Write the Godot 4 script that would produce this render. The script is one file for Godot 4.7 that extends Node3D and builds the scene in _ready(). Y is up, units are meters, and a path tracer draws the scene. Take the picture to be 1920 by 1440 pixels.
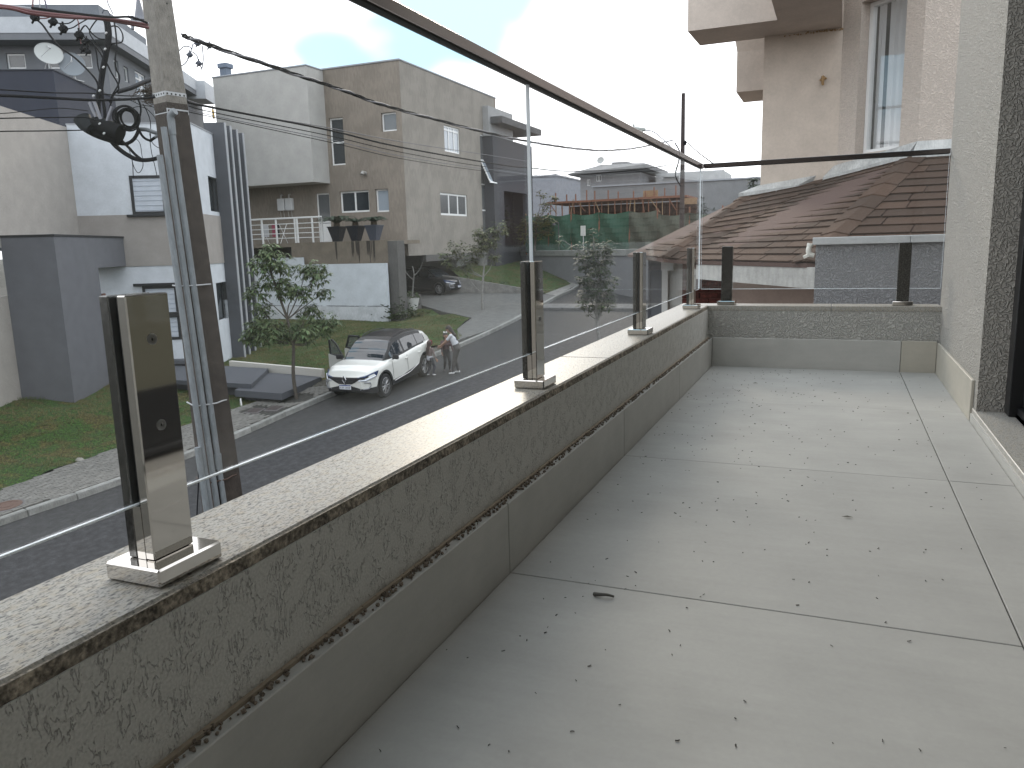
extends Node3D
# A balcony with glass railings above a sloping street. y is up, metres, the floor of the balcony is y = 0,
# the balcony runs along -z.


class G:
	# collects triangles; points are given counter-clockwise as seen from outside
	var v := PackedVector3Array()
	var n := PackedVector3Array()
	var t := PackedVector2Array()
	var c := PackedColorArray()
	var tint := Color(1, 1, 1)
	var coloured := false
	var off := Vector3.ZERO

	func put(p: Vector3, nn: Vector3, uv: Vector2) -> void:
		v.append(p + off)
		n.append(nn)
		t.append(uv)
		c.append(tint)

	func tri(a: Vector3, b: Vector3, d: Vector3, na := Vector3.ZERO, nb := Vector3.ZERO, nd := Vector3.ZERO) -> void:
		var f := (b - a).cross(d - a)
		if f.length_squared() < 1e-16:
			return
		f = f.normalized()
		put(a, f if na == Vector3.ZERO else na, Vector2(0, 0))
		put(d, f if nd == Vector3.ZERO else nd, Vector2(1, 1))
		put(b, f if nb == Vector3.ZERO else nb, Vector2(1, 0))

	func quad(a: Vector3, b: Vector3, d: Vector3, e: Vector3) -> void:
		var f := (b - a).cross(e - a)
		if f.length_squared() < 1e-16:
			f = (d - b).cross(e - b)
		f = f.normalized()
		put(a, f, Vector2(0, 1))
		put(d, f, Vector2(1, 0))
		put(b, f, Vector2(1, 1))
		put(a, f, Vector2(0, 1))
		put(e, f, Vector2(0, 0))
		put(d, f, Vector2(1, 0))

	func face(pts: Array, centre: Vector3) -> void:
		# a flat convex polygon turned away from the centre
		var f: Vector3 = (pts[1] - pts[0]).cross(pts[2] - pts[0])
		var mid := Vector3.ZERO
		for p in pts:
			mid += p
		mid /= pts.size()
		var q := pts
		if f.dot(mid - centre) < 0:
			q = pts.duplicate()
			q.reverse()
		if q.size() == 4:
			quad(q[0], q[1], q[2], q[3])
		else:
			for i in range(1, q.size() - 1):
				tri(q[0], q[i], q[i + 1])

	func box(at: Vector3, s: Vector3, b := Basis.IDENTITY, bevel := 0.0) -> void:
		var h := s * 0.5
		var k: float = minf(bevel, minf(h.x, minf(h.y, h.z)) * 0.49)
		if k <= 0.0:
			for ax in 3:
				for sg in [-1.0, 1.0]:
					var pts: Array = []
					for q in [Vector2(-1, -1), Vector2(1, -1), Vector2(1, 1), Vector2(-1, 1)]:
						var p := Vector3.ZERO
						p[ax] = sg * h[ax]
						p[(ax + 1) % 3] = q.x * h[(ax + 1) % 3]
						p[(ax + 2) % 3] = q.y * h[(ax + 2) % 3]
						pts.append(at + b * p)
					face(pts, at)
			return
		for ax in 3:
			var i := (ax + 1) % 3
			var j := (ax + 2) % 3
			for sg in [-1.0, 1.0]:
				var pts: Array = []
				for q in [Vector2(-1, -1), Vector2(1, -1), Vector2(1, 1), Vector2(-1, 1)]:
					var p := Vector3.ZERO
					p[ax] = sg * h[ax]
					p[i] = q.x * (h[i] - k)
					p[j] = q.y * (h[j] - k)
					pts.append(at + b * p)
				face(pts, at)
				for sj in [-1.0, 1.0]:
					var e: Array = []
					for w in [[-1.0, 0], [1.0, 0], [1.0, 1], [-1.0, 1]]:
						var p := Vector3.ZERO
						p[i] = w[0] * (h[i] - k)
						p[ax] = sg * (h[ax] - (0.0 if w[1] == 0 else k))
						p[j] = sj * (h[j] - (k if w[1] == 0 else 0.0))
						e.append(at + b * p)
					face(e, at)
		for sx in [-1.0, 1.0]:
			for sy in [-1.0, 1.0]:
				for sz in [-1.0, 1.0]:
					var s3 := Vector3(sx, sy, sz)
					face([at + b * (s3 * Vector3(h.x, h.y - k, h.z - k)), at + b * (s3 * Vector3(h.x - k, h.y, h.z - k)), at + b * (s3 * Vector3(h.x - k, h.y - k, h.z))], at)

	func span(x0: float, x1: float, y0: float, y1: float, z0: float, z1: float, bevel := 0.0) -> void:
		box(Vector3(x0 + x1, y0 + y1, z0 + z1) * 0.5, Vector3(absf(x1 - x0), absf(y1 - y0), absf(z1 - z0)), Basis.IDENTITY, bevel)

	func hull(low: Array, high: Array) -> void:
		# a convex solid between two rings of points
		var mid := Vector3.ZERO
		for p in low + high:
			mid += p
		mid /= float(low.size() + high.size())
		face(low, mid)
		face(high, mid)
		for i in low.size():
			var k := (i + 1) % low.size()
			face([low[i], low[k], high[k], high[i]], mid)

	func prism(poly: PackedVector2Array, depth: float, xf: Transform3D) -> void:
		# an outline in x, y of xf, from z = 0 to z = depth
		var p := poly
		if Geometry2D.is_polygon_clockwise(p):
			p = p.duplicate()
			p.reverse()
		var ids := Geometry2D.triangulate_polygon(p)
		for i in range(0, ids.size(), 3):
			var a := p[ids[i]]
			var b := p[ids[i + 1]]
			var d := p[ids[i + 2]]
			if (b - a).cross(d - a) < 0:
				var w := b
				b = d
				d = w
			tri(xf * Vector3(a.x, a.y, depth), xf * Vector3(b.x, b.y, depth), xf * Vector3(d.x, d.y, depth))
			tri(xf * Vector3(a.x, a.y, 0), xf * Vector3(d.x, d.y, 0), xf * Vector3(b.x, b.y, 0))
		for i in p.size():
			var a := p[i]
			var b := p[(i + 1) % p.size()]
			quad(xf * Vector3(a.x, a.y, 0), xf * Vector3(b.x, b.y, 0), xf * Vector3(b.x, b.y, depth), xf * Vector3(a.x, a.y, depth))

	func tube(pts: Array, r: float, sides := 8, r2 := -1.0, caps := true) -> void:
		var rings: Array = []
		var m := pts.size()
		var side := Vector3.ZERO
		for i in m:
			var d: Vector3 = (pts[mini(i + 1, m - 1)] - pts[maxi(i - 1, 0)]).normalized()
			if side == Vector3.ZERO:
				side = d.cross(Vector3.UP if absf(d.y) < 0.9 else Vector3.RIGHT).normalized()
			side = (side - d * side.dot(d)).normalized()
			var up := side.cross(d).normalized()
			var rr: float = r if r2 < 0 else lerpf(r, r2, float(i) / maxf(1.0, m - 1))
			var ring: Array = []
			for k in sides:
				var a := TAU * k / sides
				var o := side * cos(a) + up * sin(a)
				ring.append([pts[i] + o * rr, o])
			rings.append(ring)
		for i in m - 1:
			for k in sides:
				var l := (k + 1) % sides
				var a = rings[i][k]
				var b = rings[i][l]
				var d = rings[i + 1][l]
				var e = rings[i + 1][k]
				tri(a[0], d[0], b[0], a[1], d[1], b[1])
				tri(a[0], e[0], d[0], a[1], e[1], d[1])
		if caps:
			for i in [0, m - 1]:
				var ctr: Vector3 = pts[i]
				var inw: Vector3 = pts[1] if i == 0 else pts[m - 2]
				for k in sides:
					face([ctr, rings[i][k][0], rings[i][(k + 1) % sides][0]], inw)

	func rod(a: Vector3, b: Vector3, r: float, sides := 8) -> void:
		tube([a, b], r, sides)

	func lathe(prof: Array, sides: int, xf := Transform3D.IDENTITY) -> void:
		# prof: Vector2(radius, height) from bottom to top
		for i in prof.size() - 1:
			var a: Vector2 = prof[i]
			var b: Vector2 = prof[i + 1]
			var nr := Vector2(b.y - a.y, a.x - b.x).normalized()
			for k in sides:
				var p := TAU * k / sides
				var q := TAU * (k + 1) / sides
				var d0 := Vector3(cos(p), 0, sin(p))
				var d1 := Vector3(cos(q), 0, sin(q))
				var n0 := (xf.basis * (d0 * nr.x + Vector3.UP * nr.y)).normalized()
				var n1 := (xf.basis * (d1 * nr.x + Vector3.UP * nr.y)).normalized()
				var A := xf * (d0 * a.x + Vector3.UP * a.y)
				var B := xf * (d1 * a.x + Vector3.UP * a.y)
				var C := xf * (d1 * b.x + Vector3.UP * b.y)
				var D := xf * (d0 * b.x + Vector3.UP * b.y)
				tri(A, D, C, n0, n0, n1)
				tri(A, C, B, n0, n1, n1)

	func wall(o: Vector3, u: Vector3, nn: Vector3, u0: float, u1: float, v0: float, v1: float, thick: float, holes: Array) -> void:
		# an upright wall whose face lies in the plane through o along u, with square openings [u0, v0, u1, v1]
		var us: Array = [u0, u1]
		var vs: Array = [v0, v1]
		for h in holes:
			us.append_array([clampf(h[0], u0, u1), clampf(h[2], u0, u1)])
			vs.append_array([clampf(h[1], v0, v1), clampf(h[3], v0, v1)])
		us.sort()
		vs.sort()
		var at := func(a: float, b: float, d: float) -> Vector3: return o + u * a + Vector3.UP * b - nn * d
		for i in us.size() - 1:
			for j in vs.size() - 1:
				if us[i + 1] - us[i] < 1e-4 or vs[j + 1] - vs[j] < 1e-4:
					continue
				var cu: float = (us[i] + us[i + 1]) / 2
				var cv: float = (vs[j] + vs[j + 1]) / 2
				var open := false
				for h in holes:
					open = open or (cu > h[0] and cu < h[2] and cv > h[1] and cv < h[3])
				if open:
					continue
				for d in [0.0, thick]:
					var q: Array = [at.call(us[i], vs[j], d), at.call(us[i + 1], vs[j], d), at.call(us[i + 1], vs[j + 1], d), at.call(us[i], vs[j + 1], d)]
					face(q, at.call(cu, cv, thick / 2))
		var rims: Array = [[u0, v0, u1, v1, 1.0]]
		for h in holes:
			rims.append([h[0], h[1], h[2], h[3], -1.0])
		for h in rims:
			var ctr: Vector3 = at.call((h[0] + h[2]) / 2, (h[1] + h[3]) / 2, thick / 2)
			for e in [[h[0], h[1], h[2], h[1]], [h[2], h[1], h[2], h[3]], [h[2], h[3], h[0], h[3]], [h[0], h[3], h[0], h[1]]]:
				var q: Array = [at.call(e[0], e[1], 0.0), at.call(e[2], e[3], 0.0), at.call(e[2], e[3], thick), at.call(e[0], e[1], thick)]
				var mid: Vector3 = (q[0] + q[2]) / 2
				face(q, ctr if h[4] > 0 else mid + (mid - ctr))

	func mesh() -> ArrayMesh:
		var a := []
		a.resize(Mesh.ARRAY_MAX)
		a[Mesh.ARRAY_VERTEX] = v
		a[Mesh.ARRAY_NORMAL] = n
		a[Mesh.ARRAY_TEX_UV] = t
		if coloured:
			a[Mesh.ARRAY_COLOR] = c
		var m := ArrayMesh.new()
		m.add_surface_from_arrays(Mesh.PRIMITIVE_TRIANGLES, a)
		return m


var taken := {}
var mats := {}
var tex := {}


func numbered(called: String, parent: Node) -> String:
	var key := str(parent.get_instance_id()) + called
	var k: int = taken.get(key, 0)
	taken[key] = k + 1
	return called if k == 0 else "%s_%03d" % [called, k]


func tag(o: Node, label: String, category: String, group := "") -> Node:
	o.set_meta("label", label)
	o.set_meta("category", category)
	if group:
		o.set_meta("group", group)
	return o


func setting(o: Node, kind := "structure") -> Node:
	o.set_meta("kind", kind)
	return o


func thing(called: String, label: String, category: String, at := Vector3.ZERO, turn := 0.0, group := "") -> Node3D:
	var o := Node3D.new()
	o.name = numbered(called, self)
	add_child(o, true)
	o.position = at
	o.rotation.y = turn
	tag(o, label, category, group)
	return o


func obj(called: String, g: G, m: Material, parent: Node3D = self) -> MeshInstance3D:
	return inst(called, g.mesh(), m, parent)


func inst(called: String, mesh: Mesh, m: Material, parent: Node3D = self) -> MeshInstance3D:
	var o := MeshInstance3D.new()
	o.name = numbered(called, parent)
	o.mesh = mesh
	o.material_override = m
	o.cast_shadow = GeometryInstance3D.SHADOW_CASTING_SETTING_ON
	parent.add_child(o, true)
	return o


func copy(o: Node3D, called: String, at: Vector3, turn: float, label: String) -> Node3D:
	var d: Node3D = o.duplicate()
	d.name = numbered(called, self)
	add_child(d, true)
	d.position = at
	d.rotation.y = turn
	d.set_meta("label", label)
	return d


func at_base(p: Vector3) -> G:
	# a builder whose points are given in the world and kept relative to a base
	var g := G.new()
	g.off = -p
	return g


func smooth(pts: Array, per := 6) -> Array:
	# a curve through the points
	var out: Array = []
	for i in pts.size() - 1:
		var a: Vector3 = pts[maxi(i - 1, 0)]
		var b: Vector3 = pts[i]
		var d: Vector3 = pts[i + 1]
		var e: Vector3 = pts[mini(i + 2, pts.size() - 1)]
		for k in per:
			out.append(b.cubic_interpolate(d, a, e, float(k) / per))
	out.append(pts[-1])
	return out


# ---------------------------------------------------------------- materials

func lin(r: float, g: float, b: float) -> Color:
	return Color(r, g, b).linear_to_srgb()


func flat_mat(key: String, r: float, g: float, b: float, rough := 0.8, metal := 0.0, spec := 0.5) -> StandardMaterial3D:
	if not mats.has(key):
		var m := StandardMaterial3D.new()
		m.resource_name = key
		m.albedo_color = lin(r, g, b)
		m.roughness = rough
		m.metallic = metal
		m.metallic_specular = spec
		mats[key] = m
	return mats[key]


func surf(key: String, r: float, g: float, b: float, rough: float, picture: String, size: float, bump := "", relief := 0.0, bump_size := 0.0) -> StandardMaterial3D:
	# a surface whose colour is multiplied by a picture that spans so many metres
	if not mats.has(key):
		var m := flat_mat(key, r, g, b, rough)
		m.albedo_texture = tex[picture]
		m.uv1_triplanar = true
		m.uv1_world_triplanar = true
		m.uv1_triplanar_sharpness = 8.0
		m.uv1_scale = Vector3.ONE / size
		if bump:
			m.heightmap_enabled = true
			m.heightmap_texture = tex[bump]
			m.heightmap_scale = relief
	return mats[key]


func own_axes(m: StandardMaterial3D) -> StandardMaterial3D:
	m.uv1_world_triplanar = false
	return m


func noise(kind: int, freq: float, seed_: int, octaves := 4, size := 512) -> PackedByteArray:
	var f := FastNoiseLite.new()
	f.noise_type = kind
	f.seed = seed_
	f.frequency = freq
	f.fractal_octaves = octaves
	f.fractal_type = FastNoiseLite.FRACTAL_FBM if octaves > 1 else FastNoiseLite.FRACTAL_NONE
	var im := f.get_seamless_image(size, size)
	im.convert(Image.FORMAT_L8)
	return im.get_data()


func picture(key: String, size: int, rgb: PackedByteArray) -> void:
	tex[key] = ImageTexture.create_from_image(Image.create_from_data(size, size, false, Image.FORMAT_RGB8, rgb))


func grey(key: String, size: int, l: PackedByteArray) -> void:
	tex[key] = ImageTexture.create_from_image(Image.create_from_data(size, size, false, Image.FORMAT_L8, l))


func ramp(src: PackedByteArray, lo: int, hi: int) -> PackedByteArray:
	# spreads a noise between two grey values
	var out := PackedByteArray()
	out.resize(src.size())
	for i in src.size():
		out[i] = lo + (hi - lo) * src[i] / 255
	return out


func stretch(src: PackedByteArray, size: int, kx: int, ky: int) -> PackedByteArray:
	# repeats the picture more often one way than the other: streaks
	var out := PackedByteArray()
	out.resize(src.size())
	for y in size:
		for x in size:
			out[y * size + x] = src[(y * ky % size) * size + x * kx % size]
	return out


func make_pictures() -> void:
	var S := FastNoiseLite.TYPE_SIMPLEX_SMOOTH
	var soft := noise(S, 0.008, 3, 5)
	var fine := noise(S, 0.06, 5, 3)
	var grain := noise(FastNoiseLite.TYPE_VALUE, 0.45, 7, 2)
	# faint clouds with grain, for paint, render and asphalt
	var a := PackedByteArray()
	var b := PackedByteArray()
	var d := PackedByteArray()
	a.resize(512 * 512)
	b.resize(512 * 512)
	d.resize(512 * 512)
	var streak := stretch(noise(S, 0.02, 11, 4), 512, 5, 1)
	var wet := noise(S, 0.006, 19, 3)
	for i in 512 * 512:
		a[i] = clampi(222 + soft[i] / 14 + (fine[i] - 128) / 20 + (grain[i] - 128) / 18, 0, 255)
		b[i] = clampi(150 + (soft[i] - 128) / 3 + (fine[i] - 128) / 4 + (grain[i] - 128) / 2, 0, 255)
		var s := clampi((streak[i] - 128) + (wet[i] - 128), -60, 70)
		d[i] = clampi(228 + s / 6 + (grain[i] - 128) / 16, 0, 255)
	grey("paint", 512, a)
	grey("speckle", 512, b)
	grey("streaked", 512, d)
	# wet cement and cast concrete: blotches and runs
	var e := PackedByteArray()
	e.resize(512 * 512)
	for i in 512 * 512:
		e[i] = clampi(200 + (soft[i] - 128) / 5 + (streak[i] - 128) / 6 + (grain[i] - 128) / 8, 20, 255)
	grey("concrete", 512, e)
	var mo := PackedByteArray()
	mo.resize(512 * 512)
	for i in 512 * 512:
		mo[i] = clampi(178 + (fine[i] - 128) * 3 / 5 + (soft[i] - 128) / 2 + (grain[i] - 128) / 4, 40, 255)
	grey("mottle", 512, mo)
	# floor tile: soft clouds with faint brushed lines
	var f := PackedByteArray()
	f.resize(512 * 512)
	var brushed := stretch(noise(S, 0.012, 23, 4), 512, 1, 6)
	for i in 512 * 512:
		f[i] = clampi(228 + (soft[i] - 128) / 14 + (wet[i] - 128) / 20 + (brushed[i] - 128) / 30 + (grain[i] - 128) / 30, 0, 255)
	grey("tile", 512, f)
	# textured render: flat plates parted by short wriggling grooves
	var n1 := noise(S, 0.017, 31, 3, 1024)
	var n2 := noise(S, 0.011, 37, 2, 1024)
	var n3 := noise(S, 0.09, 41, 2, 1024)
	var h := PackedByteArray()
	var hc := PackedByteArray()
	h.resize(1024 * 1024)
	hc.resize(1024 * 1024)
	for y in 1024:
		for x in 1024:
			var i := y * 1024 + x
			var j := (y * 1) % 1024 * 1024 + (x * 3) % 1024
			var ridge := 1.0 - absf(n1[j] - 128.0) / 12.0
			var gate := clampf((n2[i] - 92.0) / 50.0, 0.0, 1.0)
			var groove := clampf(ridge, 0.0, 1.0) * gate
			h[i] = clampi(int(185.0 - 165.0 * groove + (n3[i] - 128.0) * 0.16 + (n2[i] - 128) * 0.12), 0, 255)
			hc[i] = clampi(int(235.0 - 40.0 * groove + (n3[i] - 128.0) * 0.12), 0, 255)  # grooves darkened in the colour too, like their shade
	grey("render_relief", 1024, h)
	grey("render_tone", 1024, hc)
	# denser rounded worms of trowelled render
	var n4 := noise(S, 0.03, 61, 2)
	var n5 := noise(S, 0.024, 67, 2)
	var wo := PackedByteArray()
	var wt := PackedByteArray()
	wo.resize(512 * 512)
	wt.resize(512 * 512)
	for i in 512 * 512:
		var r := clampf(1.0 - absf(n4[i] - 128.0) / 30.0, 0.0, 1.0)
		var r2 := clampf(1.0 - absf(n5[i] - 140.0) / 26.0, 0.0, 1.0)
		var q := maxf(r, r2 * 0.9)
		q = q * q * (3.0 - 2.0 * q)
		wo[i] = clampi(int(50.0 + 175.0 * q + (grain[i] - 128) * 0.08), 0, 255)
		wt[i] = clampi(int(222.0 + 22.0 * q + (grain[i] - 128) * 0.06), 0, 255)  # hollows a little darker in the colour, like their shade
	grey("worm_relief", 512, wo)
	grey("worm_tone", 512, wt)
	# granite: pale ground, long grey flecks, rusty clouds
	var g1 := stretch(noise(S, 0.028, 51, 4), 512, 3, 1)
	var g2 := stretch(noise(S, 0.05, 53, 3), 512, 3, 1)
	var g := PackedByteArray()
	g.resize(512 * 512 * 3)
	for i in 512 * 512:
		var fleck := clampf((g1[i] - 158.0) / 22.0, 0.0, 1.0) * 0.2 + clampf((g2[i] - 168.0) / 16.0, 0.0, 1.0) * 0.36
		var rust := clampf((soft[(i * 3) % 262144] - 120.0) / 120.0, 0.0, 1.0) * 0.05
		var base := 236.0 + (grain[i] - 128.0) * 0.14 + (fine[i] - 128.0) * 0.08
		g[i * 3] = clampi(int(base * (1.0 - fleck)), 0, 255)
		g[i * 3 + 1] = clampi(int((base - 2) * (1.0 - fleck - rust * 0.6)), 0, 255)
		g[i * 3 + 2] = clampi(int((base - 6) * (1.0 - fleck * 0.97 - rust * 1.6)), 0, 255)
	picture("granite", 512, g)
	# grass: greens and dry straw
	var gr := PackedByteArray()
	gr.resize(512 * 512 * 3)
	for i in 512 * 512:
		var dry := clampf((wet[i] + soft[i] * 0.6 - 190.0) / 70.0, 0.0, 1.0)
		var k := 0.62 + (fine[i] - 128.0) / 400.0 + (grain[i] - 128.0) / 330.0
		gr[i * 3] = clampi(int(255 * k * lerpf(0.66, 0.98, dry)), 0, 255)
		gr[i * 3 + 1] = clampi(int(255 * k * lerpf(0.98, 0.92, dry)), 0, 255)
		gr[i * 3 + 2] = clampi(int(255 * k * lerpf(0.46, 0.62, dry)), 0, 255)
	picture("grass", 512, gr)
	# shingle granules
	var sh := PackedByteArray()
	sh.resize(512 * 512)
	for i in 512 * 512:
		sh[i] = clampi(160 + (grain[i] - 128) * 2 / 3 + (fine[i] - 128) / 5 + (70 if grain[(i * 7) % 262144] > 222 else 0), 0, 255)
	grey("granules", 512, sh)


func air() -> void:
	# the sky: a bright broken overcast with a few pale blue gaps and grey-bellied clouds
	var f := FastNoiseLite.new()
	f.seed = 3941
	f.frequency = 1.5
	f.fractal_octaves = 5
	var k := FastNoiseLite.new()
	k.seed = 2409
	k.frequency = 2.6
	k.fractal_octaves = 4
	var im := Image.create(1024, 512, false, Image.FORMAT_RGBF)
	for y in 512:
		var el := PI / 2 - PI * (y + 0.5) / 512
		for x in 1024:
			var az := TAU * (x + 0.5) / 1024
			var d := Vector3(cos(el) * sin(az), sin(el) * 1.7, cos(el) * cos(az))
			var cover := f.get_noise_3dv(d) * 0.5 + 0.5
			var belly := k.get_noise_3dv(d * Vector3(1, 1.5, 1)) * 0.5 + 0.5
			var gap := clampf((0.455 - cover) / 0.09, 0.0, 1.0) * clampf(sin(el) * 6.0, 0.0, 1.0)
			var dark := clampf((belly - 0.68) / 0.07, 0.0, 1.0) * (1.0 - gap) * 0.55
			var w := 1.32 * (1.0 - dark)
			var cl := Vector3(w * 0.985, w, w * 1.03)
			var bl := Vector3(0.30, 0.57, 0.76)
			var s := cl.lerp(bl, gap * 0.85)
			if el < 0:
				s = s.lerp(Vector3(0.25, 0.25, 0.25), clampf(-el * 8, 0, 1))
			im.set_pixel(x, y, Color(s.x, s.y, s.z))
	var sky := Sky.new()
	var m := PanoramaSkyMaterial.new()
	m.panorama = ImageTexture.create_from_image(im)
	sky.sky_material = m
	var e := Environment.new()
	e.background_mode = Environment.BG_SKY
	e.sky = sky
	e.background_energy_multiplier = 1.0
	e.tonemap_mode = Environment.TONE_MAPPER_LINEAR
	e.tonemap_exposure = EXPOSURE
	e.sdfgi_enabled = true
	e.ssao_enabled = true
	e.ssil_enabled = true
	var w := WorldEnvironment.new()
	w.name = "sky"
	w.environment = e
	add_child(w)


const EXPOSURE := 1.82


func ground_height(x: float, z: float) -> float:
	# the plane of the street, which climbs away from the balcony
	return -5.4 - 0.08 * clampf(z, -46.0, 12.0)


func _ready() -> void:
	var cam := Camera3D.new()
	cam.name = "camera"
	add_child(cam)
	cam.position = Vector3(0, 0.69, 0)
	cam.basis = Basis(Vector3.UP, deg_to_rad(22.594)) * Basis(Vector3.RIGHT, deg_to_rad(-10.111)) * Basis(Vector3.BACK, deg_to_rad(-1.554))
	cam.fov = 52.332
	cam.near = 0.03
	cam.far = 900
	cam.current = true
	air()
	var sun := DirectionalLight3D.new()
	sun.name = "sun"
	sun.light_energy = 0.28
	sun.light_color = Color(1.0, 0.95, 0.87)
	sun.light_angular_distance = 12
	sun.shadow_enabled = true
	add_child(sun)
	sun.look_at_from_position(Vector3(-18, 20, -40), Vector3.ZERO)
	make_pictures()
	build_ground()
	build_balcony()
	build_railing()
	build_neighbour()
	build_left_house()
	build_middle_house()
	build_far_side()
	build_street_things()
	build_people()


# ---------------------------------------------------------------- ground, road, lawns

const KERB := [Vector2(-16.6, -2.0), Vector2(-15.9, -7.0), Vector2(-15.34, -9.9), Vector2(-14.74, -12.4), Vector2(-14.42, -15.6), Vector2(-14.36, -19.2), Vector2(-14.0, -23.5), Vector2(-13.5, -27.2), Vector2(-13.4, -32.0), Vector2(-13.6, -36.0), Vector2(-13.8, -40.0), Vector2(-13.9, -44.0), Vector2(-15.5, -47.5), Vector2(-20.0, -51.0)]
const EDGE := [Vector2(-18.4, -2.0), Vector2(-17.6, -7.0), Vector2(-17.05, -11.0), Vector2(-16.95, -13.0), Vector2(-16.55, -15.6), Vector2(-16.2, -18.2), Vector2(-15.9, -20.2)]


func along(line: Array, per: int) -> Array:
	var pts: Array = []
	for q in line:
		pts.append(Vector3(q.x, 0, q.y))
	var out: Array = []
	for p in smooth(pts, per):
		out.append(p)
	return out


func lawn_height(x: float, z: float) -> float:
	# the front gardens: known heights, blended by distance
	var known := [Vector3(-21.2, -3.70, -16.5), Vector3(-22.6, -3.47, -15.8), Vector3(-25.0, -3.4, -16.0), Vector3(-24.0, -3.5, -11.0), Vector3(-23.5, -3.52, -20.5), Vector3(-22.5, -3.55, -25.3), Vector3(-24.0, -3.5, -28.0), Vector3(-20.1, -2.86, -32.9), Vector3(-24.0, -2.8, -32.9), Vector3(-28.0, -2.8, -32.9), Vector3(-17.1, -4.40, -11.0), Vector3(-17.4, -4.75, -7.0), Vector3(-17.0, -4.25, -13.0), Vector3(-16.8, -4.07, -15.6), Vector3(-16.3, -3.86, -18.2), Vector3(-16.0, -3.70, -20.2), Vector3(-15.0, -3.48, -23.0), Vector3(-14.6, -3.10, -27.5), Vector3(-15.0, -2.78, -31.5), Vector3(-17.8, -2.66, -34.2), Vector3(-20.2, -2.5, -36.0), Vector3(-15.2, -2.80, -30.5), Vector3(-15.15, -2.84, -30.0), Vector3(-15.7, -2.6, -33.1), Vector3(-15.6, -2.68, -32.3), Vector3(-16.8, -2.54, -33.8), Vector3(-19.0, -2.45, -35.3), Vector3(-14.1, -3.02, -28.2), Vector3(-14.7, -2.93, -29.3)]
	var s := 0.0
	var w := 0.0
	for k in known:
		var d := Vector2(x - k.x, z - k.z).length_squared() + 0.05
		var q := 1.0 / (d * d)
		s += q * k.y
		w += q
	return s / w


func sheet(g: G, poly: PackedVector2Array, h: Callable, step: float) -> void:
	# a ground sheet over an outline in x, z that follows the height function
	if Geometry2D.is_polygon_clockwise(poly):
		poly = poly.duplicate()
		poly.reverse()
	var lo := Vector2(INF, INF)
	var hi := -lo
	for p in poly:
		lo = lo.min(p)
		hi = hi.max(p)
	var nx := int(ceil((hi.x - lo.x) / step))
	var nz := int(ceil((hi.y - lo.y) / step))
	for i in nx:
		for j in nz:
			var cell := PackedVector2Array([lo + Vector2(i, j) * step, lo + Vector2(i + 1, j) * step, lo + Vector2(i + 1, j + 1) * step, lo + Vector2(i, j + 1) * step])
			if Geometry2D.is_polygon_clockwise(cell):
				cell.reverse()
			for part in Geometry2D.intersect_polygons(cell, poly):
				var ids := Geometry2D.triangulate_polygon(part)
				for k in range(0, ids.size(), 3):
					var q: Array = []
					for l in 3:
						var p := part[ids[k + l]]
						q.append(Vector3(p.x, h.call(p.x, p.y), p.y))
					if (q[1] - q[0]).cross(q[2] - q[0]).y < 0:
						q.reverse()
					g.tri(q[0], q[1], q[2])


func skirt(g: G, poly: PackedVector2Array, h: Callable, deep: float) -> void:
	# the cut edge of a raised ground sheet
	var mid := Vector2.ZERO
	for p in poly:
		mid += p / poly.size()
	for i in poly.size():
		var a := poly[i]
		var b := poly[(i + 1) % poly.size()]
		for k in 4:
			var p := a.lerp(b, k / 4.0)
			var q := a.lerp(b, (k + 1) / 4.0)
			var ya: float = h.call(p.x, p.y)
			var yb: float = h.call(q.x, q.y)
			g.face([Vector3(p.x, ya, p.y), Vector3(q.x, yb, q.y), Vector3(q.x, yb - deep, q.y), Vector3(p.x, ya - deep, p.y)], Vector3(mid.x, ya, mid.y))


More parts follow.
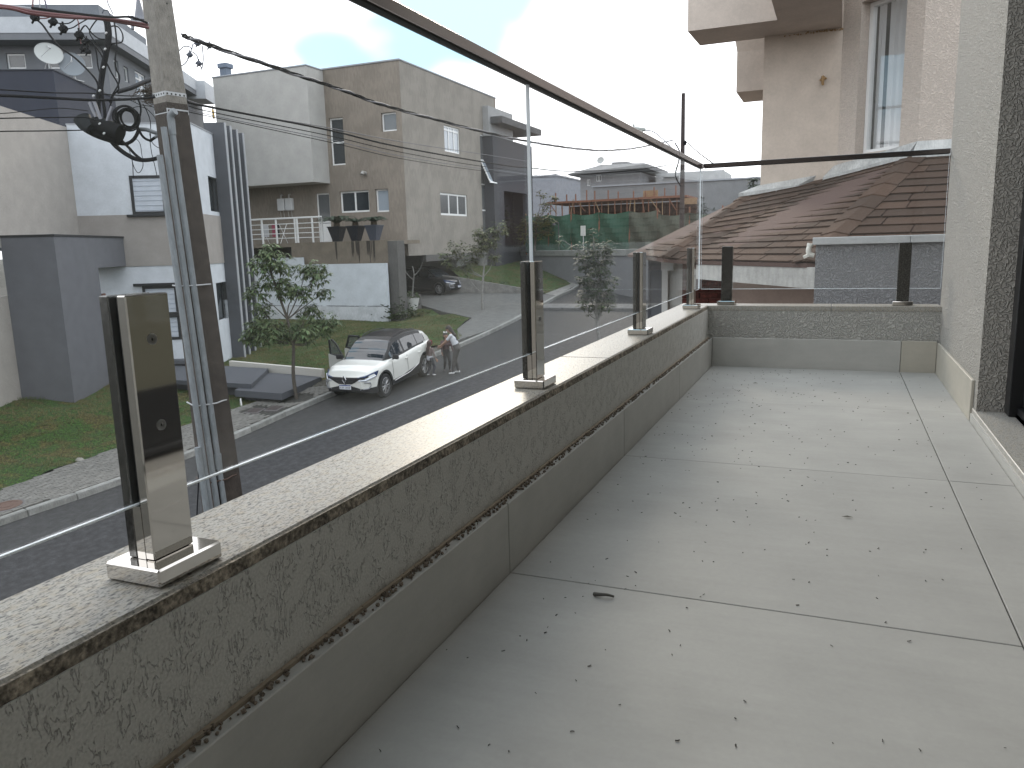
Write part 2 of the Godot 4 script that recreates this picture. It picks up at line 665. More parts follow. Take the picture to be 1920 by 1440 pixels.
func tufts(called: String, label: String, poly: PackedVector2Array, h: Callable, count: int, seed_: int, size: float) -> void:
	var rng := RandomNumberGenerator.new()
	rng.seed = seed_
	var blade := G.new()
	for k in 5:
		var a := TAU * k / 5.0 + 0.3 * k
		var o := Vector3(cos(a), 0, sin(a))
		var s := Vector3(-sin(a), 0, cos(a)) * 0.12
		var base := o * 0.25
		var tip := o * (0.5 + 0.12 * k) + Vector3.UP * (1.0 - 0.1 * k)
		blade.tri(base - s, base + s, tip)
	var mm := MultiMesh.new()
	mm.transform_format = MultiMesh.TRANSFORM_3D
	mm.use_colors = true
	mm.mesh = blade.mesh()
	var lo := Vector2(INF, INF)
	var hi := -lo
	for p in poly:
		lo = lo.min(p)
		hi = hi.max(p)
	var spots: Array = []
	var tries := 0
	while spots.size() < count and tries < count * 6:
		tries += 1
		var p := Vector2(rng.randf_range(lo.x, hi.x), rng.randf_range(lo.y, hi.y))
		if Geometry2D.is_point_in_polygon(p, poly):
			spots.append(p)
	mm.instance_count = spots.size()
	for i in spots.size():
		var p: Vector2 = spots[i]
		var s := size * rng.randf_range(0.6, 1.4)
		mm.set_instance_transform(i, Transform3D(Basis(Vector3.UP, rng.randf() * TAU).scaled(Vector3(s, s * rng.randf_range(0.6, 1.2), s)), Vector3(p.x, h.call(p.x, p.y) - 0.005, p.y)))
		var dry := clampf(sin(p.x * 1.7 + 2.0 * sin(p.y * 0.9)) * 0.35 + sin(p.y * 2.3 + p.x) * 0.2 + rng.randf() * 0.8, 0.0, 1.0)
		mm.set_instance_color(i, Color(lerpf(0.092, 0.19, dry), lerpf(0.118, 0.17, dry), lerpf(0.05, 0.09, dry)))
	var m := flat_mat("grass_blade", 1, 1, 1, 0.9, 0.0, 0.3)
	m.vertex_color_use_as_albedo = true
	var o := MultiMeshInstance3D.new()
	o.name = numbered(called, self)
	o.multimesh = mm
	o.material_override = m
	add_child(o, true)
	setting(o, "stuff")
	tag(o, label, "grass")


func build_ground() -> void:
	var earth := surf("earth", 0.11, 0.10, 0.075, 0.95, "speckle", 3.0)
	var asphalt := surf("asphalt", 0.074, 0.074, 0.079, 0.85, "speckle", 1.1, "speckle", 0.35)
	var cement := surf("cement", 0.34, 0.33, 0.31, 0.9, "concrete", 2.4)
	var paving := surf("pavement_block", 0.25, 0.24, 0.22, 0.9, "concrete", 0.9)
	var grass := surf("grass", 0.17, 0.168, 0.095, 1.0, "grass", 3.1, "speckle", 2.0)
	# the ground to the horizon, below everything that is laid on it
	var g := G.new()
	var h := func(x: float, z: float) -> float:
		var y := ground_height(x, z) - 0.55
		y += smoothstep(-46.0, -70.0, z) * 2.2
		if x < -30.0:
			y += 0.0
		return y
	for i in 40:
		for j in 40:
			var xs: Array = []
			var zs: Array = []
			for k in 2:
				var a := (i + k) / 40.0 * 2.0 - 1.0
				var b := (j + k) / 40.0 * 2.0 - 1.0
				xs.append(a * 30.0 + a * a * a * 520.0 - 10.0)
				zs.append(b * 40.0 + b * b * b * 510.0 - 25.0)
			g.quad(Vector3(xs[0], h.call(xs[0], zs[1]), zs[1]), Vector3(xs[1], h.call(xs[1], zs[1]), zs[1]), Vector3(xs[1], h.call(xs[1], zs[0]), zs[0]), Vector3(xs[0], h.call(xs[0], zs[0]), zs[0]))
	setting(obj("ground", g, earth))

	# the road, from the left kerb to the pavement on this side
	var kerb := along(KERB, 5)
	var road := PackedVector2Array()
	for p in kerb:
		road.append(Vector2(p.x, p.z))
	for q in [Vector2(-20.0, -54.0), Vector2(-13.0, -47.0), Vector2(-7.6, -38.6), Vector2(0.0, -37.5), Vector2(12.0, -37.5), Vector2(12.0, -29.0), Vector2(-5.0, -29.0), Vector2(-6.2, -27.0), Vector2(-6.2, 12.0), Vector2(-17.5, 12.0)]:
		road.append(q)
	g = G.new()
	sheet(g, road, func(x: float, z: float) -> float: return ground_height(x, z), 2.0)
	var r := obj("road", g, asphalt)
	setting(r)
	# kerb stones, each about a metre long
	var row := Node3D.new()
	row.name = "kerb"
	add_child(row)
	setting(row)
	var i := 0
	var last: Vector3 = kerb[0]
	for p in kerb:
		if p.distance_to(last) < 0.95:
			continue
		var a: Vector3 = last
		var b: Vector3 = p
		a.y = ground_height(a.x, a.z) + 0.04
		b.y = ground_height(b.x, b.z) + 0.04
		var z := (a - b).normalized()
		var x := Vector3.UP.cross(z).normalized()
		g = G.new()
		g.box((a + b) / 2 - x * 0.08, Vector3(0.15, 0.22, a.distance_to(b) - 0.012), Basis(x, z.cross(x), z), 0.02)
		obj("kerb_stone", g, surf("kerb_%d" % (i % 3), 0.33 + 0.04 * (i % 3), 0.33 + 0.04 * (i % 3), 0.31 + 0.04 * (i % 3), 0.9, "concrete", 1.3), row)
		last = p
		i += 1
	# the raised crossing at the far junction
	g = G.new()
	var pa := Vector3(-13.6, ground_height(0, -36.0), -36.0)
	for k in 12:
		var x0 := -13.5 + k * 0.62
		g.box(Vector3(x0 + 0.3, ground_height(0, -36.4) + 0.05, -36.6), Vector3(0.61, 0.2, 1.2), Basis(Vector3.RIGHT, 0.08), 0.02)
	setting(obj("raised_crossing", g, surf("crossing", 0.2, 0.2, 0.2, 0.9, "concrete", 1.5)))

	# the pavement: a bed with block paving on it
	var pave := PackedVector2Array()
	var edge := along(EDGE, 5)
	for p in edge:
		pave.append(Vector2(p.x, p.z))
	var back: Array = kerb.filter(func(p: Vector3) -> bool: return p.z > -21.5)
	back.reverse()
	for p in back:
		pave.append(Vector2(p.x - 0.16, p.z))
	g = G.new()
	var ph := func(x: float, z: float) -> float: return ground_height(x, z) + 0.115
	sheet(g, pave, ph, 2.0)
	var bed := obj("pavement", g, surf("pavement_bed", 0.12, 0.115, 0.1, 0.95, "speckle", 0.8))
	setting(bed)
	var rng := RandomNumberGenerator.new()
	rng.seed = 5
	var blocks: Array = []
	for k in 3:
		blocks.append(G.new())
	var dir := Vector2(0.2, -1.0).normalized()
	var across := Vector2(dir.y, -dir.x)
	for a in range(-10, 110):
		for b in range(-70, 40):
			var p := Vector2(-16.2, -7.5) + dir * (a * 0.205 + (0.1 if b % 2 else 0.0)) + across * (b * 0.105)
			if p.y > -8.2 or p.y < -21.0 or not Geometry2D.is_point_in_polygon(p, pave) or not Geometry2D.is_point_in_polygon(p + across * 0.06, pave) or not Geometry2D.is_point_in_polygon(p - across * 0.06, pave):
				continue
			if Vector2(p.x + 15.05, p.y + 19.1).length() < 0.55 or (absf(p.x + 15.2) < 0.62 and absf(p.y + 17.75) < 0.42):
				continue
			var gg: G = blocks[rng.randi() % 3]
			var bas := Basis(Vector3.UP, atan2(-dir.x, -dir.y) + rng.randf_range(-0.03, 0.03)) * Basis(Vector3.RIGHT, rng.randf_range(0.05, 0.11))
			gg.box(Vector3(p.x, ph.call(p.x, p.y) + 0.008 + rng.randf() * 0.008, p.y), Vector3(0.096, 0.03, 0.194), bas)
	for k in 3:
		var s := 0.92 + 0.08 * k
		setting(obj("paving_blocks", blocks[k], surf("block_%d" % k, 0.255 * s, 0.245 * s, 0.225 * s, 0.9, "concrete", 0.9), bed), "stuff")
	# manhole covers in the pavement
	for q in [[Vector3(-15.42, 0, -17.62), "square rusty manhole cover in the pavement, nearer the pole"], [Vector3(-14.98, 0, -17.95), "square rusty manhole cover in the pavement, nearer the kerb"]]:
		var at: Vector3 = q[0]
		at.y = ph.call(at.x, at.z)
		var o := thing("manhole_cover", q[1], "manhole cover", at, 0.15, "square manhole covers in the pavement")
		var m := flat_mat("rusty_iron", 0.075, 0.06, 0.058, 0.75, 0.3)
		g = G.new()
		g.box(Vector3(0, 0.012, 0), Vector3(0.42, 0.05, 0.52), Basis(Vector3.RIGHT, 0.08), 0.008)
		obj("frame", g, flat_mat("worn_iron", 0.13, 0.12, 0.12, 0.7, 0.3), o)
		g = G.new()
		for k in 5:
			g.box(Vector3(-0.14 + 0.07 * k, 0.042, 0), Vector3(0.045, 0.012, 0.42), Basis(Vector3.RIGHT, 0.08), 0.003)
		obj("lid", g, m, o)
	var rp := Vector3(-15.91, ph.call(-15.91, -10.45), -10.45)
	var rd := thing("manhole_cover", "round rusty manhole cover in the pavement at the left edge", "manhole cover", rp)
	g = G.new()
	g.lathe([Vector2(0.36, 0.0), Vector2(0.36, 0.026), Vector2(0.33, 0.03), Vector2(0.0, 0.03)], 24, Transform3D(Basis(Vector3.RIGHT, 0.08), Vector3.ZERO))
	obj("frame", g, flat_mat("worn_iron", 0.13, 0.12, 0.12, 0.7, 0.3), rd)
	g = G.new()
	g.lathe([Vector2(0.29, 0.02), Vector2(0.29, 0.038), Vector2(0.22, 0.04), Vector2(0.22, 0.034), Vector2(0.13, 0.034), Vector2(0.13, 0.04), Vector2(0.0, 0.04)], 24, Transform3D(Basis(Vector3.RIGHT, 0.08), Vector3.ZERO))
	obj("lid", g, flat_mat("rusty_lid", 0.12, 0.075, 0.06, 0.8, 0.2), rd)

	# the front lawns
	var near := PackedVector2Array()
	for p in edge:
		near.append(Vector2(p.x - 0.02, p.z))
	for q in [Vector2(-15.75, -21.2), Vector2(-20.0, -22.2), Vector2(-24.5, -23.4), Vector2(-34.0, -21.0), Vector2(-34.0, -2.0)]:
		near.append(q)
	g = G.new()
	sheet(g, near, lawn_height, 0.8)
	setting(obj("lawn", g, grass))
	tufts("lawn_grass", "short patchy grass of the lawn in front of the grey house", near, lawn_height, 40000, 8, 0.065)
	var far := PackedVector2Array([Vector2(-15.6, -21.4), Vector2(-15.0, -23.0), Vector2(-14.45, -26.0), Vector2(-14.0, -28.6), Vector2(-15.0, -30.0), Vector2(-15.5, -31.6), Vector2(-15.7, -32.8), Vector2(-17.8, -34.2), Vector2(-20.2, -36.0), Vector2(-20.2, -33.2), Vector2(-30.0, -33.2), Vector2(-30.0, -24.6), Vector2(-24.5, -23.5), Vector2(-20.3, -22.3)])
	g = G.new()
	sheet(g, far, lawn_height, 0.8)
	setting(obj("lawn", g, grass))
	tufts("lawn_grass", "green mown grass of the lawn behind the white car", far, lawn_height, 26000, 9, 0.065)
	# white edging between lawn and stepping slabs
	g = G.new()
	g.box(Vector3(-18.0, -3.36, -21.75), Vector3(4.8, 0.3, 0.14), Basis(Vector3.UP, -0.19), 0.01)
	tag(obj("lawn_edging", g, flat_mat("edging_white", 0.52, 0.5, 0.46, 0.9)), "pale straight edging between the dark stepping slabs and the lawn", "edging")

	for q in [[Vector3(-17.0, -4.3, -13.1), 0.11, "pale_stone", "pale round stone at the edge of the near lawn", "stone"]]:
		g = G.new()
		g.lathe([Vector2(0.0, -0.05), Vector2(q[1], 0.0), Vector2(q[1] * 0.9, 0.08), Vector2(q[1] * 0.5, 0.13), Vector2(0.0, 0.14)], 9)
		var st := obj(q[2], g, surf("stone_pale", 0.4, 0.38, 0.34, 0.9, "concrete", 0.5))
		st.position = q[0]
		st.scale = Vector3(1.2, 0.9, 0.9)
		tag(st, q[3], q[4])
	var scrap := thing("paper_scrap", "small white scrap standing in the lawn right of the near pole", "scrap", Vector3(-16.207, -3.750, -17.954))
	g = G.new()
	g.hull([Vector3(-0.05, -0.05, 0), Vector3(0.05, -0.05, 0.01), Vector3(0.04, -0.05, 0.05)], [Vector3(-0.03, 0.15, 0), Vector3(0.03, 0.18, 0.01), Vector3(0.0, 0.13, 0.04)])
	obj("scrap", g, flat_mat("scrap_white", 0.65, 0.65, 0.63, 0.8), scrap)

	# the strip of verge behind the kerb beside the car, and the far drive
	var drive := PackedVector2Array([Vector2(-14.0, -28.0), Vector2(-13.66, -30.0), Vector2(-13.56, -33.0), Vector2(-13.75, -36.5), Vector2(-13.95, -40.0), Vector2(-15.0, -40.6), Vector2(-17.0, -40.9), Vector2(-30.0, -41.0), Vector2(-30.0, -36.6), Vector2(-20.3, -36.6), Vector2(-17.8, -34.5), Vector2(-15.7, -33.1), Vector2(-15.2, -30.5)])
	g = G.new()
	var dh := func(x: float, z: float) -> float: return ground_height(x, z) + 0.12
	sheet(g, drive, dh, 1.0)
	skirt(g, drive, dh, 0.6)
	setting(obj("driveway", g, surf("drive", 0.2, 0.2, 0.19, 0.9, "concrete", 2.0)))
	var verge := PackedVector2Array([Vector2(-15.9, -20.2), Vector2(-14.7, -21.0), Vector2(-14.2, -23.5), Vector2(-13.7, -27.2), Vector2(-14.0, -28.3), Vector2(-14.5, -26.0), Vector2(-15.0, -23.0), Vector2(-15.7, -21.3)])
	g = G.new()
	sheet(g, verge, func(x: float, z: float) -> float: return ground_height(x, z) + 0.11, 1.0)
	setting(obj("verge", g, surf("verge_soil", 0.19, 0.175, 0.14, 0.95, "speckle", 1.4)))
	# the lawn that climbs to the left beyond the drive
	var slope := PackedVector2Array([Vector2(-14.8, -40.8), Vector2(-14.6, -44.6), Vector2(-16.5, -48.2), Vector2(-22.0, -54.0), Vector2(-28.0, -60.0), Vector2(-32.0, -60.0), Vector2(-26.0, -48.0), Vector2(-20.0, -41.0), Vector2(-17.0, -41.0)])
	var sh := func(x: float, z: float) -> float:
		var y := ground_height(x, z) + 0.13
		return y + clampf((-x - 15.2) * 0.17, 0.0, 1.6) + clampf((-46.0 - z) * 0.06, 0.0, 0.6)
	g = G.new()
	sheet(g, slope, sh, 1.0)
	setting(obj("lawn", g, grass))
	tufts("lawn_grass", "dark green grass on the bank beyond the driveway", slope, sh, 12000, 10, 0.06)
	g = G.new()
	g.prism(PackedVector2Array([Vector2(-15.0, -2.4), Vector2(-15.0, -1.93), Vector2(-20.3, -1.08), Vector2(-25.0, -0.45), Vector2(-25.0, -2.4)]), 0.16, Transform3D(Basis.IDENTITY, Vector3(0, 0, -41.12)))
	setting(obj("bank_edge", g, cement))
	var walk := PackedVector2Array([Vector2(-13.95, -40.0), Vector2(-14.1, -44.2), Vector2(-15.7, -47.8), Vector2(-20.2, -52.0), Vector2(-20.8, -51.6), Vector2(-16.5, -47.6), Vector2(-14.9, -44.6), Vector2(-14.8, -40.6)])
	g = G.new()
	sheet(g, walk, func(x: float, z: float) -> float: return ground_height(x, z) + 0.125, 1.0)
	setting(obj("pavement", g, cement))
	# the pavement on this side
	g = G.new()
	sheet(g, PackedVector2Array([Vector2(-6.2, 12.0), Vector2(-6.2, -27.0), Vector2(-5.0, -28.8), Vector2(-0.9, -28.8), Vector2(-0.9, 12.0)]), func(x: float, z: float) -> float: return ground_height(x, z) + 0.12, 2.0)
	setting(obj("pavement", g, paving))


# ---------------------------------------------------------------- the balcony

func build_balcony() -> void:
	var tile_m := surf("floor_tile", 0.42, 0.412, 0.385, 0.78, "tile", 1.3)
	var tile_b := surf("floor_tile_b", 0.41, 0.402, 0.376, 0.8, "tile", 1.7)
	var skirt := surf("skirting_tile", 0.53, 0.52, 0.485, 0.55, "tile", 0.9)
	var render_ := surf("balcony_render", 0.575, 0.565, 0.53, 0.92, "render_tone", 0.5, "render_relief", 0.35)
	var granite := surf("granite", 0.385, 0.37, 0.342, 0.34, "granite", 0.30)
	granite.metallic_specular = 0.22
	var rough_edge := surf("granite_edge", 0.46, 0.40, 0.32, 0.9, "mottle", 0.3, "mottle", 0.3)
	var grout := flat_mat("grout", 0.075, 0.075, 0.07, 0.95)
	var rng := RandomNumberGenerator.new()
	rng.seed = 3

	# floor: screed with joints, and each tile on it
	var g := G.new()
	g.span(-0.66, 0.66, -0.16, -0.006, -4.39, 1.2)
	var fl := obj("balcony_floor", g, grout)
	setting(fl)
	var zs := [1.2, 0.513, -0.467, -1.447, -2.427, -3.405, -4.372]
	for i in zs.size() - 1:
		for col in [[-0.618, 0.3165], [0.3195, 0.478]]:
			g = G.new()
			var lift := rng.randf_range(-0.0006, 0.0006)
			g.span(col[0], col[1], -0.006, lift, zs[i] - 0.0013, zs[i + 1] + 0.0013, 0.0012)
			obj("floor_tile", g, tile_m if i % 2 == 0 else tile_b, fl)
	# dry bits of leaf and bud scattered over the floor
	g = G.new()
	for k in 460:
		var p := Vector3(rng.randf_range(-0.6, 0.46), 0.002, -pow(rng.randf(), 0.72) * 4.3)
		if rng.randf() < 0.55:
			p.x = lerpf(p.x, -0.6, rng.randf() * 0.75)
		var a := rng.randf() * TAU
		var l := rng.randf_range(0.002, 0.0068)
		var w := rng.randf_range(0.0005, 0.0011)
		var d := Vector3(cos(a), 0, sin(a)) * l
		var e := Vector3(cos(a + rng.randf_range(-0.9, 0.9)), 0.1, sin(a + rng.randf_range(-0.9, 0.9))) * l * 0.8
		g.tube([p - d * 0.5, p, p + e * 0.6], w, 4)
	var bits := obj("leaf_litter", g, flat_mat("dry_bits", 0.05, 0.047, 0.04, 0.9))
	setting(bits, "stuff")
	tag(bits, "dark dry leaf bits scattered over the grey balcony floor tiles", "leaf litter")
	# a curled pod husk near the second joint
	g = G.new()
	g.tube(smooth([Vector3(-0.418, 0.004, -1.398), Vector3(-0.405, 0.007, -1.394), Vector3(-0.39, 0.008, -1.395), Vector3(-0.378, 0.004, -1.4)]), 0.0042, 6, 0.002)
	tag(obj("seed_husk", g, flat_mat("husk", 0.09, 0.085, 0.075, 0.9)), "small dark elongated husk on the floor by the nearest tile joint", "husk")
	for q in [Vector3(0.05, 0, -2.02), Vector3(-0.34, 0, -3.86)]:
		var lf := G.new()
		for s in [-1.0, 1.0]:
			lf.tri(q + Vector3(-0.014, 0.003, 0), q + Vector3(0, 0.006, s * 0.004), q + Vector3(0.014, 0.004, 0.001))
		tag(obj("dry_leaf", lf, flat_mat("dry_leaf", 0.16, 0.15, 0.12, 0.9)), "curled grey dry leaf lying in the middle of the floor" if q.x > 0 else "curled grey dry leaf lying near the far end of the floor", "leaf")

	# street-side parapet
	var par := thing("street_parapet", "long low rendered parapet with granite coping along the street side", "parapet", Vector3(-0.73, 0, -1.6))
	g = at_base(par.position)
	g.span(-0.80, -0.645, -0.5, 0.3115, -4.54, 1.4)
	obj("wall", g, render_, par)
	g = at_base(par.position)
	g.span(-0.645, -0.6385, -0.06, 0.158, -4.384, 1.4)
	obj("mortar_bed", g, flat_mat("mortar_dark", 0.33, 0.275, 0.21, 0.95), par)
	for s in [[1.4, -0.26], [-0.264, -2.36], [-2.364, -4.384]]:
		g = at_base(par.position)
		g.span(-0.812, -0.651, 0.3125, 0.331, s[0], s[1], 0.003)
		obj("coping_slab", g, granite, par)
		g = at_base(par.position)
		g.span(-0.651, -0.6475, 0.310, 0.3285, s[0], s[1])
		obj("coping_edge", g, rough_edge, par)
	for s in [[1.4, 0.513], [0.510, -0.467], [-0.470, -1.447], [-1.450, -2.427], [-2.430, -3.405], [-3.408, -4.371]]:
		g = at_base(par.position)
		g.span(-0.6385, -0.619, -0.05, 0.1535, s[0], s[1], 0.0015)
		obj("skirting_tile", g, skirt, par)
	# gritty mortar left on top of the skirting
	g = at_base(par.position)
	for k in 1500:
		var z := 0.2 - pow(rng.randf(), 0.8) * 4.55
		var r := rng.randf_range(0.0008, 0.0024)
		g.box(Vector3(rng.randf_range(-0.643, -0.6235), 0.1545 + r * 0.6, z), Vector3(r, r, r) * 2.0, Basis(Vector3(rng.randf(), rng.randf(), 0.3).normalized(), rng.randf() * 3.0))
	setting(obj("mortar_grit", g, surf("grit", 0.56, 0.46, 0.36, 0.95, "speckle", 0.05), par), "stuff")

	# end parapet
	var en := thing("end_parapet", "short rendered parapet with granite coping across the balcony's far end", "parapet", Vector3(-0.07, 0, -4.46))
	g = at_base(en.position)
	g.span(-0.645, 0.489, -0.5, 0.3045, -4.54, -4.386)
	obj("wall", g, surf("end_render", 0.53, 0.515, 0.475, 0.92, "worm_tone", 0.42, "worm_relief", 0.9), en)
	for s in [[-0.8115, -0.02], [-0.017, 0.4885]]:
		g = at_base(en.position)
		g.span(s[0], s[1], 0.3055, 0.331, -4.548, -4.389, 0.002)
		obj("coping_slab", g, granite, en)
		g = at_base(en.position)
		g.span(maxf(s[0], -0.645), s[1], 0.3045, 0.3285, -4.389, -4.385)
		obj("coping_edge", g, surf("end_coping_edge", 0.4, 0.39, 0.36, 0.8, "granite", 0.22, "speckle", 0.5), en)
	for s in [[-0.618, 0.3165, "a"], [0.3185, 0.477, "b"]]:
		g = at_base(en.position)
		g.span(s[0], s[1], -0.05, 0.158, -4.386, -4.372, 0.0015)
		obj("skirting_tile", g, skirt if s[2] == "a" else surf("skirting_tile_light", 0.52, 0.485, 0.41, 0.55, "tile", 0.9), en)

	# the house this balcony belongs to
	var hs := thing("own_house", "grey rendered corner of the house with a dark door at the right edge", "house", Vector3(2.5, -5.9, -1.6))
	var col := surf("column_render", 0.45, 0.425, 0.385, 0.92, "worm_tone", 0.42, "worm_relief", 0.8)
	g = at_base(hs.position)
	g.span(0.489, 0.62, -0.4, 3.1, -4.46, -3.2)
	g.span(0.62, 3.2, -0.4, 3.1, -4.46, -4.2)
	obj("wall", g, col, hs)
	g = at_base(hs.position)
	g.span(-0.66, 5.0, 2.62, 2.8, -2.6, 2.61)
	obj("unseen_ceiling", g, surf("unseen_ceiling_paint", 0.78, 0.77, 0.75, 0.9, "paint", 2.0), hs)  # out of view; its reach darkens the near end of the balcony
	g = at_base(hs.position)
	g.span(-0.64, 0.6, -0.5, 0.32, 1.4, 1.6)
	g.span(0.62, 3.2, -0.16, 2.62, -0.2, 0.0)
	g.span(0.58, 0.72, -0.16, 2.62, -0.2, 3.2)
	obj("side_wall", g, surf("unseen_side_render", 0.58, 0.57, 0.54, 0.92, "worm_tone", 0.42, "worm_relief", 0.8), hs)  # out of view; kept pale to bounce light onto the parapet
	g = at_base(hs.position)
	g.span(-0.79, 3.2, -6.6, -0.5, -4.52, 4.0)
	obj("lower_storey", g, surf("lower_render", 0.34, 0.33, 0.31, 0.92, "paint", 2.0), hs)
	g = at_base(hs.position)
	g.span(0.478, 0.489, -0.05, 0.152, -4.371, -3.27, 0.0015)
	obj("skirting_tile", g, surf("skirting_tile_light", 0.52, 0.485, 0.41, 0.55, "tile", 0.9), hs)
	for s in [[-3.26, -1.62], [-1.617, -0.2]]:
		g = at_base(hs.position)
		g.span(0.484, 0.70, 0.005, 0.05, s[0], s[1], 0.002)
		obj("door_sill", g, surf("granite_grey", 0.5, 0.49, 0.47, 0.3, "granite", 0.3), hs)
	g = at_base(hs.position)
	g.span(0.4795, 0.484, -0.05, 0.03, -3.26, -0.2)
	obj("sill_riser", g, skirt, hs)
	g = at_base(hs.position)
	g.span(-3.4, 0.6, -6.6, 3.4, 2.6, 2.8)
	obj("plain_wall", g, surf("added_wall_render", 0.27, 0.262, 0.25, 0.92, "paint", 2.0), hs)  # added behind the camera to block bright reflections and light
	# black aluminium sliding door
	var black := flat_mat("black_aluminium", 0.012, 0.012, 0.013, 0.35)
	g = at_base(hs.position)
	g.span(0.575, 0.70, 0.052, 2.5, -3.198, -3.12, 0.002)
	g.span(0.60, 0.70, 0.052, 0.085, -3.12, -0.2, 0.002)
	g.span(0.575, 0.70, 2.45, 2.62, -3.12, -0.2, 0.002)
	for k in 3:
		g.span(0.592, 0.60, 0.056, 0.062, -3.1, -0.2)
	var fr := obj("door_frame", g, black, hs)
	for s in [[-3.119, -1.6], [-1.66, -0.2]]:
		var x := 0.63 if s[0] < -2 else 0.665
		g = at_base(hs.position)
		g.wall(Vector3(x - 0.015, 0, 0), Vector3(0, 0, 1), Vector3(-1, 0, 0), s[0], s[1], 0.087, 2.448, 0.03, [[s[0] + 0.06, 0.27, s[1] - 0.06, 2.39]])
		var sash := obj("door", g, black, hs)
		g = at_base(hs.position)
		g.span(x - 0.004, x + 0.004, 0.27, 2.39, s[0] + 0.06, s[1] - 0.06)
		obj("pane", g, flat_mat("dark_glass", 0.11, 0.105, 0.08, 0.04, 0.0, 0.6), sash)  # opaque; olive colour stands in for the dim room behind
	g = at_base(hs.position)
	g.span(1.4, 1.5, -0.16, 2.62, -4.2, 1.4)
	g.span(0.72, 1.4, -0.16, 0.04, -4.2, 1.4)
	obj("room", g, flat_mat("unlit_dark", 0.06, 0.058, 0.055, 0.9), hs)  # dark colour stands in for an unlit room


# ---------------------------------------------------------------- the glass railing

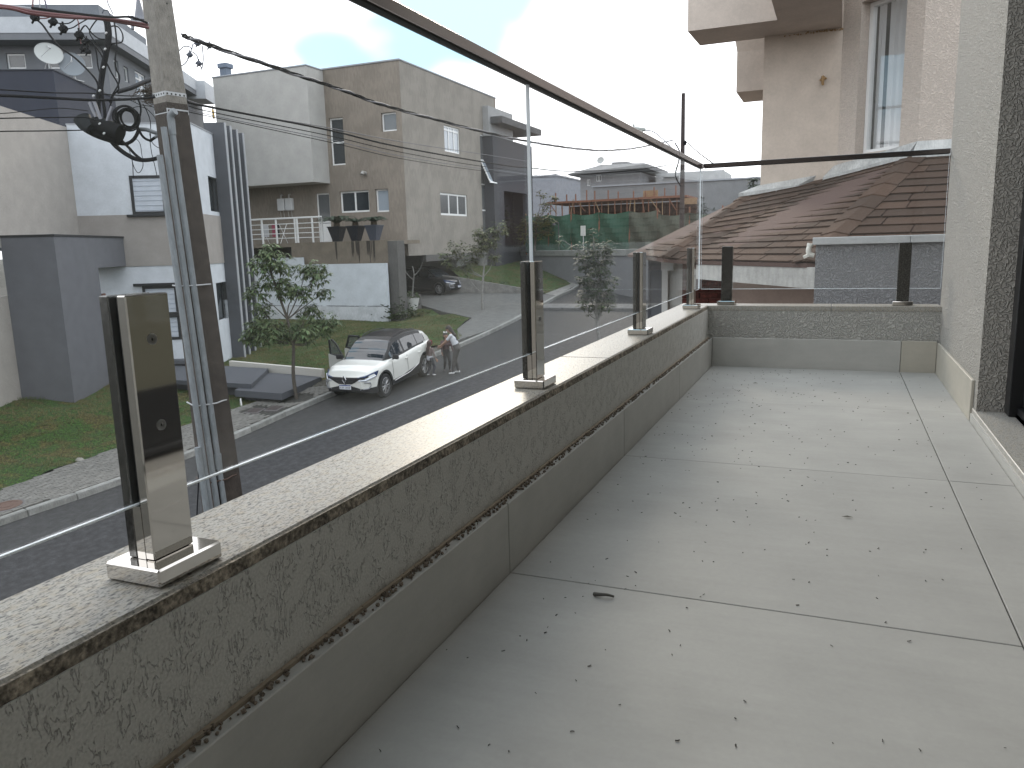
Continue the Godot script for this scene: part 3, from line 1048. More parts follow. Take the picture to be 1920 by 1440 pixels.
func build_railing() -> void:
	var chrome := flat_mat("chrome", 0.62, 0.60, 0.565, 0.045, 1.0)
	chrome.albedo_color = lin(0.62, 0.6, 0.57)
	var chrome_rail := flat_mat("rail_chrome", 0.40, 0.36, 0.355, 0.2, 1.0)
	var spotted := surf("spotted_chrome", 0.42, 0.42, 0.41, 0.2, "speckle", 0.05)
	spotted.metallic = 1.0
	var rubber := flat_mat("slot_rubber", 0.006, 0.006, 0.006, 0.6)
	var pane := flat_mat("railing_glass", 0.80, 0.84, 0.83, 0.03)
	pane.albedo_color = Color(0.86, 0.9, 0.89, 0.014)
	pane.transparency = BaseMaterial3D.TRANSPARENCY_ALPHA
	pane.metallic_specular = 0.3
	var pane_veiled := pane.duplicate()
	pane_veiled.resource_name = "railing_glass_veiled"
	pane_veiled.albedo_color = Color(0.86, 0.89, 0.88, 0.028)  # pale haze over the street view put into this pane's colour
	var edge := flat_mat("glass_edge_gleam", 0.82, 0.88, 0.92, 0.15)  # light gleaming in the edge put into a pale base colour
	var proto: Node3D
	# clamps: [x, z, turned across]
	var spots := [
		[-0.708, -0.635, 0.0, "nearest chrome glass clamp on the street coping, large at the left"],
		[-0.708, -1.849, 0.0, "second chrome glass clamp, where two panes of the street railing meet"],
		[-0.708, -3.02, 0.0, "third chrome glass clamp along the street coping"],
		[-0.708, -4.20, 0.0, "fourth chrome glass clamp, close to the balcony's far corner"],
		[-0.557, -4.462, PI / 2, "dark chrome glass clamp on the end coping beside the corner"],
		[0.315, -4.462, PI / 2, "dark chrome glass clamp on the end coping before the grey wall"]]
	for s in spots:
		if proto:
			copy(proto, "glass_clamp", Vector3(s[0], 0.331, s[1]), s[2], s[3])
			continue
		proto = thing("glass_clamp", s[3], "glass clamp", Vector3(s[0], 0.331, s[1]), s[2], "chrome clamps that hold the glass railing")
		var g := G.new()
		g.box(Vector3(0.004, 0.0115, 0), Vector3(0.08, 0.021, 0.095), Basis.IDENTITY, 0.0022)
		obj("base_plate", g, chrome, proto)
		# two bars with the pane between them, and the solid foot below the pane
		g = G.new()
		g.span(0.0062, 0.0195, 0.0225, 0.317, -0.029, 0.029, 0.0014)
		var bar := obj("inner_bar", g, chrome, proto)
		g = G.new()
		g.span(-0.0195, -0.0062, 0.0225, 0.317, -0.029, 0.029, 0.0014)
		obj("outer_bar", g, spotted, proto)
		g = G.new()
		g.span(-0.0058, 0.0058, 0.0225, 0.084, -0.0285, 0.0285)
		obj("foot", g, chrome, proto)
		g = G.new()
		for x in [-0.0056, 0.0056]:
			g.box(Vector3(x, 0.2, 0), Vector3(0.0009, 0.23, 0.056))
		obj("gasket", g, rubber, proto)
		for y in [0.172, 0.268]:
			g = G.new()
			var xf := Transform3D(Basis(Vector3(0, 0, 1), -PI / 2), Vector3(0.0194, y, 0))
			g.lathe([Vector2(0.0062, -0.002), Vector2(0.0062, 0.0011), Vector2(0.005, 0.0016), Vector2(0.0022, 0.0016), Vector2(0.0022, -0.0005), Vector2(0.0, -0.0005)], 16, xf)
			var sc := obj("screw", g, flat_mat("screw_steel", 0.3, 0.3, 0.3, 0.3, 1.0), proto)
			g = G.new()
			g.lathe([Vector2(0.0021, 0.0), Vector2(0.0, 0.0003)], 6, xf)
			obj("socket", g, rubber, sc)
	# panes
	var defs := [
		[Vector3(-0.708, 0.417, 1.3), Vector3(-0.708, 1.071, -1.8465), "near glass pane of the street railing, from the left edge to the second clamp"],
		[Vector3(-0.708, 0.417, -1.8515), Vector3(-0.708, 1.071, -4.452), "far glass pane of the street railing, from the second clamp to the corner"],
		[Vector3(-0.698, 0.417, -4.462), Vector3(0.484, 1.071, -4.462), "glass pane across the balcony's far end"]]
	for d in defs:
		var a: Vector3 = d[0]
		var b: Vector3 = d[1]
		var o := thing("glass_railing", d[2], "glass pane", Vector3((a.x + b.x) / 2, 0.417, (a.z + b.z) / 2), 0.0, "glass panes of the balcony railing")
		var g := at_base(o.position)
		var t := Vector3(0.004, 0, 0) if a.x == b.x else Vector3(0, 0, 0.004)
		g.span(a.x - t.x if t.x > 0 else a.x, a.x + t.x if t.x > 0 else b.x, a.y + 0.002, b.y, b.z + t.z if t.z > 0 else b.z, a.z - t.z if t.z > 0 else a.z)
		obj("pane", g, pane_veiled if a.x == b.x else pane, o)
		g = at_base(o.position)
		var dir := (b - a) * Vector3(1, 0, 1)
		var len := dir.length()
		var bas := Basis(dir.normalized().cross(Vector3.UP).normalized(), Vector3.UP, -dir.normalized())
		g.box(Vector3((a.x + b.x) / 2, a.y, (a.z + b.z) / 2), Vector3(0.0045, 0.0022, len), bas, 0.001)
		for e in [a, b]:
			g.box(Vector3(e.x, (a.y + b.y) / 2, e.z), Vector3(0.0076, b.y - a.y - 0.006, 0.0008), bas)
		obj("polished_edge", g, edge, o)
	# the street panes carry their pale veil in the glass colour
	# top rails
	for r in [[Vector3(-0.708, 0, 1.3), Vector3(-0.708, 0, -4.476), "long square chrome top rail of the street railing"], [Vector3(-0.692, 0, -4.462), Vector3(0.486, 0, -4.462), "short square chrome top rail across the far end"]]:
		var a: Vector3 = r[0]
		var b: Vector3 = r[1]
		var o := thing("top_rail", r[2], "rail", Vector3((a.x + b.x) / 2, 1.069, (a.z + b.z) / 2))
		var bas := Basis.IDENTITY if a.x == b.x else Basis(Vector3.UP, PI / 2)
		var g := G.new()
		g.box(Vector3(0, 0.0135, 0), Vector3(0.026, 0.022, a.distance_to(b)), bas, 0.0015)
		obj("rail", g, chrome_rail if a.x == b.x else flat_mat("rail_chrome_dark_reflection", 0.16, 0.145, 0.145, 0.16, 1.0), o)  # end rail's dark reflections put into a darker chrome copy
		g = G.new()
		g.box(Vector3(0, 0.001, 0), Vector3(0.018, 0.003, a.distance_to(b) - 0.01), bas)
		obj("rail_seal", g, rubber, o)


# ---------------------------------------------------------------- the neighbour's house on the right

func window(called: String, base: Vector3, o: Vector3, u: Vector3, nn: Vector3, r: Array, recess: float, fw: float, cols: Array, rows: Array, frame_m: Material, pane_m: Material, parent: Node3D) -> MeshInstance3D:
	# a frame set back in an opening r = [u0, v0, u1, v1], parted at the given shares of its width and height
	var holes: Array = []
	var cs: Array = [0.0] + cols + [1.0]
	var rs: Array = [0.0] + rows + [1.0]
	var w: float = r[2] - r[0]
	var h: float = r[3] - r[1]
	for i in cs.size() - 1:
		for j in rs.size() - 1:
			holes.append([r[0] + cs[i] * w + fw * (1.0 if i == 0 else 0.5), r[1] + rs[j] * h + fw * (1.0 if j == 0 else 0.5), r[0] + cs[i + 1] * w - fw * (1.0 if i == cs.size() - 2 else 0.5), r[1] + rs[j + 1] * h - fw * (1.0 if j == rs.size() - 2 else 0.5)])
	var g := at_base(base)
	g.wall(o - nn * recess, u, nn, r[0] + 0.003, r[2] - 0.003, r[1] + 0.003, r[3] - 0.003, 0.06, holes)
	var f := obj(called, g, frame_m, parent)
	for q in holes:
		g = at_base(base)
		var c: Vector3 = o - nn * (recess + 0.035) + u * ((q[0] + q[2]) / 2) + Vector3.UP * ((q[1] + q[3]) / 2)
		g.box(c, Vector3(q[2] - q[0] - 0.002, q[3] - q[1] - 0.002, 0.008), Basis(u, Vector3.UP, u.cross(Vector3.UP)))
		obj("pane", g, pane_m, f)
	return f


func shingles(roof: Node3D, base: Vector3, e0: Vector3, e1: Vector3, t0: Vector3, t1: Vector3, n: int, seed_: int, tones: Array, wide: float) -> void:
	# courses of single shingles on a sloping face between its eave and its top
	var rng := RandomNumberGenerator.new()
	rng.seed = seed_
	var up := (e1 - e0).cross(t0 - e0).normalized()
	if up.y < 0:
		up = -up
	for i in n:
		var s0 := float(i) / n
		var s1 := minf((i + 1.25) / n, 1.0)
		var a0 := e0.lerp(t0, s0)
		var b0 := e1.lerp(t1, s0)
		var a1 := e0.lerp(t0, s1)
		var b1 := e1.lerp(t1, s1)
		var length := a0.distance_to(b0)
		var x := -rng.randf() * wide
		while x < length:
			var w := wide * rng.randf_range(0.75, 1.2)
			var p := clampf(x / length, 0, 1)
			var q := clampf((x + w - 0.013) / length, 0, 1)
			x += w
			if q - p < 0.008:
				continue
			var low := rng.randf_range(0.010, 0.016)
			var g := at_base(base)
			var ring := [a0.lerp(b0, p), a0.lerp(b0, q), a1.lerp(b1, q), a1.lerp(b1, p)]
			g.hull([ring[0] + up * low, ring[1] + up * low, ring[2] + up * 0.003, ring[3] + up * 0.003], [ring[0] + up * (low + 0.011), ring[1] + up * (low + 0.011), ring[2] + up * 0.006, ring[3] + up * 0.006])
			obj("shingle", g, tones[rng.randi() % tones.size()], roof)


func build_neighbour() -> void:
	var pink := surf("pink_render", 0.61, 0.52, 0.44, 0.92, "paint", 1.5)
	var bay_m := surf("bay_render", 0.63, 0.545, 0.475, 0.92, "worm_tone", 0.7, "worm_relief", 0.7)
	var pale := surf("pale_pink", 0.61, 0.53, 0.465, 0.92, "paint", 1.8)
	var white := flat_mat("white_frame", 0.72, 0.72, 0.71, 0.4)
	var flash := surf("white_flashing", 0.66, 0.66, 0.64, 0.6, "concrete", 1.2)
	var base := Vector3(0.0, -3.4, -9.8)
	var hs := thing("pink_house", "pink rendered house with a bay window and brown shingle skirt roof, beyond the end parapet", "house", base)
	var X := Vector3.RIGHT
	var s := sqrt(0.5)
	var E := Vector3(0.69, 0, -9.07)
	var L := Vector3(-0.05, 0, -9.81)
	var d45 := Vector3(s, 0, s)
	var n45 := Vector3(-s, 0, s)
	# walls
	var g := at_base(base)
	g.wall(Vector3(0, 0, -9.81), X, Vector3.BACK, -0.87, -0.05, -3.4, 6.5, 0.25, [])
	g.span(-0.87, -0.62, -3.4, 6.5, -16.0, -10.06)
	obj("wall", g, pink, hs)
	g = at_base(base)
	var hole := [0.247, 1.56, 0.83, 3.12]
	g.wall(L, d45, n45, 0.0, 1.046, -3.4, 6.5, 0.2, [hole])
	g.wall(E, X, Vector3.BACK, 0.0, 4.0, -3.4, 6.5, 0.25, [])
	obj("bay_wall", g, bay_m, hs)
	var win := window("window", base, L, d45, n45, hole, 0.12, 0.045, [], [], white, pane_clear(), hs)
	g = at_base(base)
	var c0 := L - n45 * 0.26
	for k in 26:
		# folds of the curtain
		var a: float = 0.40 + k * 0.0165
		var z0 := 0.018 * sin(k * 1.7) + 0.008 * sin(k * 0.6)
		var z1 := 0.018 * sin((k + 1) * 1.7) + 0.008 * sin((k + 1) * 0.6)
		g.quad(c0 + d45 * a + n45 * z0 + Vector3.UP * 1.58, c0 + d45 * (a + 0.0165) + n45 * z1 + Vector3.UP * 1.58, c0 + d45 * (a + 0.0165) + n45 * z1 + Vector3.UP * 3.1, c0 + d45 * a + n45 * z0 + Vector3.UP * 3.1)
	for k in 6:
		var a: float = 0.25 + k * 0.014
		var z0 := 0.014 * sin(k * 1.9)
		var z1 := 0.014 * sin((k + 1) * 1.9)
		g.quad(c0 + d45 * a + n45 * z0 + Vector3.UP * 1.58, c0 + d45 * (a + 0.014) + n45 * z1 + Vector3.UP * 1.58, c0 + d45 * (a + 0.014) + n45 * z1 + Vector3.UP * 3.1, c0 + d45 * a + n45 * z0 + Vector3.UP * 3.1)
	var cm := flat_mat("curtain", 0.6, 0.6, 0.6, 0.9)
	cm.backlight_enabled = true
	cm.backlight = Color(0.4, 0.4, 0.4)
	obj("curtain", g, cm, win)
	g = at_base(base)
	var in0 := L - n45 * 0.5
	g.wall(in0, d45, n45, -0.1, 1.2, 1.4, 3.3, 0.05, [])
	obj("room", g, flat_mat("unlit_dark", 0.06, 0.058, 0.055, 0.9), hs)  # dark backing in place of the unlit room
	# the slab of the upper balcony and its fascia
	g = at_base(base)
	g.prism(PackedVector2Array([Vector2(-1.6, -9.88), Vector2(-0.06, -9.88), Vector2(-0.06, -8.2), Vector2(-0.69, -8.2), Vector2(-0.69, -9.16), Vector2(-1.62, -9.16)]), 0.75, Transform3D(Basis(X, Vector3.BACK, Vector3.DOWN), Vector3(0, 3.683, 0)))
	obj("upper_slab", g, pale, hs)
	g = at_base(base)
	g.hull([Vector3(-1.28, 2.52, -10.75), Vector3(-0.88, 2.52, -10.75), Vector3(-0.88, 2.52, -11.6), Vector3(-1.28, 2.52, -11.6)], [Vector3(-1.28, 3.0, -10.75), Vector3(-0.88, 3.0, -10.75), Vector3(-0.88, 3.0, -11.6), Vector3(-1.28, 3.0, -11.6)])
	g.hull([Vector3(-1.28, 3.0, -10.752), Vector3(-0.88, 3.0, -10.752), Vector3(-0.88, 3.0, -11.6), Vector3(-1.28, 3.0, -11.6)], [Vector3(-1.42, 3.9, -10.6), Vector3(-0.88, 3.9, -10.6), Vector3(-0.88, 3.9, -11.6), Vector3(-1.42, 3.9, -11.6)])
	obj("side_box", g, pale, hs)
	# wasp nest on the wall
	g = at_base(base)
	g.tube(smooth([Vector3(-0.235, 2.43, -9.80), Vector3(-0.23, 2.41, -9.77), Vector3(-0.235, 2.375, -9.77), Vector3(-0.23, 2.345, -9.785)], 4), 0.02, 7, 0.013)
	g.tube([Vector3(-0.26, 2.40, -9.80), Vector3(-0.235, 2.405, -9.775), Vector3(-0.2, 2.415, -9.79)], 0.013, 6)
	tag_part(obj("wall_nest", g, flat_mat("mud", 0.3, 0.19, 0.09, 0.95), hs), "small tan mud nest stuck to the pink wall")
	g = at_base(base)
	var rng := RandomNumberGenerator.new()
	rng.seed = 77
	for k in 60:
		var x := -0.75 + 0.7 * pow(rng.randf(), 0.5)
		g.box(Vector3(x, 2.925 - rng.randf() * 0.018, -9.806), Vector3(rng.randf_range(0.004, 0.02), rng.randf_range(0.004, 0.014), 0.008))
	setting(obj("flaking_paint", g, flat_mat("mud", 0.3, 0.19, 0.09, 0.95), hs), "stuff")

	# the skirt roof
	var tones: Array = []
	for k in 4:
		var m := surf("shingle_%d" % k, 0.135 + 0.025 * k, 0.075 + 0.014 * k, 0.046 + 0.009 * k, 0.95, "granules", 0.16, "granules", 0.15)
		tones.append(m)
	var A := Vector3(-0.24, 0.47, -7.0)
	var B := Vector3(-1.47, 0.48, -8.23)
	var C := Vector3(0.69, 1.47, -9.07)
	var D := Vector3(-0.1, 1.34, -9.82)
	var F := Vector3(-1.68, 0.5, -8.26)
	var H := Vector3(-0.98, 1.2, -9.82)
	var deck := flat_mat("roof_deck", 0.09, 0.055, 0.045, 0.95)
	g = at_base(base)
	var dn := Vector3.DOWN * 0.035
	for q in [[A, B, D, C], [B, F, H, D], [F, Vector3(-2.9, 0.5, -11.6), Vector3(-0.98, 1.2, -11.6), H], [Vector3(3.0, 0.47, -7.0), A, C, Vector3(3.0, 1.47, -9.07)]]:
		g.hull([q[0] + dn, q[1] + dn, q[2] + dn, q[3] + dn], q)
	var roof := obj("roof", g, deck, hs)
	shingles(roof, base, B, A, D, C, 17, 1, tones, 0.34)
	shingles(roof, base, F, B, H, D, 12, 2, tones, 0.62)
	shingles(roof, base, A, A + X * 1.7, C, A + Vector3(1.7, 1.0, -2.07), 14, 3, tones, 0.55)
	shingles(roof, base, Vector3(-2.5, 0.5, -10.4), F, Vector3(-0.98, 1.2, -10.9), H, 11, 4, tones, 0.5)
	# hip and valley caps
	for q in [[A, C, 9, 0.125], [F, H, 7, 0.08]]:
		for k in q[2]:
			var a: Vector3 = q[0].lerp(q[1], float(k) / q[2])
			var b: Vector3 = q[0].lerp(q[1], (k + 1.2) / q[2])
			var along_ := (b - a).normalized()
			var side := along_.cross(Vector3.UP).normalized()
			var lift := Vector3.UP
			var w: float = q[3]
			g = at_base(base)
			for sg in [-1.0, 1.0]:
				var drop := Vector3.DOWN * w * 0.17
				g.hull([a + lift * 0.028, a + side * sg * w + drop + lift * 0.022, b + side * sg * w + drop + lift * 0.014, b + lift * 0.02], [a + lift * 0.04, a + side * sg * w + drop + lift * 0.034, b + side * sg * w + drop + lift * 0.02, b + lift * 0.026])
			obj("hip_shingle", g, tones[(k * 7) % 4], roof)
	# white flashing where the roof meets the walls
	g = at_base(base)
	var out := n45 * 0.13
	g.hull([D + Vector3(0.02, 0.02, 0), C + Vector3(0, 0.02, 0), C + out + Vector3.DOWN * 0.035, D + out + Vector3.DOWN * 0.035], [D + Vector3(0.02, 0.13, 0), C + Vector3(0, 0.13, 0), C + out, D + out])
	g.hull([C + Vector3(0, 0.02, 0), C + Vector3(2.0, 0.02, 0), C + Vector3(2.0, -0.04, 0.14), C + Vector3(-0.05, -0.04, 0.14)], [C + Vector3(0, 0.13, 0), C + Vector3(2.0, 0.13, 0), C + Vector3(2.0, 0.0, 0.14), C + Vector3(-0.05, 0.0, 0.14)])
	g.hull([H + Vector3(-0.04, 0, 0), D + Vector3(-0.2, -0.06, 0), D + Vector3(-0.34, -0.11, 0.13), H + Vector3(-0.12, -0.03, 0.13)], [H + Vector3(0.1, 0.1, 0.0), D + Vector3(-0.15, 0.04, 0), D + Vector3(-0.34, -0.07, 0.13), H + Vector3(-0.12, 0.01, 0.13)])
	obj("flashing", g, flash, roof)
	# the white beam under the eave and the walls below
	g = at_base(base)
	g.hull([Vector3(-1.36, 0.30, -8.13), Vector3(-0.16, 0.262, -6.93), Vector3(-0.03, 0.262, -7.06), Vector3(-1.23, 0.30, -8.26)], [Vector3(-1.36, 0.44, -8.13), Vector3(-0.16, 0.44, -6.93), Vector3(-0.03, 0.44, -7.06), Vector3(-1.23, 0.44, -8.26)])
	obj("eave_beam", g, surf("beam_white", 0.66, 0.64, 0.6, 0.9, "concrete", 2.5), hs)
	g = at_base(base)
	g.span(-1.12, 0.3, -3.4, 0.42, -9.3, -9.05)
	obj("lower_wall", g, surf("lower_pink", 0.52, 0.40, 0.34, 0.92, "paint", 1.5), hs)
	# brick pier with single bricks
	g = at_base(base)
	g.span(-1.62, -1.13, -3.4, 0.42, -9.3, -9.02)
	var pier := obj("brick_pier", g, flat_mat("brick_mortar", 0.13, 0.06, 0.045, 0.95), hs)
	for row in 11:
		var x := -1.62 - (0.1 if row % 2 else 0.0)
		while x < -1.14:
			var x0 := maxf(x, -1.62)
			var x1 := minf(x + 0.196, -1.132)
			if x1 - x0 > 0.02:
				g = at_base(base)
				g.span(x0, x1, -0.36 + row * 0.066, -0.36 + row * 0.066 + 0.059, -9.025, -9.008 + rng.randf() * 0.004, 0.004)
				var k := rng.randi() % 3
				obj("brick", g, surf("brick_%d" % k, 0.17 + 0.04 * k, 0.045 + 0.008 * k, 0.03 + 0.006 * k, 0.9, "speckle", 0.3), pier)
			x += 0.203
	# the low white garage to the left
	g = at_base(base)
	g.wall(Vector3(0, 0, -10.5), X, Vector3.BACK, -2.16, -1.3, -3.4, 0.46, 0.2, [[-2.08, -2.2, -1.5, 0.29]])
	g.span(-2.14, -1.98, 0.30, 0.45, -10.5, -10.36)
	obj("garage_wall", g, flat_mat("garage_white", 0.55, 0.55, 0.53, 0.9), hs)
	g = at_base(base)
	g.span(-2.08, -1.5, -2.2, 0.29, -10.62, -10.58)
	for k in 5:
		g.span(-2.07, -1.51, -2.1 + k * 0.48, -2.1 + k * 0.48 + 0.42, -10.58, -10.565, 0.01)
	obj("garage_door", g, flat_mat("garage_door", 0.48, 0.48, 0.46, 0.6), hs)
	var gt := thing("dark_gate", "narrow dark metal gate leaf between the grey wall's end and the white garage", "gate", Vector3(-2.3, -3.0, -10.9))
	g = G.new()
	g.span(-0.1, 0.1, 0.0, 3.52, -0.02, 0.02, 0.004)
	obj("leaf", g, flat_mat("gate_grey", 0.075, 0.08, 0.09, 0.6), gt)
	g = G.new()
	g.span(-0.13, -0.1, 0.0, 3.55, -0.03, 0.03)
	g.span(0.1, 0.13, 0.0, 3.55, -0.03, 0.03)
	obj("post", g, flat_mat("gate_dark", 0.05, 0.052, 0.06, 0.6), gt)

	# the grey party wall just outside the end pane
	var pw := thing("party_wall", "grey rendered wall with white coping just outside the end parapet", "wall", Vector3(0.5, -3.2, -5.68))
	g = at_base(pw.position)
	g.span(-0.135, 1.6, -3.2, 0.632, -5.76, -5.6)
	obj("wall", g, surf("party_render", 0.335, 0.335, 0.345, 0.92, "worm_tone", 0.5, "worm_relief", 1.0), pw)
	for q in [[-0.155, 0.42], [0.423, 1.6]]:
		g = at_base(pw.position)
		g.span(q[0], q[1], 0.634, 0.682, -5.785, -5.575, 0.003)
		obj("coping", g, surf("coping_white", 0.52, 0.53, 0.53, 0.7, "paint", 1.0), pw)
	var pv := Vector3(-0.165, 0.60, -5.62)
	var pipe := thing("pipe_elbow", "white plastic pipe elbow at the left end of the grey wall's coping", "pipe", pv)
	g = G.new()
	g.tube(smooth([Vector3(0.02, -0.035, 0), Vector3(-0.008, -0.025, 0.004), Vector3(-0.015, 0.0, 0.006), Vector3(-0.008, 0.03, 0.0)], 4), 0.017, 10)
	obj("elbow", g, flat_mat("pvc_white", 0.62, 0.61, 0.56, 0.5), pipe)
	g = G.new()
	g.rod(Vector3(-0.022, -0.045, 0.005), Vector3(-0.03, -0.028, 0.006), 0.022, 10)
	g.rod(Vector3(-0.008, 0.028, 0.0), Vector3(-0.004, 0.045, 0.0), 0.021, 10)
	obj("socket", g, flat_mat("pvc_white", 0.62, 0.61, 0.56, 0.5), pipe)


func tag_part(o: Node, label: String) -> void:
	o.set_meta("label", label)


func pane_clear() -> StandardMaterial3D:
	var m := flat_mat("window_glass", 0.8, 0.85, 0.85, 0.02)
	m.albedo_color = Color(0.85, 0.9, 0.9, 0.04)
	m.transparency = BaseMaterial3D.TRANSPARENCY_ALPHA
	return m


func pane_dark() -> StandardMaterial3D:
	return flat_mat("window_dark", 0.03, 0.035, 0.04, 0.05, 0.0, 0.7)  # opaque; the dark room behind is put into the pane colour


func pane_grey() -> StandardMaterial3D:
	return flat_mat("window_grey", 0.11, 0.115, 0.12, 0.12, 0.0, 0.6)  # opaque too; a dim room is put into this greyer colour


# ---------------------------------------------------------------- the grey and white house on the left

func build_left_house() -> void:
	var base := Vector3(-23.67, -3.7, -21.05)
	var hs := thing("grey_white_house", "grey, white and beige modern house on the left, with dark fins and stepping slabs", "house", base, deg_to_rad(27.7))
	# own axes: x to the right along its front, -z away; heights are kept as in the rest of the scene
	var lift := Vector3(0, -3.7, 0)
	var X := Vector3.RIGHT
	var Z := Vector3.FORWARD
	var beige := surf("beige_render", 0.37, 0.34, 0.315, 0.92, "paint", 3.0)
	var beige_l := surf("beige_light", 0.42, 0.388, 0.355, 0.92, "paint", 3.0)
	var white := surf("white_render", 0.66, 0.69, 0.73, 0.9, "paint", 3.0)
	var grey := surf("grey_render", 0.15, 0.152, 0.167, 0.92, "paint", 2.5)
	var navy := surf("navy_render", 0.042, 0.046, 0.066, 0.9, "paint", 3.0)
	var blue := surf("blue_grey_render", 0.2, 0.207, 0.222, 0.92, "paint", 3.0)
	var fin := surf("fin_render", 0.1, 0.104, 0.117, 0.9, "paint", 2.0)
	var black := flat_mat("black_frame", 0.012, 0.013, 0.016, 0.5)
	var wf := flat_mat("white_frame", 0.72, 0.72, 0.71, 0.4)
	var blind := surf("white_blind", 0.56, 0.6, 0.66, 0.7, "paint", 2.0)
	var g := at_base(lift)
	# low wing
	g.span(-1.5, 0.0, -4.6, 1.29, 2.4, 5.2)
	g.span(-1.5, 0.0, 0.3, 1.29, 0.01, 2.4)
	obj("plain_wall", g, grey, hs)
	g = at_base(lift)
	g.span(-1.53, 0.03, 1.29, 1.35, 0.012, 5.23, 0.005)
	obj("wing_cap", g, black, hs)
	# walls to the left
	g = at_base(lift)
	g.span(-1.9, -1.503, -4.6, -0.4, 5.18, 10.0)
	g.span(-1.75, -1.48, 1.0, 5.12, 0.0, 5.17)
	g.span(-1.75, -1.48, 1.0, 5.12, 5.17, 12.0)
	obj("beige_wall", g, beige_l, hs)
	g = at_base(lift)
	g.span(-2.3, -1.92, -4.6, 1.0, 5.3, 12.0)
	obj("recess_wall", g, navy, hs)
	# front
	g = at_base(lift)
	g.wall(Vector3.ZERO, X, Vector3.BACK, -1.48, 2.68, -4.6, 0.28, 0.3, [[0.46, -2.42, 1.68, -0.44]])
	g.wall(Vector3.ZERO, X, Vector3.BACK, -1.48, 2.68, 2.1, 5.2, 0.3, [[0.42, 2.1, 1.6, 3.45]])
	g.wall(Vector3(2.68, 0, -0.3), Z, X, 0.0, 3.2, -4.6, 0.28, 0.3, [[1.1, -1.92, 2.5, -0.46]])
	g.wall(Vector3(2.68, 0, -0.3), Z, X, 0.0, 3.2, 2.1, 5.2, 0.3, [[1.35, 2.25, 2.5, 3.55]])
	obj("white_wall", g, white, hs)
	g = at_base(lift)
	g.span(-1.48, 2.71, 0.282, 2.098, -0.3, 0.03)
	g.span(2.4, 2.71, 0.282, 2.098, -3.5, -0.301)
	obj("beige_band", g, beige, hs)
	g = at_base(lift)
	g.span(-1.5, 2.7, 5.2, 5.24, -0.32, 0.02)
	g.span(2.38, 2.7, 5.2, 5.24, -3.5, -0.321)
	g.span(-1.3, 2.4, 4.9, 5.0, -3.5, -0.3)
	obj("parapet_cap", g, flat_mat("cap_grey", 0.3, 0.31, 0.33, 0.7), hs)
	# windows with black surrounds and white louvred blinds
	for q in [[[0.42, 2.1, 1.6, 3.45], []], [[0.46, -2.42, 1.68, -0.44], [0.44]]]:
		var f := window("window", lift, Vector3.ZERO, X, Vector3.BACK, q[0], -0.03, 0.1, [], q[1], black, blind, hs)
		var r: Array = q[0]
		var k := 0
		var y: float = r[1] + 0.14
		while y < r[3] - 0.12:
			g = at_base(lift)
			g.box(Vector3((r[0] + r[2]) / 2, y, 0.006), Vector3(r[2] - r[0] - 0.22, 0.02, 0.012), Basis(X, 0.5))
			obj("slat", g, flat_mat("blind_shade", 0.42, 0.46, 0.52, 0.7), f)  # darker copy of the blind colour, for shade lines between louvres
			y += 0.17
			k += 1
	g = at_base(lift)
	g.span(0.25, 1.75, 2.02, 2.1, -0.05, 0.16, 0.01)
	g.span(0.2, 1.78, -0.44, -0.34, -0.05, 0.14, 0.01)
	g.span(0.3, 1.78, -1.58, -1.4, -0.02, 0.1, 0.01)
	obj("window_ledge", g, black, hs)
	for q in [[1.1, -1.92, 2.5, -0.46], [1.35, 2.25, 2.5, 3.55]]:
		window("window", lift, Vector3(2.68, 0, -0.3), Z, X, q, 0.16, 0.05, [], [], black, pane_dark(), hs)
	# fins
	for u in [2.8, 3.62, 4.65, 5.68]:
		g = at_base(lift)
		g.span(2.38, 3.15, -4.5, 5.64, -u - 0.22, -u)
		var fn := obj("fin", g, fin, hs)
		g = at_base(lift)
		g.span(3.15, 3.185, -4.5, 5.65, -u - 0.215, -u - 0.005)
		obj("fin_edge", g, surf("fin_lit", 0.42, 0.43, 0.45, 0.9, "paint", 2.0), fn)  # paler copy of the fin colour, for edges that catch more light
	g = at_base(lift)
	g.span(1.9, 2.36, -4.5, 5.4, -6.4, -3.51)
	obj("fin_wall", g, fin, hs)
	# dark upper volume
	g = at_base(lift)
	g.span(-10.0, -2.0, 1.0, 7.15, -6.1, -0.7)
	obj("dark_volume", g, navy, hs)
	g = at_base(lift)
	g.span(-10.03, -1.97, 7.15, 7.19, -6.13, -0.67)
	obj("dark_cap", g, flat_mat("dark_cap", 0.03, 0.033, 0.045, 0.7), hs)
	# rear storey
	var lw := [[-7.05, 8.78, -6.27, 9.41], [-5.4, 8.77, -3.5, 9.4]]
	g = at_base(lift)
	g.wall(Vector3(0, 0, -8), X, Vector3.BACK, -14.0, -2.86, 3.0, 9.72, 0.3, lw)
	var rw := [[0.45, 8.55, 0.95, 9.33], [1.55, 8.6, 2.1, 9.28], [2.95, 8.25, 4.3, 9.38]]
	g.wall(Vector3(-2.86, 0, -8.3), Z, X, 0.0, 14.0, 3.0, 9.72, 0.3, rw)
	obj("rear_wall", g, blue, hs)
	for q in lw:
		window("window", lift, Vector3(0, 0, -8), X, Vector3.BACK, q, 0.1, 0.07, [] if q[0] < -6 else [0.5], [], wf, pane_grey(), hs)
	window("window", lift, Vector3(-2.86, 0, -8.3), Z, X, rw[0], 0.08, 0.06, [], [], wf, pane_grey(), hs)
	window("window", lift, Vector3(-2.86, 0, -8.3), Z, X, rw[1], 0.08, 0.06, [], [], wf, pane_grey(), hs)
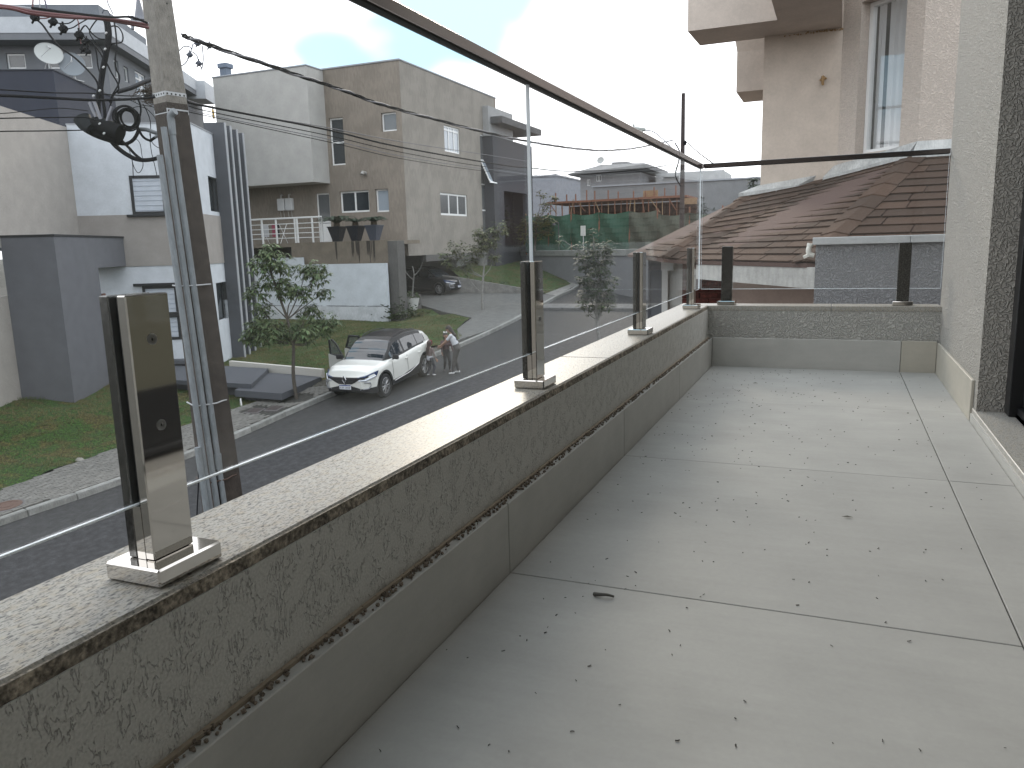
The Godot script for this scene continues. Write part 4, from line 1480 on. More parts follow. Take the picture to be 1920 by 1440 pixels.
	window("window", lift, Vector3(-2.86, 0, -8.3), Z, X, rw[2], 0.06, 0.07, [0.5], [0.72], wf, flat_mat("window_sky", 0.3, 0.34, 0.38, 0.08, 0.0, 0.8), hs)  # pale pane colour stands in for mirrored sky
	g = at_base(lift)
	g.span(-14.0, -2.4, 9.72, 9.99, -20.0, -7.02)
	obj("soffit", g, blue, hs)
	g = at_base(lift)
	g.span(-14.0, -2.38, 9.99, 10.62, -20.0, -7.0)
	g.span(-8.0, -1.9, 9.55, 10.55, -21.5, -19.6)
	obj("fascia", g, surf("fascia_white", 0.58, 0.6, 0.63, 0.9, "paint", 3.0), hs)
	g = at_base(lift)
	g.span(-14.0, -2.83, 10.62, 11.27, -13.2, -7.6)
	obj("roof_upstand", g, surf("upstand_grey", 0.175, 0.19, 0.215, 0.9, "paint", 3.0), hs)
	# brown strip of the entrance door under the wing
	g = at_base(lift)
	g.span(-0.02, 0.06, -3.7, -0.55, 2.2, 2.395)
	obj("door_post", g, flat_mat("door_wood", 0.13, 0.06, 0.045, 0.7), hs)

	# satellite dishes on the dark roof
	var bs := Basis(Vector3.UP, deg_to_rad(27.7))
	for q in [[Vector3(-2.78, 8.02, -2.3), Vector3(0.45, 0.45, 0.75), "tilted pale satellite dish on the dark flat roof, left one of the two", 0.46, flat_mat("dish_pale", 0.36, 0.37, 0.36, 0.6)], [Vector3(-2.12, 7.72, -2.6), Vector3(0.35, 0.25, 0.9), "grey satellite dish facing the street, right one of the two", 0.44, flat_mat("dish_grey", 0.18, 0.2, 0.22, 0.6)]]:
		var c: Vector3 = q[0]
		var foot := base + bs * Vector3(c.x - 0.05, 0, c.z - 0.2)
		foot.y = 7.19
		var o := thing("satellite_dish", q[2], "satellite dish", foot, 0.0, "satellite dishes on the dark roof")
		var ctr := base + bs * c
		ctr.y = c.y
		ctr -= foot
		var ax: Vector3 = (bs * q[1]).normalized()
		var side := Vector3.UP.cross(ax).normalized()
		var xf := Transform3D(Basis(side, ax, side.cross(ax)), ctr)
		g = G.new()
		var prof: Array = []
		for k in 9:
			var r: float = q[3] * k / 8.0
			prof.append(Vector2(r, r * r * 0.45))
		g.lathe(prof, 28, xf)
		g.lathe([Vector2(q[3], q[3] * q[3] * 0.45), Vector2(q[3] + 0.012, q[3] * q[3] * 0.45 + 0.004), Vector2(q[3], q[3] * q[3] * 0.45 + 0.016)], 28, xf)
		obj("dish", g, q[4], o)
		g = G.new()
		g.rod(xf * Vector3(0, 0.02, -q[3] * 0.9), xf * Vector3(0, 0.5, 0.1), 0.014, 6)
		g.rod(xf * Vector3(-q[3] * 0.6, 0.1, q[3] * 0.4), xf * Vector3(0, 0.5, 0.1), 0.009, 6)
		g.rod(xf * Vector3(0, 0.47, 0.08), xf * Vector3(0, 0.58, 0.12), 0.035, 8)
		obj("feed_arm", g, flat_mat("dish_metal", 0.4, 0.4, 0.4, 0.5, 0.3), o)
		g = G.new()
		g.rod(Vector3(0, 0, 0), ctr - ax * 0.05, 0.03, 8)
		g.rod(Vector3(0.3, 0, 0.2), ctr - ax * 0.05, 0.018, 6)
		g.rod(Vector3(-0.25, 0, 0.25), ctr - ax * 0.05, 0.018, 6)
		g.box(Vector3(0, 0.01, 0), Vector3(0.5, 0.03, 0.4))
		obj("mast", g, flat_mat("dish_metal", 0.4, 0.4, 0.4, 0.5, 0.3), o)

	# stepping slabs down to the pavement
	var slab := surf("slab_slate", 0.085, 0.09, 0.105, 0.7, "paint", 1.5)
	var defs := [
		["topmost dark stepping slab, against the white wall of the grey house", [Vector2(-24.3, -24.0), Vector2(-22.4, -23.9), Vector2(-21.6, -21.4), Vector2(-23.8, -21.4)], -3.13, 0.14],
		["middle dark stepping slab, broad and floating above the lawn by the pole", [Vector2(-22.5, -21.9), Vector2(-18.15, -21.6), Vector2(-16.55, -18.85), Vector2(-21.6, -18.85)], -3.33, 0.14],
		["lowest dark slab, meeting the pavement beside the young tree", [Vector2(-18.4, -21.6), Vector2(-15.75, -21.35), Vector2(-15.05, -18.4), Vector2(-16.9, -18.5)], -3.47, 0.2]]
	for q in defs:
		var pts: Array = q[1]
		var at := Vector3((pts[0].x + pts[2].x) / 2, q[2] - q[3], (pts[0].y + pts[2].y) / 2)
		var lo: Array = []
		var hi: Array = []
		for p in pts:
			lo.append(Vector3(p.x, q[2] - q[3], p.y) - at)
			hi.append(Vector3(p.x, q[2], p.y) - at)
		g = G.new()
		g.hull(lo, hi)
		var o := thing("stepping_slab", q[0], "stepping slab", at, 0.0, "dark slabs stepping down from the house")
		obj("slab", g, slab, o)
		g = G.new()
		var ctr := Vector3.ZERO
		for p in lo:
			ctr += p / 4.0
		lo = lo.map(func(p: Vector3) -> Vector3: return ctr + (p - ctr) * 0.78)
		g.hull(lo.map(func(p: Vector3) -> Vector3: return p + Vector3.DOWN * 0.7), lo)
		obj("plinth", g, flat_mat("slab_shade", 0.06, 0.06, 0.065, 0.95), o)  # dark base puts the shadow under the slab into its colour


# ---------------------------------------------------------------- the tall grey-brown house in the middle

func build_middle_house() -> void:
	var base := Vector3(-25.0, -2.9, -42.0)
	var hs := thing("grey_brown_house", "tall flat-roofed grey-brown house behind the white garden wall, with a pale overhanging box", "house", base)
	var X := Vector3.RIGHT
	var brown := surf("brown_render_shaded", 0.275, 0.235, 0.195, 0.92, "streaked", 6.0)
	var side := surf("brown_render_lit", 0.31, 0.282, 0.247, 0.92, "streaked", 6.0)  # lit copy of the front wall's colour, for the brighter right side
	var pale := surf("pale_render", 0.52, 0.505, 0.48, 0.92, "paint", 5.0)
	var dark := surf("base_render", 0.12, 0.115, 0.11, 0.92, "streaked", 4.0)
	var wf := flat_mat("white_frame", 0.72, 0.72, 0.71, 0.4)
	var cap := flat_mat("cap_grey", 0.3, 0.31, 0.33, 0.7)
	var g := at_base(base)
	var lw := [[-25.33, 5.12, -24.45, 7.55], [-22.12, 6.62, -21.22, 7.55], [-24.95, 2.62, -23.12, 3.74], [-22.72, 2.57, -21.92, 3.75], [-26.5, 1.06, -25.62, 3.72]]
	g.wall(Vector3(0, 0, -36.5), X, Vector3.BACK, -31.6, -20.896, 0.25, 10.0, 0.3, lw)
	g.span(-31.6, -21.2, 9.0, 9.9, -48.3, -36.81)
	g.span(-31.9, -31.6, 0.25, 10.0, -48.4, -36.5)
	g.span(-31.6, -20.89, 0.25, 10.0, -48.7, -48.4)
	g.span(-31.6, -21.2, 0.3, 0.6, -48.3, -36.81)
	obj("wall", g, brown, hs)
	var rw := [[41.2, 6.02, 43.2, 7.46], [40.4, 2.45, 43.92, 3.7], [46.1, 1.46, 47.22, 7.52]]
	g = at_base(base)
	g.wall(Vector3(-20.89, 0, 0), Vector3.FORWARD, X, 36.506, 48.4, 0.25, 10.0, 0.3, rw)
	obj("side_wall", g, side, hs)
	g = at_base(base)
	g.span(-31.95, -20.85, 10.0, 10.09, -48.75, -36.45, 0.02)
	obj("roof_cap", g, cap, hs)
	# overhanging box
	g = at_base(base)
	g.span(-31.6, -25.5, 4.2, 9.95, -36.49, -35.05)
	obj("overhang_box", g, pale, hs)
	g = at_base(base)
	g.span(-31.65, -25.46, 9.95, 10.03, -36.44, -35.01, 0.02)
	obj("overhang_cap", g, cap, hs)
	# windows
	window("window", base, Vector3(0, 0, -36.5), X, Vector3.BACK, lw[0], 0.12, 0.08, [], [0.48], wf, pane_dark(), hs)
	window("window", base, Vector3(0, 0, -36.5), X, Vector3.BACK, lw[1], 0.14, 0.08, [], [], wf, pane_grey(), hs)
	window("window", base, Vector3(0, 0, -36.5), X, Vector3.BACK, lw[2], 0.12, 0.09, [0.5], [], wf, pane_dark(), hs)
	window("window", base, Vector3(0, 0, -36.5), X, Vector3.BACK, lw[3], 0.14, 0.08, [], [], wf, flat_mat("window_sky", 0.3, 0.34, 0.38, 0.08, 0.0, 0.8), hs)
	var door := window("door", base, Vector3(0, 0, -36.5), X, Vector3.BACK, lw[4], 0.1, 0.08, [], [0.42], wf, pane_grey(), hs)
	g = at_base(base)
	g.span(-26.4, -25.7, 1.15, 2.1, -36.64, -36.61)
	obj("door_panel", g, wf, door)
	var R := Vector3.FORWARD
	window("window", base, Vector3(-20.89, 0, 0), R, X, rw[0], 0.06, 0.09, [0.33, 0.66], [0.84], wf, flat_mat("window_sky", 0.3, 0.34, 0.38, 0.08, 0.0, 0.8), hs)
	window("window", base, Vector3(-20.89, 0, 0), R, X, rw[1], 0.06, 0.11, [0.33, 0.66], [], wf, pane_grey(), hs)
	var tall := window("window", base, Vector3(-20.89, 0, 0), R, X, rw[2], 0.06, 0.08, [], [0.235, 0.5, 0.745], wf, pane_grey(), hs)
	# the tilted-out sash of the tall window
	g = at_base(base)
	var tb := Basis(Vector3.FORWARD, deg_to_rad(-24.0))
	var tc := Vector3(-20.6, 5.22, -46.66)
	for e in [[Vector3(0, 0.7, 0), Vector3(0.06, 0.09, 1.08)], [Vector3(0, -0.7, 0), Vector3(0.06, 0.09, 1.08)], [Vector3(0, 0, 0.5), Vector3(0.06, 1.4, 0.08)], [Vector3(0, 0, -0.5), Vector3(0.06, 1.4, 0.08)]]:
		g.box(tc + tb * e[0], e[1], tb)
	obj("sash", g, wf, tall)
	g = at_base(base)
	g.box(tc, Vector3(0.02, 1.32, 0.94), tb)
	obj("pane", g, flat_mat("window_sky", 0.3, 0.34, 0.38, 0.08, 0.0, 0.8), tall)
	# wall vent and the two white heaters
	g = at_base(base)
	g.tube([Vector3(-23.25, 4.6, -36.5), Vector3(-23.25, 4.62, -36.25), Vector3(-23.25, 4.52, -36.18)], 0.1, 10)
	obj("vent_pipe", g, flat_mat("vent_metal", 0.4, 0.39, 0.37, 0.5, 0.3), hs)
	for x in [-28.73, -28.2]:
		var o := thing("water_heater", "white wall-mounted water heater box on the terrace, the %s of the two" % ("left" if x < -28.5 else "right"), "water heater", Vector3(x, 2.88, -36.38), 0.0, "water heaters on the terrace wall")
		g = G.new()
		g.box(Vector3(0, 0.33, 0), Vector3(0.47, 0.66, 0.22), Basis.IDENTITY, 0.03)
		obj("casing", g, flat_mat("heater_white", 0.62, 0.62, 0.62, 0.5), o)
		g = G.new()
		g.tube([Vector3(0, 0.66, 0), Vector3(0, 0.85, 0), Vector3(0, 0.86, -0.12)], 0.05, 8)
		g.rod(Vector3(-0.12, 0, 0), Vector3(-0.12, -0.35, -0.05), 0.015, 6)
		g.rod(Vector3(0.1, 0, 0), Vector3(0.1, -0.35, -0.05), 0.015, 6)
		obj("pipes", g, flat_mat("vent_metal", 0.4, 0.39, 0.37, 0.5, 0.3), o)
	# terrace
	g = at_base(base)
	g.span(-32.0, -20.16, 0.87, 1.06, -36.49, -33.32)
	g.span(-25.9, -20.16, -2.9, 0.868, -33.9, -33.3)
	g.span(-25.85, -20.16, 0.868, 1.07, -33.318, -33.295)
	obj("terrace_wall", g, surf("terrace_render", 0.215, 0.18, 0.14, 0.92, "streaked", 3.0), hs)
	g = at_base(base)
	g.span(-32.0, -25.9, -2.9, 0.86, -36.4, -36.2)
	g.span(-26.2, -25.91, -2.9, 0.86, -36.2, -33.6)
	obj("terrace_void", g, flat_mat("unlit_dark", 0.06, 0.058, 0.055, 0.9), hs)  # dark faces stand in for the shade under the terrace
	g = at_base(base)
	g.span(-20.158, -19.63, -3.2, 1.03, -33.95, -33.25)
	g.span(-20.5, -20.2, -3.2, -1.75, -36.4, -33.96)
	obj("pillar", g, dark, hs)
	# water stains running down the terrace wall from the pots
	var st := flat_mat("water_stain", 0.05, 0.042, 0.035, 0.95)
	var rng := RandomNumberGenerator.new()
	rng.seed = 21
	g = at_base(base)
	for q in [[-23.2, 0.1], [-22.1, 0.22], [-21.85, 0.14], [-21.2, 0.2], [-20.95, 0.08]]:
		for k in 5:
			var x: float = q[0] + rng.randf_range(-q[1], q[1]) * 0.7
			var w := rng.randf_range(0.015, 0.05)
			var low := 1.05 - rng.randf_range(0.5, 1.1)
			var pts := PackedVector2Array([Vector2(x - w, 1.06), Vector2(x + w, 1.06), Vector2(x + w * 0.8, lerpf(1.05, low, 0.6)), Vector2(x + w * 0.2, low), Vector2(x - w * 0.3, low), Vector2(x - w * 0.9, lerpf(1.05, low, 0.5))])
			g.prism(pts, 0.003, Transform3D(Basis.IDENTITY, Vector3(0, 0, -33.293 + 0.0006 * k)))
	setting(obj("water_stain", g, st, hs), "stuff")
	# terrace railing
	var rail := flat_mat("rail_white", 0.68, 0.68, 0.67, 0.5)
	g = at_base(base)
	g.span(-28.6, -23.95, 2.28, 2.36, -33.4, -33.33, 0.01)
	var rl := obj("railing", g, rail, hs)
	for y in [1.32, 1.56, 1.80, 2.04]:
		g = at_base(base)
		g.rod(Vector3(-28.6, y, -33.37), Vector3(-23.95, y, -33.37), 0.022, 6)
		obj("rail_bar", g, rail, rl)
	for x in [-28.5, -27.7, -26.8, -25.62, -25.48, -24.55, -23.97]:
		g = at_base(base)
		g.span(x - 0.04, x + 0.04, 1.06, 2.28, -33.41, -33.33, 0.01)
		obj("rail_post", g, rail, rl)
	# under the house: the carport
	g = at_base(base)
	g.span(-27.0, -26.7, -2.6, 0.24, -48.4, -36.9)
	g.span(-26.7, -25.2, -2.6, 0.24, -37.2, -36.9)
	g.span(-21.3, -20.93, -2.6, 0.245, -48.4, -46.0)
	g.span(-26.7, -21.31, -2.6, 0.24, -48.4, -48.1)
	g.span(-26.7, -21.85, -2.6, 0.24, -44.15, -44.0)
	obj("carport_wall", g, surf("carport_render", 0.27, 0.27, 0.26, 0.92, "streaked", 4.0), hs)
	g = at_base(base)
	for k in 4:
		g.span(-21.9, -21.84, -2.02 + k * 0.56, -2.02 + k * 0.56 + 0.545, -48.05, -44.16, 0.02)
	obj("garage_door", g, flat_mat("garage_door_white", 0.62, 0.63, 0.65, 0.6), hs)
	g = at_base(base)
	g.span(-21.2, -20.9, -0.1, 0.248, -45.69, -38.46)
	obj("beam", g, dark, hs)
	var rack := thing("drying_rack", "folding drying rack with white and dark pink cloths behind the terrace railing", "drying rack", Vector3(-27.7, 1.07, -34.3))
	g = G.new()
	for x in [-0.6, 0.6]:
		g.rod(Vector3(x, 0, -0.3), Vector3(x, 1.0, 0.3), 0.015, 5)
		g.rod(Vector3(x, 0, 0.3), Vector3(x, 1.0, -0.3), 0.015, 5)
	for z in [-0.3, 0.0, 0.3]:
		g.rod(Vector3(-0.7, 1.0, z), Vector3(0.7, 1.0, z), 0.01, 5)
	obj("frame", g, rail, rack)
	for q in [[-0.35, 0.5, "cloth_white", 0.5, 0.5, 0.52], [0.28, 0.3, "cloth_pink", 0.3, 0.06, 0.1], [0.5, 0.2, "cloth_black", 0.03, 0.03, 0.035]]:
		g = G.new()
		for k in 6:
			var x0: float = q[0] - q[1] / 2 + q[1] * k / 6.0
			var x1: float = x0 + q[1] / 6.0
			var d0 := 0.02 * sin(k * 2.1)
			var d1 := 0.02 * sin((k + 1) * 2.1)
			g.hull([Vector3(x0, 0.35, 0.31 + d0), Vector3(x1, 0.35, 0.31 + d1), Vector3(x1, 0.35, 0.325 + d1), Vector3(x0, 0.35, 0.325 + d0)], [Vector3(x0, 1.01, 0.31), Vector3(x1, 1.01, 0.31), Vector3(x1, 1.01, 0.325), Vector3(x0, 1.01, 0.325)])
		obj("cloth", g, flat_mat(q[2], q[3], q[4], q[5], 0.9), rack)
	# chimney pipe on the left
	g = at_base(base)
	g.span(-32.98, -32.5, 5.2, 11.0, -37.6, -37.2)
	g.span(-33.05, -32.4, 11.0, 11.25, -37.7, -37.1, 0.02)
	obj("chimney", g, flat_mat("chimney_blue", 0.1, 0.13, 0.18, 0.6), hs)

	# potted cycads on the terrace wall
	for q in [[-23.25, 1.25, 9, "potted cycad with wide drooping fronds, left of three on the terrace wall"], [-22.15, 0.62, 6, "potted cycad with few stubby fronds, middle of three on the terrace wall"], [-21.08, 0.85, 10, "potted cycad with short upright fronds, right of three on the terrace wall"]]:
		var o := thing("potted_cycad", q[3], "potted plant", Vector3(q[0], 1.07, -33.6), 0.0, "potted cycads on the terrace wall")
		g = G.new()
		g.hull([Vector3(-0.17, 0, -0.17), Vector3(0.17, 0, -0.17), Vector3(0.17, 0, 0.17), Vector3(-0.17, 0, 0.17)], [Vector3(-0.34, 0.72, -0.34), Vector3(0.34, 0.72, -0.34), Vector3(0.34, 0.72, 0.34), Vector3(-0.34, 0.72, 0.34)])
		g.box(Vector3(0, 0.72, 0), Vector3(0.72, 0.05, 0.72), Basis.IDENTITY, 0.01)
		obj("pot", g, flat_mat("pot_black" if q[0] < -21.5 else "pot_grey", 0.018 if q[0] < -21.5 else 0.06, 0.018 if q[0] < -21.5 else 0.065, 0.024 if q[0] < -21.5 else 0.085, 0.5), o)
		g = G.new()
		g.lathe([Vector2(0.13, 0.7), Vector2(0.16, 0.8), Vector2(0.13, 0.92), Vector2(0.0, 0.95)], 10)
		obj("trunk", g, flat_mat("cycad_trunk", 0.06, 0.045, 0.03, 0.95), o)
		g = G.new()
		var rg := RandomNumberGenerator.new()
		rg.seed = int(-q[0] * 100)
		for k in q[2] * 2:
			var a: float = TAU * k / (q[2] * 2.0) + rg.randf_range(-0.15, 0.15)
			var l: float = q[1] * rg.randf_range(0.65, 0.85)
			var d := Vector3(cos(a), 0, sin(a))
			var rise := rg.randf_range(0.25, 0.6)
			var rib := smooth([Vector3(0, 0.92, 0), Vector3(0, 0.92, 0) + d * l * 0.4 + Vector3.UP * rise * l * 0.55, Vector3(0, 0.92, 0) + d * l * 0.8 + Vector3.UP * rise * l * 0.6, Vector3(0, 0.92, 0) + d * l + Vector3.UP * rise * l * 0.25], 4)
			var sd := d.cross(Vector3.UP)
			for m in range(1, rib.size()):
				for sg in [-1.0, 1.0]:
					var p: Vector3 = rib[m]
					var lw2: float = 0.2 * sin(PI * (0.12 + 0.8 * m / rib.size()))
					g.tri(rib[m - 1], p, p + sd * sg * lw2 + d * 0.08 + Vector3.DOWN * 0.03)
		obj("fronds", g, flat_mat("cycad_green", 0.022, 0.036, 0.018, 0.6), o)

	# the white garden wall in front
	var wall_ := thing("white_garden_wall", "long white rendered garden wall at the back of the lawn", "wall", Vector3(-24.2, -3.0, -33.0))
	g = at_base(wall_.position)
	g.span(-30.0, -25.0, -3.3, 0.33, -33.1, -32.9)
	g.span(-25.0, -20.11, -3.3, -0.03, -33.1, -32.9)
	obj("wall", g, surf("garden_white", 0.68, 0.72, 0.76, 0.9, "paint", 4.0), wall_)
	g = at_base(wall_.position)
	g.span(-29.0, -20.13, -3.3, -2.12, -32.9, -32.885)
	obj("plinth", g, surf("plinth_white", 0.64, 0.66, 0.68, 0.9, "streaked", 2.2), wall_)
	g = at_base(wall_.position)
	for k in 70:
		var x := rng.randf_range(-28.0, -20.2)
		g.box(Vector3(x, -2.11 + rng.randf() * 0.02, -32.888), Vector3(rng.randf_range(0.04, 0.4), 0.025, 0.006))
	setting(obj("mould_line", g, flat_mat("mould", 0.16, 0.165, 0.17, 0.95), wall_), "stuff")

	# the dark house beyond it
	var b2 := Vector3(-22.0, -2.0, -50.5)
	var dk := thing("dark_house", "dark grey house with a flat projecting canopy, right of the grey-brown house", "house", b2)
	var dm := surf("charcoal_render", 0.058, 0.058, 0.068, 0.92, "paint", 3.0)
	g = at_base(b2)
	g.wall(Vector3(-20.3, 0, 0), Vector3.FORWARD, X, 47.0, 53.6, -2.4, 7.45, 0.3, [[48.3, 0.5, 52.4, 4.15]])
	g.span(-29.0, -20.3, -2.4, 7.45, -47.0, -46.7)
	g.span(-29.0, -20.6, -2.4, 7.4, -53.6, -53.3)
	g.span(-29.0, -20.6, 7.2, 7.4, -53.3, -47.0)
	obj("wall", g, dm, dk)
	g = at_base(b2)
	g.span(-21.8, -21.6, 0.0, 4.4, -53.0, -47.2)
	obj("recess", g, flat_mat("charcoal_shade", 0.022, 0.022, 0.03, 0.8), dk)  # darker copy of the wall colour, for the shade in the opening
	g = at_base(b2)
	g.span(-27.0, -19.7, 8.2, 8.62, -54.0, -46.9, 0.02)
	g.hull([Vector3(-20.5, 8.25, -54.0), Vector3(-19.7, 8.25, -54.0), Vector3(-20.3, 8.5, -55.6), Vector3(-20.6, 8.5, -55.6)], [Vector3(-20.5, 8.62, -54.0), Vector3(-19.7, 8.62, -54.0), Vector3(-20.3, 8.6, -55.6), Vector3(-20.6, 8.6, -55.6)])
	obj("canopy", g, surf("canopy_grey", 0.13, 0.13, 0.135, 0.9, "concrete", 3.0), dk)
	g = at_base(b2)
	g.span(-28.0, -20.5, 7.452, 9.25, -50.6, -46.6)
	obj("upper_wall", g, surf("upper_light", 0.38, 0.38, 0.38, 0.9, "paint", 3.0), dk)


# ---------------------------------------------------------------- trees, and the far side of the street

func leaf_mat(key: String) -> StandardMaterial3D:
	var m := flat_mat(key, 1, 1, 1, 0.55, 0.0, 0.4)
	m.vertex_color_use_as_albedo = true
	m.backlight_enabled = true
	m.backlight = Color(0.35, 0.45, 0.15)
	return m


func tree(called: String, label: String, group: String, base: Vector3, trunk: Array, r0: float, blobs: Array, leaf: float, green: Color, droop: float, bark: Material, seed_: int, per := 8) -> Node3D:
	# trunk: points from the base; blobs: [centre, radius, number of sprays, trunk point the limb leaves from]
	var rng := RandomNumberGenerator.new()
	rng.seed = seed_
	var o := thing(called, label, "tree", base, 0.0, group)
	var g := G.new()
	g.tube(smooth(trunk, 5), r0, 9, r0 * 0.45)
	obj("trunk", g, bark, o)
	var lm := G.new()
	var lv := G.new()
	lv.coloured = true
	for b in blobs:
		var c: Vector3 = b[0]
		var rad: float = b[1]
		var from: Vector3 = trunk[b[3]]
		var r1: float = r0 * lerpf(0.45, 0.28, float(b[3]) / maxf(1.0, trunk.size() - 1))
		var mid := from.lerp(c, 0.5) + Vector3(rng.randf_range(-0.1, 0.1), rng.randf_range(-0.2, 0.05), rng.randf_range(-0.1, 0.1)) * rad * 3.5
		lm.tube(smooth([from, mid, c], 4), r1, 6, r1 * 0.35)
		for k in b[2]:
			var d := Vector3(rng.randfn(), rng.randfn() * 0.8, rng.randfn()).normalized() * rad * pow(rng.randf(), 0.45)
			var tip := c + d
			if rng.randf() < 0.5:
				lm.tube([c.lerp(from, rng.randf() * 0.3), c + d * 0.5 + Vector3.UP * 0.03, tip], r1 * 0.2, 4, r1 * 0.1)
			var tone := rng.randf_range(0.55, 1.5)
			var turn := rng.randf() * TAU
			var out := (d * Vector3(1, 0.3, 1)).normalized()
			for m in per:
				var a := turn + TAU * m / per + rng.randf_range(-0.25, 0.25)
				var dir := (Vector3(cos(a), rng.randf_range(-droop, 0.35), sin(a)) + out * 0.5).normalized()
				var l := leaf * rng.randf_range(0.65, 1.2)
				var side := dir.cross(Vector3.UP).normalized() * l * 0.19
				var st := tip + dir * l * 0.18
				var m1 := tip + dir * l * 0.6 + Vector3.DOWN * droop * l * 0.08
				var en := tip + dir * l * 1.1 + Vector3.DOWN * droop * l * 0.5
				var t := tone * rng.randf_range(0.8, 1.25)
				lv.tint = Color(green.r * t * rng.randf_range(0.9, 1.2), green.g * t, green.b * t)
				lv.tri(st, m1 - side, m1 + side)
				lv.tri(m1 - side, en, m1 + side)
	obj("limbs", lm, bark, o)
	var cr := obj("crown", lv, leaf_mat("leaf"), o)
	return o


func build_far_side() -> void:
	var X := Vector3.RIGHT
	# the upper plot behind the grey wall
	var earth := surf("plot_earth", 0.13, 0.115, 0.085, 0.95, "speckle", 2.0)
	var g := G.new()
	g.hull([Vector3(-8.0, -2.6, -38.6), Vector3(-24.5, -2.6, -55.7), Vector3(-120, -2.6, -150), Vector3(60, -2.6, -150), Vector3(60, -2.6, -60)], [Vector3(-8.0, 0.16, -38.6), Vector3(-24.5, 0.16, -55.7), Vector3(-120, 0.3, -150), Vector3(60, 0.3, -150), Vector3(60, 0.16, -60)])
	setting(obj("upper_ground", g, earth))
	# grey retaining wall
	var wb := Vector3(-7.88, -2.6, -38.22)
	var wl := thing("grey_wall", "long grey retaining wall with a pale coping and end pillar across the junction", "wall", wb)
	var u := Vector3(-0.695, 0, -0.719).normalized()
	var nn := Vector3(-u.z, 0, u.x)
	if nn.z < 0:
		nn = -nn
	g = at_base(wb)
	g.wall(Vector3(-7.88, 0, -38.22), u, nn, 0.5, 24.0, -3.0, 0.0, 0.3, [])
	obj("wall", g, surf("wall_grey", 0.22, 0.225, 0.235, 0.92, "paint", 4.0), wl)
	var cop := surf("coping_pale", 0.40, 0.41, 0.39, 0.9, "concrete", 4.0)
	for k in 8:
		var a := 0.45 + k * 2.95
		g = at_base(wb)
		var bs := Basis(u, Vector3.UP, u.cross(Vector3.UP))
		var y := 0.13 - 0.012 * k
		g.box(Vector3(-7.88, y, -38.22) + u * (a + 1.47) - nn * 0.15, Vector3(2.93, 0.34, 0.46), bs, 0.015)
		obj("coping", g, cop, wl)
	g = at_base(wb)
	g.box(Vector3(-7.88, -1.2, -38.22) + u * 0.2, Vector3(0.52, 3.4, 0.6), Basis(u, Vector3.UP, u.cross(Vector3.UP)), 0.02)
	obj("pillar", g, surf("pillar_pale", 0.47, 0.46, 0.43, 0.9, "streaked", 2.0), wl)

	# green netting round the building site: sagging cloth between posts
	var nb := Vector3(-13.0, 0.1, -50.0)
	var net := thing("site_netting", "green netting fence round the building site above the grey wall", "fence", nb)
	var nm := flat_mat("net_green", 0.016, 0.058, 0.038, 0.9)
	nm.backlight_enabled = true
	nm.backlight = Color(0.06, 0.2, 0.13)
	var nd := flat_mat("net_dark", 0.06, 0.068, 0.05, 0.9)
	var posts := [-19.5, -17.9, -16.3, -14.4, -12.4, -10.6, -8.6, -6.6, -4.6]
	for i in posts.size() - 1:
		g = at_base(nb)
		var x0: float = posts[i]
		var x1: float = posts[i + 1]
		for a in 10:
			for b in 8:
				var q: Array = []
				for k in [[0, 0], [1, 0], [1, 1], [0, 1]]:
					var s: float = (a + k[0]) / 10.0
					var t: float = (b + k[1]) / 8.0
					var z := -50.0 + 0.3 * sin(PI * s) * sin(PI * t) + 0.1 * sin(s * 9.0 + i * 2.0 + t * 7.0)
					q.append(Vector3(lerpf(x0, x1, s), 0.1 + t * (2.5 - 0.15 * sin(PI * s) + (0.0 if i < 5 else -0.25)), z))
				g.quad(q[0], q[1], q[2], q[3])
		obj("netting", g, nm if x1 < -12.0 else nd, net)
	var wood := surf("form_wood", 0.27, 0.12, 0.075, 0.95, "streaked", 1.0)
	var wood2 := surf("pale_wood", 0.36, 0.23, 0.13, 0.95, "streaked", 1.0)
	for x in posts:
		g = at_base(nb)
		g.span(x - 0.04, x + 0.04, 0.0, 2.7, -50.12, -50.04)
		obj("post", g, wood, net)
	# the formwork of the first floor: deck boards, props and stray timbers
	var fb := Vector3(-13.0, 0.2, -53.5)
	var fw := thing("formwork", "reddish timber formwork and props of a house under construction behind the green netting", "formwork", fb)
	var rng := RandomNumberGenerator.new()
	rng.seed = 31
	g = at_base(fb)
	g.span(-19.0, -9.4, 0.2, 3.4, -58.0, -57.8)
	obj("brick_wall", g, surf("hollow_brick", 0.21, 0.10, 0.07, 0.95, "speckle", 1.5), fw)
	for k in 3:
		g = at_base(fb)
		g.span(-19.2 + 3.3 * k, -15.95 + 3.3 * k, 3.44 + 0.015 * k, 3.58 + 0.015 * k, -57.7, -53.4)
		obj("deck", g, wood, fw)
	for k in 21:
		var x := -19.0 + k * 0.47 + rng.randf_range(-0.1, 0.1)
		g = at_base(fb)
		g.rod(Vector3(x, 0.2, -53.6), Vector3(x + rng.randf_range(-0.12, 0.12), 3.45, -53.55), rng.randf_range(0.03, 0.05), 6)
		obj("prop", g, wood2 if k % 4 == 1 else wood, fw)
	for k in 12:
		var x := -18.8 + k * 0.8 + rng.randf_range(-0.2, 0.2)
		g = at_base(fb)
		g.span(x, x + 0.07, 3.59, 3.95 + rng.randf() * 0.35, -53.7, -53.62)
		obj("upright", g, wood, fw)
	for k in 9:
		g = at_base(fb)
		var x := -18.5 + k * 1.05
		g.rod(Vector3(x, 2.5 + rng.randf() * 0.4, -53.5), Vector3(x + rng.randf_range(-0.9, 0.9), 3.42 + rng.randf() * 0.3, -53.45), 0.035, 5)
		obj("brace", g, wood2 if k % 2 else wood, fw)
	g = at_base(fb)
	g.span(-12.4, -11.4, 3.6, 4.05, -54.0, -53.9)
